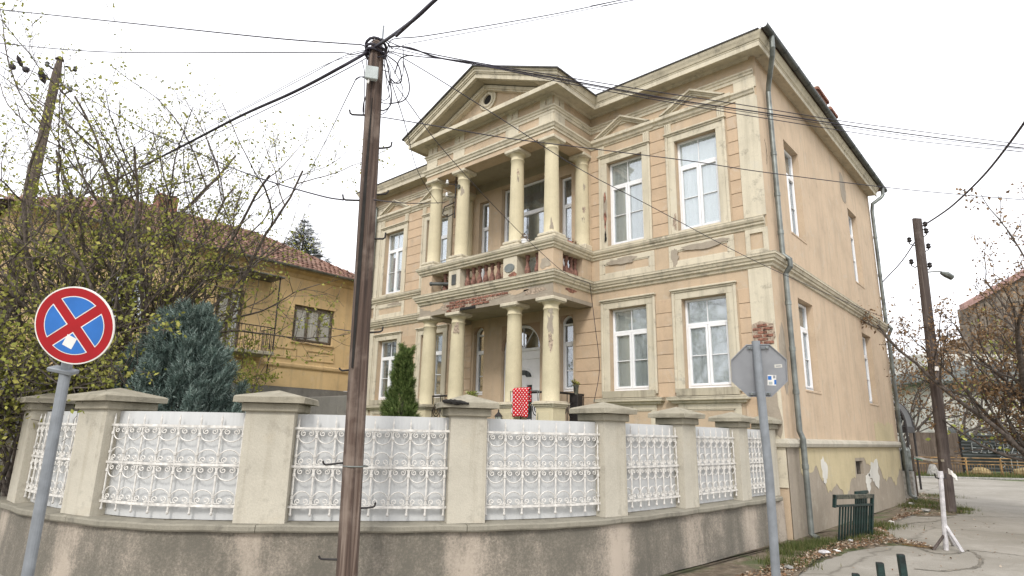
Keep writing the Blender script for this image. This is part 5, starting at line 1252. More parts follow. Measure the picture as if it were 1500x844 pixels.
cable('dark cable leaving the pole below the box and crossing to the right edge', [(536, 169, D-.1), (555, 171, D), (640, 185, 7.3), (740, 202, 7.6), (867, 218, 8), (1011, 236, 8.5), (1124, 253, 9), (1320, 277, 9.9), (1500, 293, 10.8), (1600, 302, 11.2)], .0065)
cable('diagonal cable dropping across the right windows to the side wall', [(568, 76, D), (592, 86, D), (660, 127, 7.4), (740, 178, 8), (850, 248, 9), (949, 300, 10), (1087, 373, 11.6), (1188, 420, 12.8), (1297, 466, 14.5), (1360, 486, 17.2)], .006)
cable('slack cable hooked to the left portico column', [(571, 112, D), (574, 122, 7.1), (594, 185, 8.5), (609, 243, 11), (625, 275, 13), (642, 299, 15.2)], .006)
cable('thin cable running across the portico to the balcony corner', [(580, 125, D), (605, 160, 7.5), (643, 212, 9), (705, 282, 11), (751, 330, 12.2), (784, 362, 12.6), (829, 401, 12.6), (864, 415, 12.55)], .006)
cable('loose cable hanging down the wall beside the portico', [(864, 415, 12.6), (867, 440, 12.9), (872, 480, 12.9), (878, 540, 12.85), (870, 590, 12.8)], .007)
cable('thin cable from the pole down to the ochre house', [(537, 115, D), (524, 114, 6.9), (512, 135, 7.4), (470, 220, 11), (430, 290, 14), (390, 340, 17.5), (375, 360, 19)], .006)
cable('cable between the middle hook and the left brown pole', [(503, 293, 6.6), (470, 287, 7), (396, 266, 8), (340, 246, 9), (288, 223, 10), (225, 196, 10.8), (180, 173, 11.5), (140, 150, 12.2), (95, 125, 12.7), (62, 112, 12.7), (30, 95, 12.7), (0, 76, 12.9), (-80, 32, 13.5)], .009)
cable('short cable from the pole to the insulator bracket', [(548, 293, 6.7), (575, 296, 9), (605, 298, 12), (652, 297, 15)], .009)
cable('thin low cable across the ochre house to the pole', [(395, 460, 18), (430, 468, 16), (470, 478, 12), (520, 486, 7)], .006)
cable('faint cable behind the leafy tree at far left', [(-60, 100, 12), (0, 138, 12), (60, 178, 12), (110, 215, 13), (160, 262, 15)], .004)
cable('thick twisted cable from the right pole to the right edge', [(1352, 331, 18), (1378, 314, 16.5), (1400, 297, 15), (1440, 258, 13), (1480, 208, 11), (1520, 150, 9.5), (1560, 85, 8)], .022)
cable('cable from the right pole down to the house corner', [(1340, 355, 18), (1320, 384, 18.5), (1293, 413, 19)], .016)
cable('thin slack loops of wire left of the brown pole', [(8, 100, 12.5), (6, 115, 12.5), (14, 128, 12.5), (30, 138, 12.6), (45, 144, 12.6), (52, 138, 12.6), (55, 122, 12.7), (60, 112, 12.7)], .006)
cable('second slack loop of wire left of the brown pole', [(38, 102, 12.5), (26, 116, 12.5), (28, 130, 12.5), (40, 140, 12.6), (52, 138, 12.6)], .006)
def blob(px, py, d, lab, r=.05, L=.1):
    P0_ = at(px, py, d); o = MB().lathe([(.01, -L), (r, -L*.5), (r*1.1, 0), (r, L*.5), (.01, L)], (0, 0, 0), 8).build('cable_clamp', 'cablem'); o.location = P0_; tag(o, lab, 'clamp'); return o
blob(18, 98, 12.5, 'round black clamp at the upper end of the slack loops, far left', .06, .07); blob(38, 102, 12.5, 'round black clamp next to it, nearer the brown pole', .06, .07)
blob(29, 90, 12.6, 'slim black splice on the cable at the left edge', .04, .13).rotation_euler = (0, 1.0, -.7); blob(62, 112, 12.7, 'black anchor clamp on the cable beside the brown pole', .06, .16).rotation_euler = (0, .9, -.7)

# ------------------------------------------------------------------ traffic signs
# no stopping sign
sc = at(109, 477, 4.55)
ns_ = empty('no_stopping_sign'); P0d = at(66, 700, 4.5); Bd = onplane(40, 844, P0d); Td = onplane(97, 540, P0d); kd = Td[2]/(Td[2]-Bd[2]); bd = Td-(Td-Bd)*kd; dirp = (Td-bd)/np.linalg.norm(Td-bd)
ns_.location = (bd[0], bd[1], 0); tag(ns_, 'round red and blue no stopping sign on a leaning grey post, white sticker on it', 'sign')
def LS(p): return np.array(p)-np.array(ns_.location)
ptop = sc; axisn = -(sc-CAM); axisn /= np.linalg.norm(axisn)
nn = -CF+CR*.03-CU*.04; nn /= np.linalg.norm(nn)
upv = dirp-nn*(dirp@nn); upv /= np.linalg.norm(upv); rt = np.cross(upv, nn); upv, rt = upv*math.cos(.19)+rt*math.sin(.19), rt*math.cos(.19)-upv*math.sin(.19)
MB().tube([LS(bd)-dirp*.2, LS(bd+dirp*(np.linalg.norm(Td-bd)+.15))], .0385, 16).build('post', 'galv', ns_, smooth=False)
RS = .290
def disc(r, d0, d1, mat, name, parent, n=56):
    return MB().prism([(r*math.cos(a), r*math.sin(a)) for a in np.linspace(0, 2*PI, n, endpoint=False)], d0, d1, mfs).build(name, mat, parent)
SC0 = LS(sc)
def mfs(u, d, z): return tuple(SC0+rt*u+upv*z+nn*d)
plate = disc(RS, -.012, 0, 'swhite', 'plate', ns_)
disc(RS*.965, 0, .0015, 'red', 'red_disc', plate)
for q in range(4):
    # blue quadrants with white edges between the crossing bars
    w = .12; r_in = .755
    for rr, ww, d, m_ in ((r_in, .118, .003, 'swhite'), (r_in-.022, .143, .0045, 'blue')):
        a0 = math.asin(ww/rr); arc = [(rr*math.cos(a), rr*math.sin(a)) for a in np.linspace(a0, PI/2-a0, 14)]
        pol = [(ww, ww)]+arc; th = PI/4+q*PI/2-.0
        pol = [(RS*(x*math.cos(th)-y*math.sin(th)), RS*(x*math.sin(th)+y*math.cos(th))) for x, y in pol]
        MB().prism(pol, .0015, d, mfs).build('blue_segment' if m_ == 'blue' else 'white_edge', m_, plate)
MB().prism([(-.058, -.155), (.014, -.178), (.040, -.095), (-.032, -.072)], .0046, .006, mfs).build('sticker', 'swhite', plate)
cb2 = LS(onplane(94, 543, P0d)); MB().bbox((-.10, -.05, -.016), (.085, .05, .016), .006, lambda u, d, z: tuple(cb2+rt*u+upv*z+nn*d)).build('clamp', 'galv', ns_)

# stop sign seen from behind
P0e = at(1135, 844, 6.0); Te = onplane(1107, 500, P0e); Be = onplane(1135, 844, P0e); ke = Te[2]/(Te[2]-Be[2]); be = Te-(Te-Be)*ke; dire = (Te-be)/np.linalg.norm(Te-be)
ss_ = empty('stop_sign', (be[0], be[1], 0)); tag(ss_, 'grey back of an octagonal road sign on a bent grey post, stickers on it', 'sign')
def LE(p): return np.array(p)-np.array(ss_.location)
MB().tube([LE(be)-dire*.2, LE(onplane(1127, 700, P0e)), LE(onplane(1118, 610, P0e)), LE(onplane(1107, 500, P0e))], .043, 16).build('post', 'galv', ss_)
ce = onplane(1113, 544, P0e); n2 = -(ce-CAM)/np.linalg.norm(ce-CAM); n2 = n2+np.array([.10, .12, -.12]); n2 /= np.linalg.norm(n2)
u2 = dire-n2*(dire@n2); u2 /= np.linalg.norm(u2); r2 = np.cross(u2, n2); ce = ce-n2*.07; CE0 = LE(ce)
def mfe(u, d, z): return tuple(CE0+r2*u+u2*z+n2*d)
Ro = .302
oct_ = [(Ro*math.cos(a), Ro*math.sin(a)) for a in np.linspace(PI/8, 2*PI+PI/8, 8, endpoint=False)]
pl2 = MB().prism(oct_, -.004, .004, mfe).build('plate', 'signback', ss_)
MB().prism([(x*.985, y*.985) for x, y in oct_], -.006, -.0042, mfe).build('red_face', 'red', pl2)
for i in range(8):   # folded rim
    a, c = oct_[i], oct_[(i+1) % 8]; MB().prism([a, c, (c[0]*.975, c[1]*.975), (a[0]*.975, a[1]*.975)], .004, .018, mfe).build('rim', 'signback', pl2)
for z in (-.245, .245):
    MB().bbox((-.11, .005, z-.018), (.11, .022, z+.018), .004, mfe).build('clamp', 'galv', ss_)
    for s_ in (-1, 1): MB().lathe([(.012, -.01), (.012, .01)], mfe(s_*.085, .03, z), 6).build('bolt', 'zinc', ss_)
def sticker(u, z, w, h, mat, d=.0055, rot=0):
    b = MB(); c_, s_ = math.cos(rot), math.sin(rot)
    b.prism([(u+x*c_-y*s_, z+x*s_+y*c_) for x, y in ((-w/2, -h/2), (w/2, -h/2), (w/2, h/2), (-w/2, h/2))], .0041, d, mfe).build('sticker', mat, pl2)
sticker(.195, .045, .075, .034, 'bgwhite', rot=.05); sticker(.195, .045, .05, .012, 'signback', .006, .05)
sticker(.125, -.105, .085, .11, 'swhite', rot=-.05); sticker(.105, -.08, .035, .04, 'tapeb' if False else 'blue', .0065); sticker(.158, -.125, .02, .05, 'blue', .0065); sticker(.15, -.07, .022, .03, 'signback', .0065); sticker(.112, -.135, .036, .03, 'box', .0067)

# ------------------------------------------------------------------ trees
def grow_tree(base, stems, mat, seed, levels=3, spread=.5, kids=(5, 6, 4), lenf=.5, r0=.05, up=.25, wig=.10, rmin=.004):
    """returns tube mesh data and the twig nodes where leaves sit; stems: list of end points (relative to base)"""
    g_ = np.random.default_rng(seed); V = []; F = []; tips = []; tdir = []
    cnt = 0
    def tube(P, r, n):
        nonlocal cnt
        m = len(P); T = np.gradient(P, axis=0); T /= np.linalg.norm(T, axis=1)[:, None]+1e-9
        A = np.cross(T, (0.3, .9, .1)); A /= np.linalg.norm(A, axis=1)[:, None]+1e-9; B = np.cross(T, A)
        a = 2*PI*np.arange(n)/n
        R = P[:, None, :]+r[:, None, None]*(np.cos(a)[None, :, None]*A[:, None, :]+np.sin(a)[None, :, None]*B[:, None, :])
        V.append(R.reshape(-1, 3)); i = np.arange(m-1)[:, None]*n; k = np.arange(n)[None, :]; k2 = (k+1) % n
        F.append((np.stack([i+k, i+k2, i+n+k2, i+n+k], -1)+cnt).reshape(-1, 4)); cnt += m*n
    def branch(p, d, L, r, lv):
        m = max(4, int(5+L*3)); P = [np.array(p)]; dd = d/np.linalg.norm(d)
        for i in range(m-1):
            dd = dd+g_.normal(0, wig, 3)+np.array([0, 0, up*.12*(1 if lv > 0 else .3)]); dd /= np.linalg.norm(dd); P.append(P[-1]+dd*L/(m-1))
        P = np.array(P); rr = np.linspace(r, max(rmin, r*.35), m); tube(P, rr, 6 if lv == 0 else (4 if lv == 1 else 3))
        if lv >= levels-1:
            for q in P[1:]: tips.append(q); tdir.append(dd)
        if lv < levels:
            n = kids[min(lv, len(kids)-1)]
            for k in range(n):
                t = (.25+.75*(k+g_.random())/n); j = min(m-2, int(t*(m-1))); q = P[j]+(P[j+1]-P[j])*(t*(m-1)-j)
                ax = g_.normal(0, 1, 3); tdv = P[j+1]-P[j]; tdv /= np.linalg.norm(tdv); ax -= tdv*(ax@tdv); ax /= np.linalg.norm(ax)
                nd = tdv*(1-spread)+ax*spread*(1+.3*g_.random())+np.array([0, 0, up*.4])
                branch(q, nd, L*lenf*(1.15-.5*t)*(.7+.6*g_.random()), max(rmin, rr[j]*.6), lv+1)
    for e in stems:
        e = np.array(e, float); L = np.linalg.norm(e[:3]); r = e[3] if len(e) > 3 else r0
        mid = e[:3]/L; branch(np.array([0., 0, 0])+g_.normal(0, .06, 3)*np.array([1, 1, 0]), mid+np.array([0, 0, .15]), L, r, 0)
    return np.concatenate(V), np.concatenate(F), np.array(tips), np.array(tdir)
def rel(base, px, py, d): return at(px, py, d)-base
def make_tree(name, base, stems, mat, lmat, seed, lab, cat='tree', leaf=None, keep=None, **kw):
    o = empty(name, tuple(base)); tag(o, lab, cat)
    V, F, T, Dr = grow_tree(base, stems, mat, seed, **kw)
    rawmesh('trunk', V, F, mat, o, True)
    if leaf:
        n, sz, jit = leaf; g_ = np.random.default_rng(seed+1)
        if keep is not None:
            w = np.array([keep(t) for t in T]); w = w/w.sum()
        else: w = None
        idx = g_.choice(len(T), n, p=w); P = T[idx]+g_.normal(0, jit, (n, 3))
        leaves(P, sz, lmat, o, 'crown', g_, aspect=.6, droop=.5)
    return o
# leafy tree with many thin stems, middle left
b1 = at(175, 610, 11.2); b1[2] = .8
S1 = [rel(b1, x, y, d) for x, y, d in [(150, 170, 11.2), (95, 190, 12), (205, 175, 10.5), (250, 215, 11), (300, 240, 10.2), (300, 310, 10), (60, 250, 10.8), (180, 230, 12), (270, 300, 11.5), (120, 320, 11), (315, 360, 9.8), (240, 170, 12.0), (40, 330, 11), (305, 255, 10.3), (322, 285, 10.1), (285, 220, 10.6), (120, 140, 11.5), (225, 150, 11), (280, 200, 11.3)]]
make_tree('leafy_tree', b1, [(*s, .055) for s in S1], 'bark', 'leafy', 3, 'thin stemmed tree with sparse yellow green leaves in front of the ochre house', leaf=(13500, .062, .06), kids=(9, 7, 3), lenf=.42, spread=.55, up=.35, wig=.10, levels=3, rmin=.0035)
b2 = at(-30, 640, 10.2); b2[2] = .8
S2 = [rel(b2, x, y, d) for x, y, d in [(-30, 280, 10.5), (0, 260, 10), (-70, 300, 10), (50, 300, 9.8), (20, 380, 9.5), (80, 420, 9.6), (-60, 400, 9.5), (110, 500, 9.6)]]
make_tree('leafy_tree', b2, [(*s, .045) for s in S2], 'bark2', 'leafy', 11, 'yellow leaved tree at the far left edge beside the brown pole', leaf=(6500, .066, .07), kids=(9, 6, 3), lenf=.45, spread=.6, up=.3, levels=3)
# denser olive shrub mass low on the left, behind the pillars
for k, (x, y, d, n, lab) in enumerate([(30, 545, 9.6, 2300, 'dense olive shrub behind the pillars at the far left'), (120, 560, 9.9, 1900, 'dense olive shrub behind the no stopping sign'), (200, 500, 11.6, 1500, 'tall thin shrub left of the blue conifer')]):
    b3 = at(x, 640, d); b3[2] = .8
    S3 = [rel(b3, x+dx, y+dy, d+dz) for dx, dy, dz in ((-50, -60, 0), (0, -110, .2), (50, -70, -.1), (-30, -20, -.3), (40, -10, -.3), (10, -60, .4), (70, -30, .2), (-75, -30, 0))]
    make_tree('olive_shrub', b3, [(*s, .03) for s in S3], 'bark2', 'leafy2', 20+k, lab, 'shrub', leaf=(n, .085, .07), kids=(6, 5, 3), lenf=.5, spread=.65, up=.2, levels=2)
# climber drooping over the balcony of the ochre house
b4 = at(345, 560, 13.5); b4[2] = .8
S4 = [rel(b4, x, y, d) for x, y, d in [(390, 395, 13.8), (430, 418, 13.5), (350, 380, 14), (300, 420, 13.5), (330, 480, 13.3), (372, 470, 13.5)]]
make_tree('drooping_climber', b4, [(*s, .013) for s in S4], 'bark', 'leafy', 31, 'thin leafy branches reaching right past the ochre house balcony', 'shrub', leaf=(1300, .09, .07), kids=(5, 4, 2), lenf=.35, spread=.7, up=-.1, levels=2)

# conifers made of feathery sprays
def spray_set(P, Dn, L, w, mat, parent, name, g_, nleaf=7):
    """each spray: a drooping feather of small pointed blades along a midrib"""
    n = len(P); Dn = Dn/np.linalg.norm(Dn, axis=1)[:, None]
    Sd = np.cross(Dn, g_.normal(0, 1, (n, 3))); Sd /= np.linalg.norm(Sd, axis=1)[:, None]; Nn = np.cross(Dn, Sd)
    Vs = []
    sc_ = (L*(.6+.7*g_.random(n)))[:, None]
    for k in range(nleaf):
        t = k/nleaf; s_ = 1 if k % 2 else -1
        a = P+Dn*sc_*t; e = P+Dn*sc_*(t+.38)+Sd*sc_*s_*w*(1-t*.75)+Nn*sc_*.06*s_
        ww = Nn*sc_*.05+Sd*sc_*.045; Vs.append(np.stack([a-ww, a+ww, e], 1))
    V = np.concatenate(Vs, 1).reshape(-1, 3); F = np.arange(len(V)).reshape(-1, 3)
    return rawmesh(name, V, F, mat, parent)
def conifer(name, base, H, R_, n, L, mat, lab, seed, cat='conifer', top=.06, bul=.75, lobes=9, w=.42, flat=1.0, lean=(0, 0)):
    g_ = np.random.default_rng(seed); o = empty(name, tuple(base)); tag(o, lab, cat)
    MB().tube([(0, 0, 0), (lean[0]*.5, lean[1]*.5, H*.5), (lean[0]*.97, lean[1]*.97, H*.97)], [R_*.09, R_*.06, .01], 7).build('trunk', 'bark2', o)
    def env(t): return R_*((1-t)**bul*(1-top)+top*(1-t))*min(1, .6+t*3)
    npl = max(50, int(60*R_*H)); P = []; Dn = []; per = n//npl
    for k in range(npl):
        t0 = g_.random()**1.1*.93; a = g_.random()*2*PI; rt_ = env(t0)*(.72+.45*g_.random())
        e0 = np.array([rt_*math.cos(a)+lean[0]*t0, rt_*math.sin(a)*flat, t0*H]); d_ = np.array([math.cos(a)*.8, math.sin(a)*.8, 1.0+1.2*t0])+g_.normal(0, .18, 3); d_ /= np.linalg.norm(d_)
        Lp = (.30+.3*g_.random())*min(R_*1.1, .75); s0 = e0-d_*Lp*.9; wd = .16*Lp+.05*R_
        q = g_.random(per); c_ = s0[None, :]+d_[None, :]*(q*Lp*1.25)[:, None]; rad = wd*(1-q**2*.85)[:, None]; nn0 = g_.normal(0, 1, (per, 3)); nn0 /= np.linalg.norm(nn0, axis=1)[:, None]
        P.append(c_+nn0*rad*(g_.random(per)**.5)[:, None]); Dn.append(d_[None, :]*1.1+nn0*.55+g_.normal(0, .2, (per, 3)))
    m2 = n//3; t = g_.random(m2)**1.1*.95; a = g_.random(m2)*2*PI; rr = np.array([env(x) for x in t])*(.35+.5*g_.random(m2)**.5)   # inner filling
    P.append(np.stack([rr*np.cos(a), rr*np.sin(a)*flat, t*H*.97], 1)); Dn.append(np.stack([np.cos(a), np.sin(a), 1+t], 1)+g_.normal(0, .3, (m2, 3)))
    P = np.concatenate(P); Dn = np.concatenate(Dn)
    spray_set(P, Dn, L, w, mat, o, 'crown', g_); return o
bb1 = at(250, 640, 9.6); bb1[2] = .8
conifer('blue_conifer', bb1, zon(255, 437, *bb1[:2])-.8, 1.42, 26000, .125, 'bluecon', 'broad blue green feathery conifer behind the fence', 5, bul=.72, top=.10, w=.55)
bb2 = at(586, 640, 10.6); bb2[2] = .8
conifer('thuja', bb2, zon(590, 499, *bb2[:2])-.8, .50, 12000, .09, 'thuja', 'slim bright green thuja in front of the left ground floor window', 6, bul=.85, top=.10, lobes=5, w=.6)
bb3 = at(437, 420, 42); bb3 = np.array([bb3[0], bb3[1], 0.8]); Hs = zon(438, 324, *bb3[:2])-.8
# spruce far behind: tiers of drooping boughs
def spruce(base, H, R_, seed, lab):
    g_ = np.random.default_rng(seed); o = empty('spruce_tree', tuple(base)); tag(o, lab, 'tree')
    MB().tube([(0, 0, 0), (0, 0, H)], [.3, .02], 7).build('trunk', 'bark2', o); P = []; Dn = []
    z = H
    while z > H-6.5:
        dz = H-z; rad = (.12+.62*dz**.85)*(.9+.2*g_.random()); m = 7+int(dz*1.5)
        for j in range(m):
            a = 2*PI*(j+g_.random()*.7)/m; L = rad*(.8+.4*g_.random()); nq = max(3, int(L*12))
            for q in np.linspace(.1, 1, nq):
                for rep in range(3):
                    P.append((L*q*math.cos(a)+g_.normal(0, .05), L*q*math.sin(a)+g_.normal(0, .05), z-.25*L*q+.30*L*q*q+g_.normal(0, .035))); Dn.append((math.cos(a)+g_.normal(0, .5), math.sin(a)+g_.normal(0, .5), .25))
        z -= .30
    spray_set(np.array(P), np.array(Dn), .26, .35, 'spruce', o, 'crown', g_, 5); return o
spruce(bb3, Hs, 1.9, 8, 'dark spruce top rising behind the ochre house roof')

# ------------------------------------------------------------------ ochre house
XH = -18.0; YE = 1.75; YS = -10.2; ZE = 8.15
mfy = lambda u, d, z: (XH-d, u, z)
yh = empty('ochre_house', (0, 0, 0)); tag(yh, 'ochre rendered house with red tiled hip roof, window and iron balcony', 'house')
yops = [(-1.02, .80, 5.33, 6.80), (-4.05, -3.05, 4.72, 6.95), (-7.4, -6.2, 5.2, 6.8)]
wall_panel('wall', 'yellow', mfy, YS, YE, 3.55, ZE+.1, yops, parent=yh)
MB().box((XH-6, YE-.3, 0), (XH-.361, YE, ZE+.1)).build('end_wall', 'yellow', yh); MB().box((XH-6, YS, 0), (XH-.361, YS+.3, ZE+.1)).build('end_wall', 'yellow', yh)
MB().box((XH-.5, YS, 0), (XH+.06, YE+.02, 3.54)).build('stone_base', 'stone', yh)
def sw(b, path, prof): return b.sweep(path, prof)
b = MB(); b.sweep([(XH, YS), (XH, YE)][::1], [(0, 4.28), (.04, 4.29), (.06, 4.34), (.06, 4.42), (.03, 4.45), (0, 4.47)]); b.build('string_band', 'yband', yh)
b = MB(); b.sweep([(XH, YS), (XH, YE)], [(0, 7.86), (.05, 7.88), (.12, 8.0), (.4, 8.07), (.4, 8.14), (0, 8.14)]); b.build('eaves_moulding', 'yband', yh)
for (a, c) in ((-2.9+.9, -.75), (-.35, .95)):
    b = MB(); z0, z1, t = 4.62, 5.06, .07
    for q in ((a, z0, c, z0+t), (a, z1-t, c, z1), (a, z0+t, a+t, z1-t), (c-t, z0+t, c, z1-t)): b.bbox((q[0], -.03, q[1]), (q[2], 0, q[3]), .012, mfy)
    b.build('panel_frame', 'yband', yh)
def old_window(u0, u1, z0, z1, n):
    f = .07; b = MB()
    for q in ((u0, z0, u1, z0+f), (u0, z1-f, u1, z1), (u0, z0+f, u0+f, z1-f), (u1-f, z0+f, u1, z1-f)): b.bbox((q[0], .10, q[1]), (q[2], .2, q[3]), .008, mfy)
    w = b.build('window', 'woodframe', yh)
    for k in range(n):
        a = u0+f+(u1-u0-2*f)*k/n; c = u0+f+(u1-u0-2*f)*(k+1)/n; g_ = .06
        b = MB()
        for q in ((a, z0+f, c, z0+f+g_), (a, z1-f-g_, c, z1-f), (a, z0+f+g_, a+g_, z1-f-g_), (c-g_, z0+f+g_, c, z1-f-g_)): b.bbox((q[0]+.004, .07, q[1]), (q[2]-.004, .13, q[3]), .008, mfy)
        b.build('casement', 'woodframe', w); MB().box((a+g_, .11, z0+f+g_), (c-g_, .115, z1-f-g_), mfy).build('pane', 'glass', w)
    m = int((u1-u0)/.03); V = []
    for i in range(m+1):
        u = u0+(u1-u0)*i/m; d = .135+.01*math.sin(i*1.7)+.006*math.sin(i*.6); V += [mfy(u, d, z0), mfy(u, d, z1)]
    MB().add(V, [(2*i, 2*i+2, 2*i+3, 2*i+1) for i in range(m)]).build('curtain', 'palecurtain', w)
    MB().bbox((u0-.08, -.07, z0-.07), (u1+.08, .1, z0), .01, mfy).build('window_sill', 'yband', w); return w
old_window(-1.0, .78, 5.34, 6.78, 3); old_window(-4.03, -3.07, 4.72, 6.93, 2); old_window(-7.4, -6.2, 5.2, 6.8, 2)
# balcony
MB().bbox((-4.9, -1.05, 4.55), (-2.2, .0, 4.68), .02, mfy).build('balcony_slab', 'cap', yh)
b = MB()
for (a, c) in (((-4.85, -1.0), (-2.25, -1.0)), ((-2.25, -1.0), (-2.25, 0)), ((-4.85, -1.0), (-4.85, 0))):
    pass
rl = MB(); rl.tube([mfy(-4.85, 0, 5.55), mfy(-4.85, -1.0, 5.55), mfy(-2.25, -1.0, 5.55), mfy(-2.25, 0, 5.55)], .02, 5); rl_o = rl.build('balcony_railing', 'iron', yh)
for k in range(20): MB().tube([mfy(-4.85+k*2.6/19, -1.0, 4.68), mfy(-4.85+k*2.6/19, -1.0, 5.55)], .011, 4).build('bar', 'iron', rl_o)
for k in range(1, 7): MB().tube([mfy(-2.25, -1.0+k*.15, 4.68), mfy(-2.25, -1.0+k*.15, 5.55)], .011, 4).build('bar', 'iron', rl_o)
MB().bbox((-4.9, -1.1, 7.45), (-2.1, .0, 7.50), .01, mfy).build('balcony_roof', 'gutter', yh)
for u in (-2.25, -4.85): MB().tube([mfy(u, -1.0, 4.68), mfy(u, -1.0, 7.45)], .03, 6).build('balcony_post', 'iron', yh)
half_pipe((XH+.55, YE+.35, ZE+.03), (XH+.55, YS, ZE+.03), .08, 'gutter', yh, 'zinc')
MB().tube([mfy(-1.9, -.05, 3.6), mfy(-1.9, -.05, 5.1)], .02, 5).build('standpipe', 'iron', yh)
# hip roof under clay tiles laid course by course
ex0, ex1 = XH+.48, XH-6.5; zr2 = 10.15; xr_ = (ex0+ex1)/2; ry0, ry1 = YS+3.4, YE+.5-3.9
Ra = [(ex0, YS-.4, ZE), (ex0, YE+.45, ZE), (ex1, YE+.45, ZE), (ex1, YS-.4, ZE), (xr_, ry0, zr2), (xr_, ry1, zr2)]
MB().add(Ra, [(0, 1, 5, 4), (1, 2, 5), (2, 3, 4, 5), (3, 0, 4)]).build('roof_deck', 'soil', yh)
rv = []; rf = []; nt_ = 0
def tiles(A, B_, Cc, Dd, rows, cw_):
    """A,B eave corners; D above A, C above B (ridge/hip)"""
    global nt_
    A, B_, Cc, Dd = map(np.array, (A, B_, Cc, Dd)); nrm = np.cross(B_-A, Dd-A); nrm = nrm/np.linalg.norm(nrm); 
    if nrm[2] < 0: nrm = -nrm
    for r in range(rows):
        t0, t1 = r/rows, (r+1.12)/rows; a0, b0_ = A+(Dd-A)*t0, B_+(Cc-B_)*t0; L = np.linalg.norm(b0_-a0); n = max(1, int(L/cw_))
        ex_ = (B_-A)/np.linalg.norm(B_-A); upd = np.cross(nrm, ex_); upd /= np.linalg.norm(upd)
        if upd[2] < 0: upd = -upd
        rl_ = np.linalg.norm(np.cross(Dd-A, ex_))/rows*1.12
        for k in range(n):
            p = a0+(b0_-a0)*(k+.5)/n+ex_*random.uniform(-.01, .01); h = random.uniform(-.006, .008)
            w_ = L/n*.48; q = [p-ex_*w_+nrm*.02, p-ex_*w_*.5+nrm*(.07+h), p+ex_*w_*.1+nrm*(.055+h), p+ex_*w_*.55+nrm*.025, p+ex_*w_+nrm*.04]
            V = [v+nrm*.035 for v in q]+[v+upd*rl_ for v in q]+[v-nrm*.0 for v in q]
            rv.extend(V); o_ = nt_
            rf.extend([(o_+i, o_+i+1, o_+5+i+1, o_+5+i) for i in range(4)]+[(o_+10+i, o_+11+i, o_+i+1, o_+i) for i in range(4)]); nt_ += 15
tiles(Ra[0], Ra[1], Ra[5], Ra[4], 13, .21); tiles(Ra[1], Ra[2], Ra[5], Ra[5], 13, .21)
rt_ = rawmesh('roof_tiles', rv, rf, 'tile', yh); rt_['kind'] = 'stuff'
def ridge(a, c):
    a, c = np.array(a), np.array(c); L = np.linalg.norm(c-a); n = int(L/.33)
    for k in range(n):
        p, q = a+(c-a)*k/n, a+(c-a)*(k+1.15)/n; MB().tube([p+[0, 0, .05], q+[0, 0, .03]], [.12, .10], 7).build('ridge_tile', 'tile', yh)
ridge(Ra[5], Ra[1]); ridge(Ra[4], Ra[5])
ch = MB().box((xr_-.3, -5.6, 10.0), (xr_+.3, -4.9, 10.75)).build('chimney', 'brick', yh)
fl_ = empty('flue_pipe'); pf = at(466, 385, 27); fl_.location = (pf[0], pf[1], pf[2]-1.0); tag(fl_, 'thin dark metal flue with a cap behind the ochre house roof', 'chimney')
MB().tube([(0, 0, -8), (0, 0, 1.3)], .1, 8).build('pipe', 'gutter', fl_); MB().lathe([(.2, 1.3), (.04, 1.45)], n=8).build('cap', 'gutter', fl_)
# yard wall of rubble between the houses
ow = empty('yard_wall', (0, 0, 0)); tag(ow, 'low grey rubble wall under the ochre house', 'wall')
MB().bbox((-17.8, -.2, .5), (-15.0, .15, 3.2), .03).build('rubble', 'stone', ow)

# ------------------------------------------------------------------ side street things
gr = empty('green_railing'); ga = G(1226, 797); gb = G(1281, 785); gr.location = (ga[0]+.02, ga[1]-.05, 0); gr.scale = (1, 1, .74); tag(gr, 'loose dark green railing panel leaning against the house wall', 'railing')
dv = np.array([gb[0]-ga[0], gb[1]-ga[1]]); gl = 1.62; an = math.atan2(dv[1], dv[0]); gr.rotation_euler = (math.radians(7), math.radians(2), an)
MB().bbox((0, -.02, 0), (gl, .02, .05), .006).build('bottom_rail', 'greenm', gr); MB().bbox((-.1, -.022, .93), (gl, .022, .985), .006).build('mid_rail', 'greenm', gr)
MB().bbox((-.22, -.025, 1.13), (gl, .025, 1.24), .008).build('top_rail', 'rust', gr); MB().bbox((-.22, -.03, .92), (-.16, .03, 1.24), .006).build('end_bar', 'greenm', gr); MB().bbox((gl-.07, -.03, .0), (gl, .03, 1.24), .006).build('post', 'greenm', gr)
MB().tube([(-.18, 0, .95), (-.08, 0, .95)], .02, 5).build('stub', 'greenm', gr)
gb0 = None
for k in range(12):
    o = MB().bbox((-.019, -.014, .05), (.019, .014, .93), .004).build('bar', 'greenm', gr) if gb0 is None else dupo(gb0, gr); gb0 = gb0 or o; o.location = (.06+k*.128, 0, 0)
gr2 = empty('green_railing', (ga[0]-.06+dv[0]*.62, ga[1]+dv[1]*.62, 0)); gr2.scale = (1, 1, .72); gr2.rotation_euler = (math.radians(6), 0, an); tag(gr2, 'second narrow green railing panel stacked behind the first by the wall', 'railing')
for z0, z1 in ((0, .05), (1.18, 1.27)): MB().bbox((0, .03, z0), (.62, .07, z1), .006).build('rail', 'greenm', gr2)
for k in range(6): MB().bbox((k*.10, .03, .05), (k*.10+.07, .06, 1.18), .005).build('bar', 'greenm', gr2)
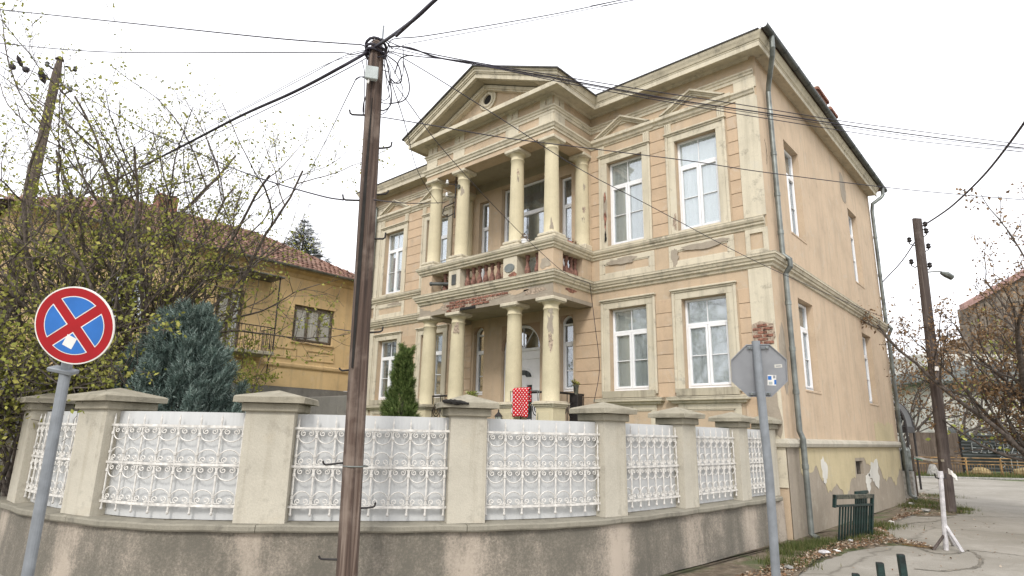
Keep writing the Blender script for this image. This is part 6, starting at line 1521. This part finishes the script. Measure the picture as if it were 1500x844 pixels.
# near green posts poking up at the bottom edge
nr = []
for i, (x, y, lab) in enumerate([(1324, 812, 'tallest of the green post tops at the bottom edge'), (1290, 824, 'middle green post top at the bottom edge'), (1252, 840, 'lowest green post top at the bottom edge, leftmost')]):
    p = at(x, y, 5.2); o = empty('green_post', (p[0], p[1], 0)); o.rotation_euler = (0, math.radians(-1.5+i), math.radians(30)); tag(o, lab, 'post')
    MB().bbox((-.026, -.026, 0), (.026, .026, p[2]-.004), .003).build('shaft', 'greenm', o); MB().bbox((-.024, -.024, p[2]-.004), (.024, .024, p[2]), .002).build('cap', 'gap', o)
# white tripod post
wp = G(1386, 806); tp = empty('white_post', tuple(wp)); Tt = onplane(1378, 700, wp)-wp; tag(tp, 'chipped white post with slanting braces standing in the side street', 'post')
MB().tube([(0, 0, 0), Tt*.5, Tt], [.045, .042, .04], 8).build('post', 'whitepost', tp)
e1 = G(1410, 809)-wp; e2 = G(1367, 806)-wp; e3 = G(1396, 800)-wp
MB().tube([Tt*.36, e1], .035, 6).build('brace', 'whitepost', tp); MB().tube([Tt*.22, e2], .025, 6).build('brace', 'pole2', tp); MB().tube([Tt*.3, e3*1.1], .035, 6).build('brace', 'whitepost', tp)
for s_ in (-1, 1):
    MB().tube([Tt+[0, 0, -.02], Tt+CR*.09*s_+[0, 0, .0], Tt+CR*.11*s_+[0, 0, .08]], .014, 5).build('wire_hook', 'iron', tp)
MB().tube([Tt, Tt+[0, 0, .12]], .05, 8).build('top_cap', 'whitepost', tp)
cv = empty('dark_hose', (0, 0, 0)); cv.location = tuple(wp); tag(cv, 'dark rusty pipe lying on the paving left of the white post', 'pipe')
MB().tube([G(1322, 799)-wp+[0, 0, .02], G(1345, 802)-wp+[0, 0, .02], G(1370, 805)-wp+[0, 0, .025]], .02, 6).build('pipe', 'railrust', cv)
# barrier tape
def ribbon(pts, w, mat, lab):
    P = crom([at(*p) for p in pts], 8); V = []; F = []
    for i, p in enumerate(P):
        a = .25*math.sin(i*.8); V += [tuple(p+np.array([a*w*.3, 0, w/2])), tuple(p-np.array([a*w*.3, 0, w/2]))]
    F = [(2*i, 2*i+2, 2*i+3, 2*i+1) for i in range(len(P)-1)]; o = MB().add(V, F).build('barrier_tape', mat); md = o.modifiers.new('t', 'SOLIDIFY'); md.thickness = .002; tag(o, lab, 'tape'); return o
ribbon([(1337, 669, 22), (1348, 671, 20.5), (1362, 674, 19), (1383, 675, 17.2)], .06, 'swhite', 'white barrier tape stretched from the canopy post to the dark pole'); ribbon([(1338, 671, 22.1), (1352, 674, 20.3)], .06, 'tapeg', 'green end of the barrier tape near the canopy post')
ribbon([(1389, 690, 17.1), (1394, 693, 17), (1399, 698, 17), (1402, 701, 17)], .14, 'swhite', 'loose end of white tape hanging on the dark pole')
# concrete cone block
kb_ = G(1368, 699); ob = empty('concrete_block', tuple(kb_)); tag(ob, 'cone shaped concrete bollard left of the dark pole', 'bollard')
MB().lathe([(.42, 0), (.42, .1), (.34, .16), (.17, .66), (.12, .72), (.13, .74)], n=12).build('body', 'conc', ob); MB().tube([(-.05, 0, .72), (-.04, 0, .80), (.04, 0, .80), (.05, 0, .72)], .012, 5).build('lifting_eye', 'iron', ob)
MT['canopyd'] = plain('smoky_canopy_skin', (.03, .03, .028), .4, var=.2, bump=0)
# entrance canopy behind the house
cn = empty('entrance_canopy', (0, 0, 0)); tag(cn, 'black framed arched canopy on posts behind the villa', 'canopy')
cy0 = BK+.9; 
def cq(px, py, d=21.5): return at(px, py, d)
xc0, xc1 = -1.75, -.75; yc = 17.3; zc0 = 2.55
arcp = [(-1.42+.67*math.sin(t), zc0+1.12*math.cos(t)) for t in np.linspace(-PI/2, PI/2, 15)]
for yy in (yc, yc+1.6):
    b = MB(); b.tube([(x, yy, z) for x, z in arcp], .055, 6); b.build('arch_frame', 'iron', cn); MB().tube([(-2.09, yy, zc0), (xc1, yy, zc0)], .05, 6).build('tie_bar', 'iron', cn)
    MB().tube([(-1.42+.42*math.sin(t), yy, zc0+.70*math.cos(t)) for t in np.linspace(-PI/2, PI/2, 11)], .035, 5).build('inner_arch', 'iron', cn)
    for k in range(2, 13, 2):
        x, z = arcp[k]; t = -PI/2+PI*(k+1)/14; MB().tube([(x, yy, z), (-1.42+.42*math.sin(t), yy, zc0+.70*math.cos(t)), (-1.42+.2*math.sin(t), yy, zc0)], .028, 5).build('lattice', 'iron', cn)
    MB().tube([(xc1, yy, 0), (xc1, yy, zc0)], .045, 6).build('post', 'iron', cn)
b = MB(); V = [(x, y, z+.03) for y in (yc-.05, yc+1.65) for x, z in arcp]; n9 = len(arcp); b.add(V, [(i, i+1, n9+i+1, n9+i) for i in range(n9-1)]); so = b.build('canopy_skin', 'canopyd', cn); so.modifiers.new('t', 'SOLIDIFY').thickness = .01
MB().bbox((-2.2, yc-.02, 2.33), (xc1+.04, yc+1.62, 2.58), .01).build('lintel', 'iron', cn)
# rusty gate and heater tanks beside the canopy
yc = 13.6; gt = empty('yard_gate', (-.55, 0, 0)); tag(gt, 'grey weathered plank gate beyond the house corner', 'gate')
for k in range(5): MB().bbox((.05+k*.11, yc-.35+.02*(k % 2), .1), (.145+k*.11, yc-.32+.02*(k % 2), 1.75-.04*(k % 3)), .005).build('plank', 'stone' if k % 2 else 'pole3', gt)
MB().tube([(0, yc-.33, .9), (.6, yc-.33, .9)], .02, 5).build('cross_rail', 'iron', gt)
for k, (x, s_) in enumerate(((-.42, 1), (-.14, -1))): tag(MB().lathe([(.12, .95), (.14, 1.0), (.14, 1.65), (.1, 1.75)], (x, yc-.62, 0), 12).build('gas_bottle', 'zinc'), ('left' if k == 0 else 'right')+' grey cylinder standing above the gate by the house corner', 'tank')
sh = MB().bbox((-.56, yc-.8, 0), (-.0, yc-.44, .945), .01).build('tank_plinth', 'conc'); tag(sh, 'low concrete plinth carrying the grey cylinders', 'plinth')

# far end of the street: verge, low railing, boulders, corrugated fence, big building
f0, f1 = G(1330, 699), G(1560, 704); fd = (f1-f0)[:2]; FL = np.linalg.norm(fd); fd /= FL; fn = np.array([-fd[1], fd[0]])
if fn@(f0[:2]-CAM[:2]) < 0: fn = -fn
def ff(u, d, z): p = f0[:2]+fd*u+fn*d; return (p[0], p[1], z)
def ub_(px, d):   # street-fence coordinate of a pixel column at depth d behind the railing
    v = CR*(px-750)/FPX+CF; v = v[:2]; A_ = np.array([[v[0], -fd[0]], [v[1], -fd[1]]]); r = (f0[:2]+fn*d)-CAM[:2]; t, u = np.linalg.solve(A_, r); return u
b = MB(); b.add([ff(-8, -.4, .012), ff(FL+6, -.4, .012), ff(FL+6, 12, .012), ff(-8, 12, .012)], [(0, 1, 2, 3)]); vg = b.build('grass_verge', 'lawn'); vg['kind'] = 'structure'; vg['label'] = 'grassy strip at the far end of the street'
MB().bbox((-8, -.55, -.02), (FL+6, -.4, .10), .02, ff).build('kerb', 'conc')['kind'] = 'structure'
gf = empty('low_railing', tuple(ff(0, 0, 0))); tag(gf, 'low rusty yellow railing along the far verge', 'railing')
def gff(u, d, z): p = ff(u, d, z); q = gf.location; return (p[0]-q.x, p[1]-q.y, p[2]-q.z)
for z in (1.12, .93, .76): MB().tube([gff(0, .9, z), gff(FL, .9, z)], .028, 5).build('rail', 'railrust', gf)
for k in range(int(FL/2.0)+1): MB().bbox((k*2.0-.04, .87, 0), (k*2.0+.04, .93, 1.15), .01, gff).build('post', 'railrust', gf)
bb0 = None
for k in range(int(FL/.16)):
    if k % 12 == 0: continue
    p = gff(k*.16, .9, 0)
    if bb0 is None: bb0 = o = MB().tube([(0, 0, 0), (0, 0, .76)], .012, 4).build('bar', 'railrust', gf)
    else: o = dupo(bb0, gf)
    o.location = p
def rock(u, d, r, lab, seed):
    g_ = np.random.default_rng(seed); V = []; F = []; n, m = 12, 7
    for j in range(m):
        ph = PI*j/(m-1)
        for i in range(n):
            a = 2*PI*i/n; k = 1+g_.normal(0, .07); V.append((r*1.35*k*math.sin(ph)*math.cos(a), r*k*math.sin(ph)*math.sin(a), r*.8*k*math.cos(ph)))
    F = [(j*n+i, j*n+(i+1) % n, (j+1)*n+(i+1) % n, (j+1)*n+i) for j in range(m-1) for i in range(n)]
    o = MB().add(V, F).build('boulder', 'rockm'); p = ff(u, d, r*.65); o.location = p; tag(o, lab, 'rock'); return o
MT['rockm'] = plain('ochre_boulder', (.34, .26, .13), .95, var=.3, scale=3, bump=.7)
def uof(px, py): p = G(px, py)[:2]-f0[:2]; return p@fd
rock(ub_(1456, 1.8), 1.8, .42, 'ochre boulder behind the low railing, middle one', 1); rock(ub_(1500, 1.8), 1.8, .46, 'ochre boulder behind the railing at the right edge', 2); rock(ub_(1396, 1.8), 1.8, .40, 'ochre boulder behind the railing just right of the dark pole', 3)
cf = empty('corrugated_fence', tuple(ff(0, 5, 0))); tag(cf, 'dark corrugated metal fence with white scrawled graffiti', 'fence')
def cff(u, d, z): p = ff(u, d, z); q = cf.location; return (p[0]-q.x, p[1]-q.y, p[2]-q.z)
u0c = ub_(1374, 5); zt_ = zon(1400, 636, *ff(uof(1400, 700), 5, 0)[:2]); nz = 44
for k in range(6):
    a, c = u0c+k*3.0, u0c+k*3.0+2.98; V = []
    for i in range(nz+1):
        z = .2+(zt_-.2)*i/nz; d = 5+.02*math.sin(i*PI/2)
        V += [cff(a, d, z), cff(c, d, z)]
    MB().add(V, [(2*i, 2*i+1, 2*i+3, 2*i+2) for i in range(nz)]).build('metal_sheet', 'corr', cf)
    MB().bbox((a-.05, 5.05, 0), (a+.05, 5.2, zt_+.05), .01, cff).build('post', 'iron', cf)
MB().bbox((u0c-3.2, 5.1, 0), (u0c-.02, 5.16, zt_+.1), .01, cff).build('grey_board', 'pole3', cf)
def strokes(text, u, z, h, dd):
    """hand sprayed block letters from line strokes"""
    G_ = {'A': [[(0, 0), (.3, 1), (.6, 0)], [(.12, .4), (.48, .4)]], 'Z': [[(0, 1), (.6, 1), (0, 0), (.6, 0)]], 'D': [[(0, 0), (0, 1), (.4, .9), (.6, .5), (.4, .1), (0, 0)]], 'E': [[(.55, 1), (0, 1), (0, 0), (.55, 0)], [(0, .5), (.45, .5)]],
          'R': [[(0, 0), (0, 1), (.5, .95), (.5, .6), (0, .5), (.55, 0)]], 'L': [[(0, 1), (0, 0), (.55, 0)]], 'S': [[(.6, .9), (.3, 1), (.02, .8), (.3, .55), (.58, .3), (.3, 0), (0, .1)]], 'T': [[(0, 1), (.6, 1)], [(.3, 1), (.3, 0)]],
          'V': [[(0, 1), (.28, 0), (.6, 1)]], 'O': [[(.3, 1), (.02, .7), (.02, .3), (.3, 0), (.58, .3), (.58, .7), (.3, 1)]], '!': [[(.2, 1), (.2, .3)], [(.2, .1), (.2, .0)]], '3': [[(.0, 1), (.5, .95), (.2, .55), (.55, .3), (.3, 0), (0, .1)]], ' ': []}
    for chx in text:
        for st in G_[chx]:
            b = MB(); P = [np.array(cff(u+x*h*.9, dd, z+y*h)) for x, y in st]
            b.tube(P, .03, 5); b.build('graffiti_stroke', 'graff', cf)
        u += h*.82 if chx != ' ' else h*.6
hz = zt_
strokes('EZDER', ub_(1388, 5), hz-1.15, .62, 4.96); strokes('ZLE', ub_(1441, 5), hz-1.15, .55, 4.96); strokes('STEVO!', ub_(1423, 5), hz-2.05, .68, 4.96)

# big pale building with brown cladding roof
bdg = empty('large_building', tuple(ff(0, 14, 0))); tag(bdg, 'large pale building with brown clad upper storey and red edged roof', 'building')
def bf(u, d, z): p = ff(u, d, z); q = bdg.location; return (p[0]-q.x, p[1]-q.y, p[2]-q.z)
def zb_at(px, py, d): u = ub_(px, d); return zon(px, py, *ff(u, d, 0)[:2])
d0 = 14; ua, ub2 = ub_(1338, d0), ub_(1640, d0)
z1_ = zb_at(1440, 575, d0); z2_ = zb_at(1440, 530, d0); zc_ = zb_at(1430, 520, d0)
MB().box((ua, d0, 0), (ub2, d0+12, zc_), bf).build('wall', 'bgwhite', bdg)
for k in range(16):
    u = ua+1.2+k*(ub2-ua-2)/16
    w = MB().bbox((u, d0-.06, z1_), (u+(ub2-ua)/16*.72, d0-.005, z2_), .02, bf).build('window', 'bgwin', bdg); MB().box((u+(ub2-ua)/16*.35, d0-.09, z1_), (u+(ub2-ua)/16*.39, d0-.061, z2_), bf).build('mullion', 'bgwhite', w)
    w = MB().bbox((u, d0-.06, 1.2), (u+(ub2-ua)/16*.6, d0-.005, 3.2), .02, bf).build('window', 'bgwin', bdg)
    MB().bbox((u+(ub2-ua)/16*.78, d0-.2, 0), (u+(ub2-ua)/16*.92, d0-.007, zc_-.1), .02, bf).build('pier', 'bgwhite', bdg)
us0 = ub_(1326, d0-1.2); MB().bbox((us0, d0-1.2, zb_at(1326, 561, d0-1.2)), (ub2+2, d0+12, zb_at(1326, 545, d0-1.2)), .05, bf).build('slab', 'slab', bdg)
sl0 = zb_at(1326, 553, d0-1.2)
for k in range(30): MB().bbox((us0+.05+k*1.0, d0-1.3, sl0-.3), (us0+.9+k*1.0, d0-1.205, sl0+.75+k*.02), .02, bf).build('fascia_panel', 'slab', bdg)
ur0 = ub_(1414, d0); zr0 = zb_at(1414, 450, d0); zr1 = zb_at(1500, 404, d0); ur1 = ub_(1500, d0); slp = (zr1-zr0)/(ur1-ur0); ur2 = ub2+3
MB().prism([(ur0, zc_-.2), (ur0, zr0), (ur2, zr0+slp*(ur2-ur0)), (ur2, zc_-.2)], d0+.3, d0+1.4, bf).build('upper_storey', 'greyroof', bdg)
for k in range(34):
    u = ur0+.1+k*.72
    if u < ur2-.7: MB().prism([(u, zc_), (u, zr0+slp*(u-ur0)-.5), (u+.6, zr0+slp*(u+.6-ur0)-.5), (u+.6, zc_)], d0+.18, d0+.297, bf).build('cladding_panel', 'greyroof', bdg)
MB().prism([(ur0-.4, zr0-.22), (ur0-.4, zr0+.25), (ur2, zr0+.25+slp*(ur2-ur0)), (ur2, zr0-.22+slp*(ur2-ur0))], d0-.1, d0+.5, bf).build('roof_verge', 'pinkedge', bdg)
ul0 = ub_(1370, d0); MB().prism([(ul0, zb_at(1370, 522, d0)), (ul0+.3, zb_at(1375, 514, d0)), (ur0, zb_at(1414, 492, d0)), (ur0, zc_-.2), (ul0, zc_-.2)], d0+.3, d0+2.6, bf).build('lower_roof', 'greyroof', bdg)
# distant beige blocks seen through the gap under the canopy
for i, (xa, xb2, yt, d, lab) in enumerate([(1296, 1336, 607, 60, 'small beige house far off below the canopy'), (1312, 1345, 592, 95, 'pale distant block beyond the canopy roof')]):
    A_, B2 = at(xa, 672, d), at(xb2, 672, d); hb = zon((xa+xb2)/2, yt, *((A_+B2)/2)[:2]); o = empty('distant_house', (A_[0], A_[1], 0)); tag(o, lab, 'house'); dd_ = (B2-A_)[:2]; Lh = np.linalg.norm(dd_); dd_ /= Lh; nn_ = np.array([-dd_[1], dd_[0]])
    def hf(u, dpt, z, dd_=dd_, nn_=nn_): return (dd_[0]*u+nn_[0]*dpt, dd_[1]*u+nn_[1]*dpt, z)
    MB().box((0, 0, 0), (Lh, 8, hb), hf).build('wall', 'bgwhite' if i else 'side', o)
    MB().prism([(-.3, hb), (Lh/2, hb+1.2), (Lh+.3, hb)], -.3, 8.3, hf).build('roof', 'canopym' if i else 'tile', o)
    for k in range(3): MB().bbox((Lh*(.12+.3*k), -.05, hb*.45), (Lh*(.28+.3*k), -.002, hb*.75), .01, hf).build('window', 'bgwin', o)
# trees at the end of the street
def brown(bx, stems, seed, lab, leafn, **kw):
    return make_tree('brown_leaved_tree', bx, stems, 'bark2', 'brownleaf', seed, lab, leaf=leafn, **kw)
t1b = np.array(ff(uof(1478, 700)+0, 7, 0)); 
S5 = [(*(at(x, y, d)-t1b), r) for x, y, d, r in [(1462, 560, 42, .20), (1440, 500, 42, .12), (1500, 520, 42, .13), (1400, 540, 41, .1)]]
make_tree('bare_tree', t1b, S5, 'bark2', 'leafy', 41, 'dark leaning tree behind the corrugated fence', leaf=(500, .28, .3), kids=(5, 5, 3), lenf=.45, spread=.6, levels=3, rmin=.012)
t2b = G(1590, 760)
t2b = np.array([t2b[0], t2b[1], 0]); dT = float((t2b-CAM)@CF)
S6 = [(*(at(x, y, dT+dz)-t2b), r) for x, y, dz, r in [(1395, 330, 0, .10), (1372, 440, -.5, .09), (1430, 420, 1, .08), (1420, 370, 1, .08), (1480, 300, 0, .09), (1400, 560, 1.5, .08), (1460, 380, 2, .08), (1500, 440, 1, .08), (1520, 380, 1, .08), (1450, 440, 2.5, .08), (1400, 480, 3, .08), (1540, 330, 0, .1), (1440, 600, .5, .07), (1470, 500, 1.2, .07)]]
brown(t2b, S6, 45, 'spreading tree with withered brown leaf clusters over the side street', (11000, .085, .09), kids=(8, 6, 3), lenf=.30, spread=.5, up=.25, levels=3, rmin=.007, wig=.09)
t3b = np.array(ff(uof(1350, 700), 8, 0)); S7 = [(*(at(x, y, 44)-t3b), .07) for x, y in [(1335, 500), (1350, 520), (1368, 510), (1322, 545), (1380, 560), (1345, 560)]]
make_tree('bare_tree', t3b, S7, 'bark', 'brownleaf', 51, 'fine bare twigged tree behind the dark pole', leaf=(900, .2, .2), kids=(6, 5, 3), lenf=.45, spread=.5, levels=3, rmin=.008)
t4b = np.array(ff(uof(1420, 700), 9.5, 0)); S8 = [(*(at(x, y, 46)-t4b), .10) for x, y in [(1400, 520), (1430, 500), (1450, 520), (1390, 560), (1470, 540), (1410, 600)]]
brown(t4b, S8, 55, 'brown leaved tree in front of the large building', (2200, .22, .28), kids=(5, 4, 3), lenf=.5, spread=.55, levels=3, rmin=.01)

# ------------------------------------------------------------------ grass, litter and leaves
def inpoly(p, poly):
    x, y = p; c = False; n = len(poly); j = n-1
    for i in range(n):
        if ((poly[i][1] > y) != (poly[j][1] > y)) and x < (poly[j][0]-poly[i][0])*(y-poly[i][1])/(poly[j][1]-poly[i][1])+poly[i][0]: c = not c
        j = i
    return c
def blades(P, h, mat, name, lab, w=.006):
    n = len(P); a = rng.random(n)*2*PI; H_ = h*(.4+.9*rng.random(n)); L_ = np.stack([np.cos(a), np.sin(a), np.zeros(n)], 1); s_ = np.stack([-np.sin(a), np.cos(a), np.zeros(n)], 1)
    ww = w*(.6+.8*rng.random(n)); ln_ = rng.random(n)*.7
    base_ = np.array(P); V = np.stack([base_-s_*ww[:, None], base_+s_*ww[:, None], base_+L_*(H_*ln_)[:, None]+np.array([0, 0, 1])*H_[:, None]], 1).reshape(-1, 3)
    o = rawmesh(name, V, np.arange(3*n).reshape(-1, 3), mat); o['kind'] = 'stuff'; o['label'] = lab; o['category'] = 'grass'; return o
GP = []
def tuft(c, r, n):
    for _ in range(n): GP.append((c[0]+rng.normal(0, r), c[1]+rng.normal(0, r), .02))
for (x, y, r, n) in [(1150, 815, .14, 260), (1165, 808, .16, 420), (1180, 805, .16, 420), (1192, 800, .12, 260), (1205, 800, .12, 160), (1140, 830, .15, 260), (1245, 795, .12, 160), (1262, 792, .12, 200), (1278, 786, .14, 300), (1288, 775, .16, 240), (1300, 772, .2, 160), (1215, 797, .1, 120), (1335, 736, .5, 900), (1350, 745, .35, 700), (1362, 740, .3, 400), (1410, 748, .16, 240), (1400, 752, .2, 200), (1370, 728, .4, 300), (1160, 828, .2, 160)]:
    tuft(G(x, y), r, int(n*1.7))
GP = [p for p in GP if not (p[0] < 0 and p[1] > 0)]
blades(GP, .11, 'grassm', 'grass', 'tufts of grass along the foot of the house and wall')
GP2 = [ff(uof(1330, 700)+rng.random()*(FL+3), rng.random()*3.5-.3, .02) for _ in range(9000)]
blades(GP2, .22, 'grassm', 'grass', 'rough grass on the far verge by the low railing', .02)
# litter
def litter(n, poly, size, z, mat, lab, name='leaf_litter', bias=None):
    P = []; xs = [p[0] for p in poly]; ys = [p[1] for p in poly]
    while len(P) < n:
        p = (rng.uniform(min(xs), max(xs)), rng.uniform(min(ys), max(ys)))
        if inpoly(p, poly): P.append((*p, z+rng.random()*.02))
    P = np.array(P); A_ = rng.normal(0, 1, (n, 3)); A_[:, 2] *= .25; A_ /= np.linalg.norm(A_, axis=1)[:, None]; B2 = np.cross(A_, np.array([0, 0, 1.])+rng.normal(0, .3, (n, 3))); B2 /= np.linalg.norm(B2, axis=1)[:, None]
    sz = size*(.4+1.2*rng.random(n)**2)[:, None]; V = np.stack([P-A_*sz, P-B2*sz*.55, P+A_*sz*.9, P+B2*sz*.6], 1).reshape(-1, 3); V[:, 2] = np.maximum(V[:, 2], z-.012)
    o = rawmesh(name, V, np.arange(4*n).reshape(-1, 4), mat); o['kind'] = 'stuff'; o['label'] = lab; return o
litter(5200, [p for p in verge_poly if p[0] > -.05], .028, .045, 'litterm', 'dry leaves and scraps scattered over the dirt strip')
litter(900, vq, .035, .045, 'litterm', 'leaves and scraps round the far pole')
wide = [tuple(G(*q)[:2]) for q in [(1130, 843), (1500, 843), (1500, 790), (1420, 740), (1300, 745), (1280, 800)]]
litter(320, wide, .022, .012, 'litterm', 'few scattered leaves on the concrete')
# a few crumpled bits of rubbish, each its own
def rubbish(px, py, r, mat, lab, seed, nm='crumpled_wrapper'):
    g_ = np.random.default_rng(seed); V = []; n, m = 8, 5
    for j in range(m):
        ph = PI*j/(m-1)
        for i in range(n):
            a = 2*PI*i/n; k = 1+g_.normal(0, .28); V.append((r*1.5*k*math.sin(ph)*math.cos(a), r*k*math.sin(ph)*math.sin(a), max(0, r*.4+r*.45*k*math.cos(ph))))
    o = MB().add(V, [(j*n+i, j*n+(i+1) % n, (j+1)*n+(i+1) % n, (j+1)*n+i) for j in range(m-1) for i in range(n)]).build(nm, mat); p = G(px, py); o.location = (p[0], p[1], .04); o.rotation_euler = (0, 0, seed); tag(o, lab, 'litter')
rubbish(1207, 815, .07, 'whitepost', 'crumpled white and red wrapper at the edge of the dirt strip', 1); rubbish(1156, 838, .06, 'conc', 'grey stone lying at the foot of the wall by the sign post', 2, 'stone'); rubbish(1227, 812, .04, 'swhite', 'tiny white scrap right of the crumpled wrapper', 3)
rubbish(1358, 752, .09, 'conc', 'flat pale stone in the grass left of the far pole', 4, 'stone'); rubbish(1336, 742, .09, 'whitepost', 'pale torn cardboard in the grass behind the house corner', 5); rubbish(1305, 768, .045, 'swhite', 'small white rag near the green railing', 6); rubbish(1247, 797, .05, 'whitepost', 'pale scrap lying under the green railing', 8)
# dry plants on far pavement: moss seams
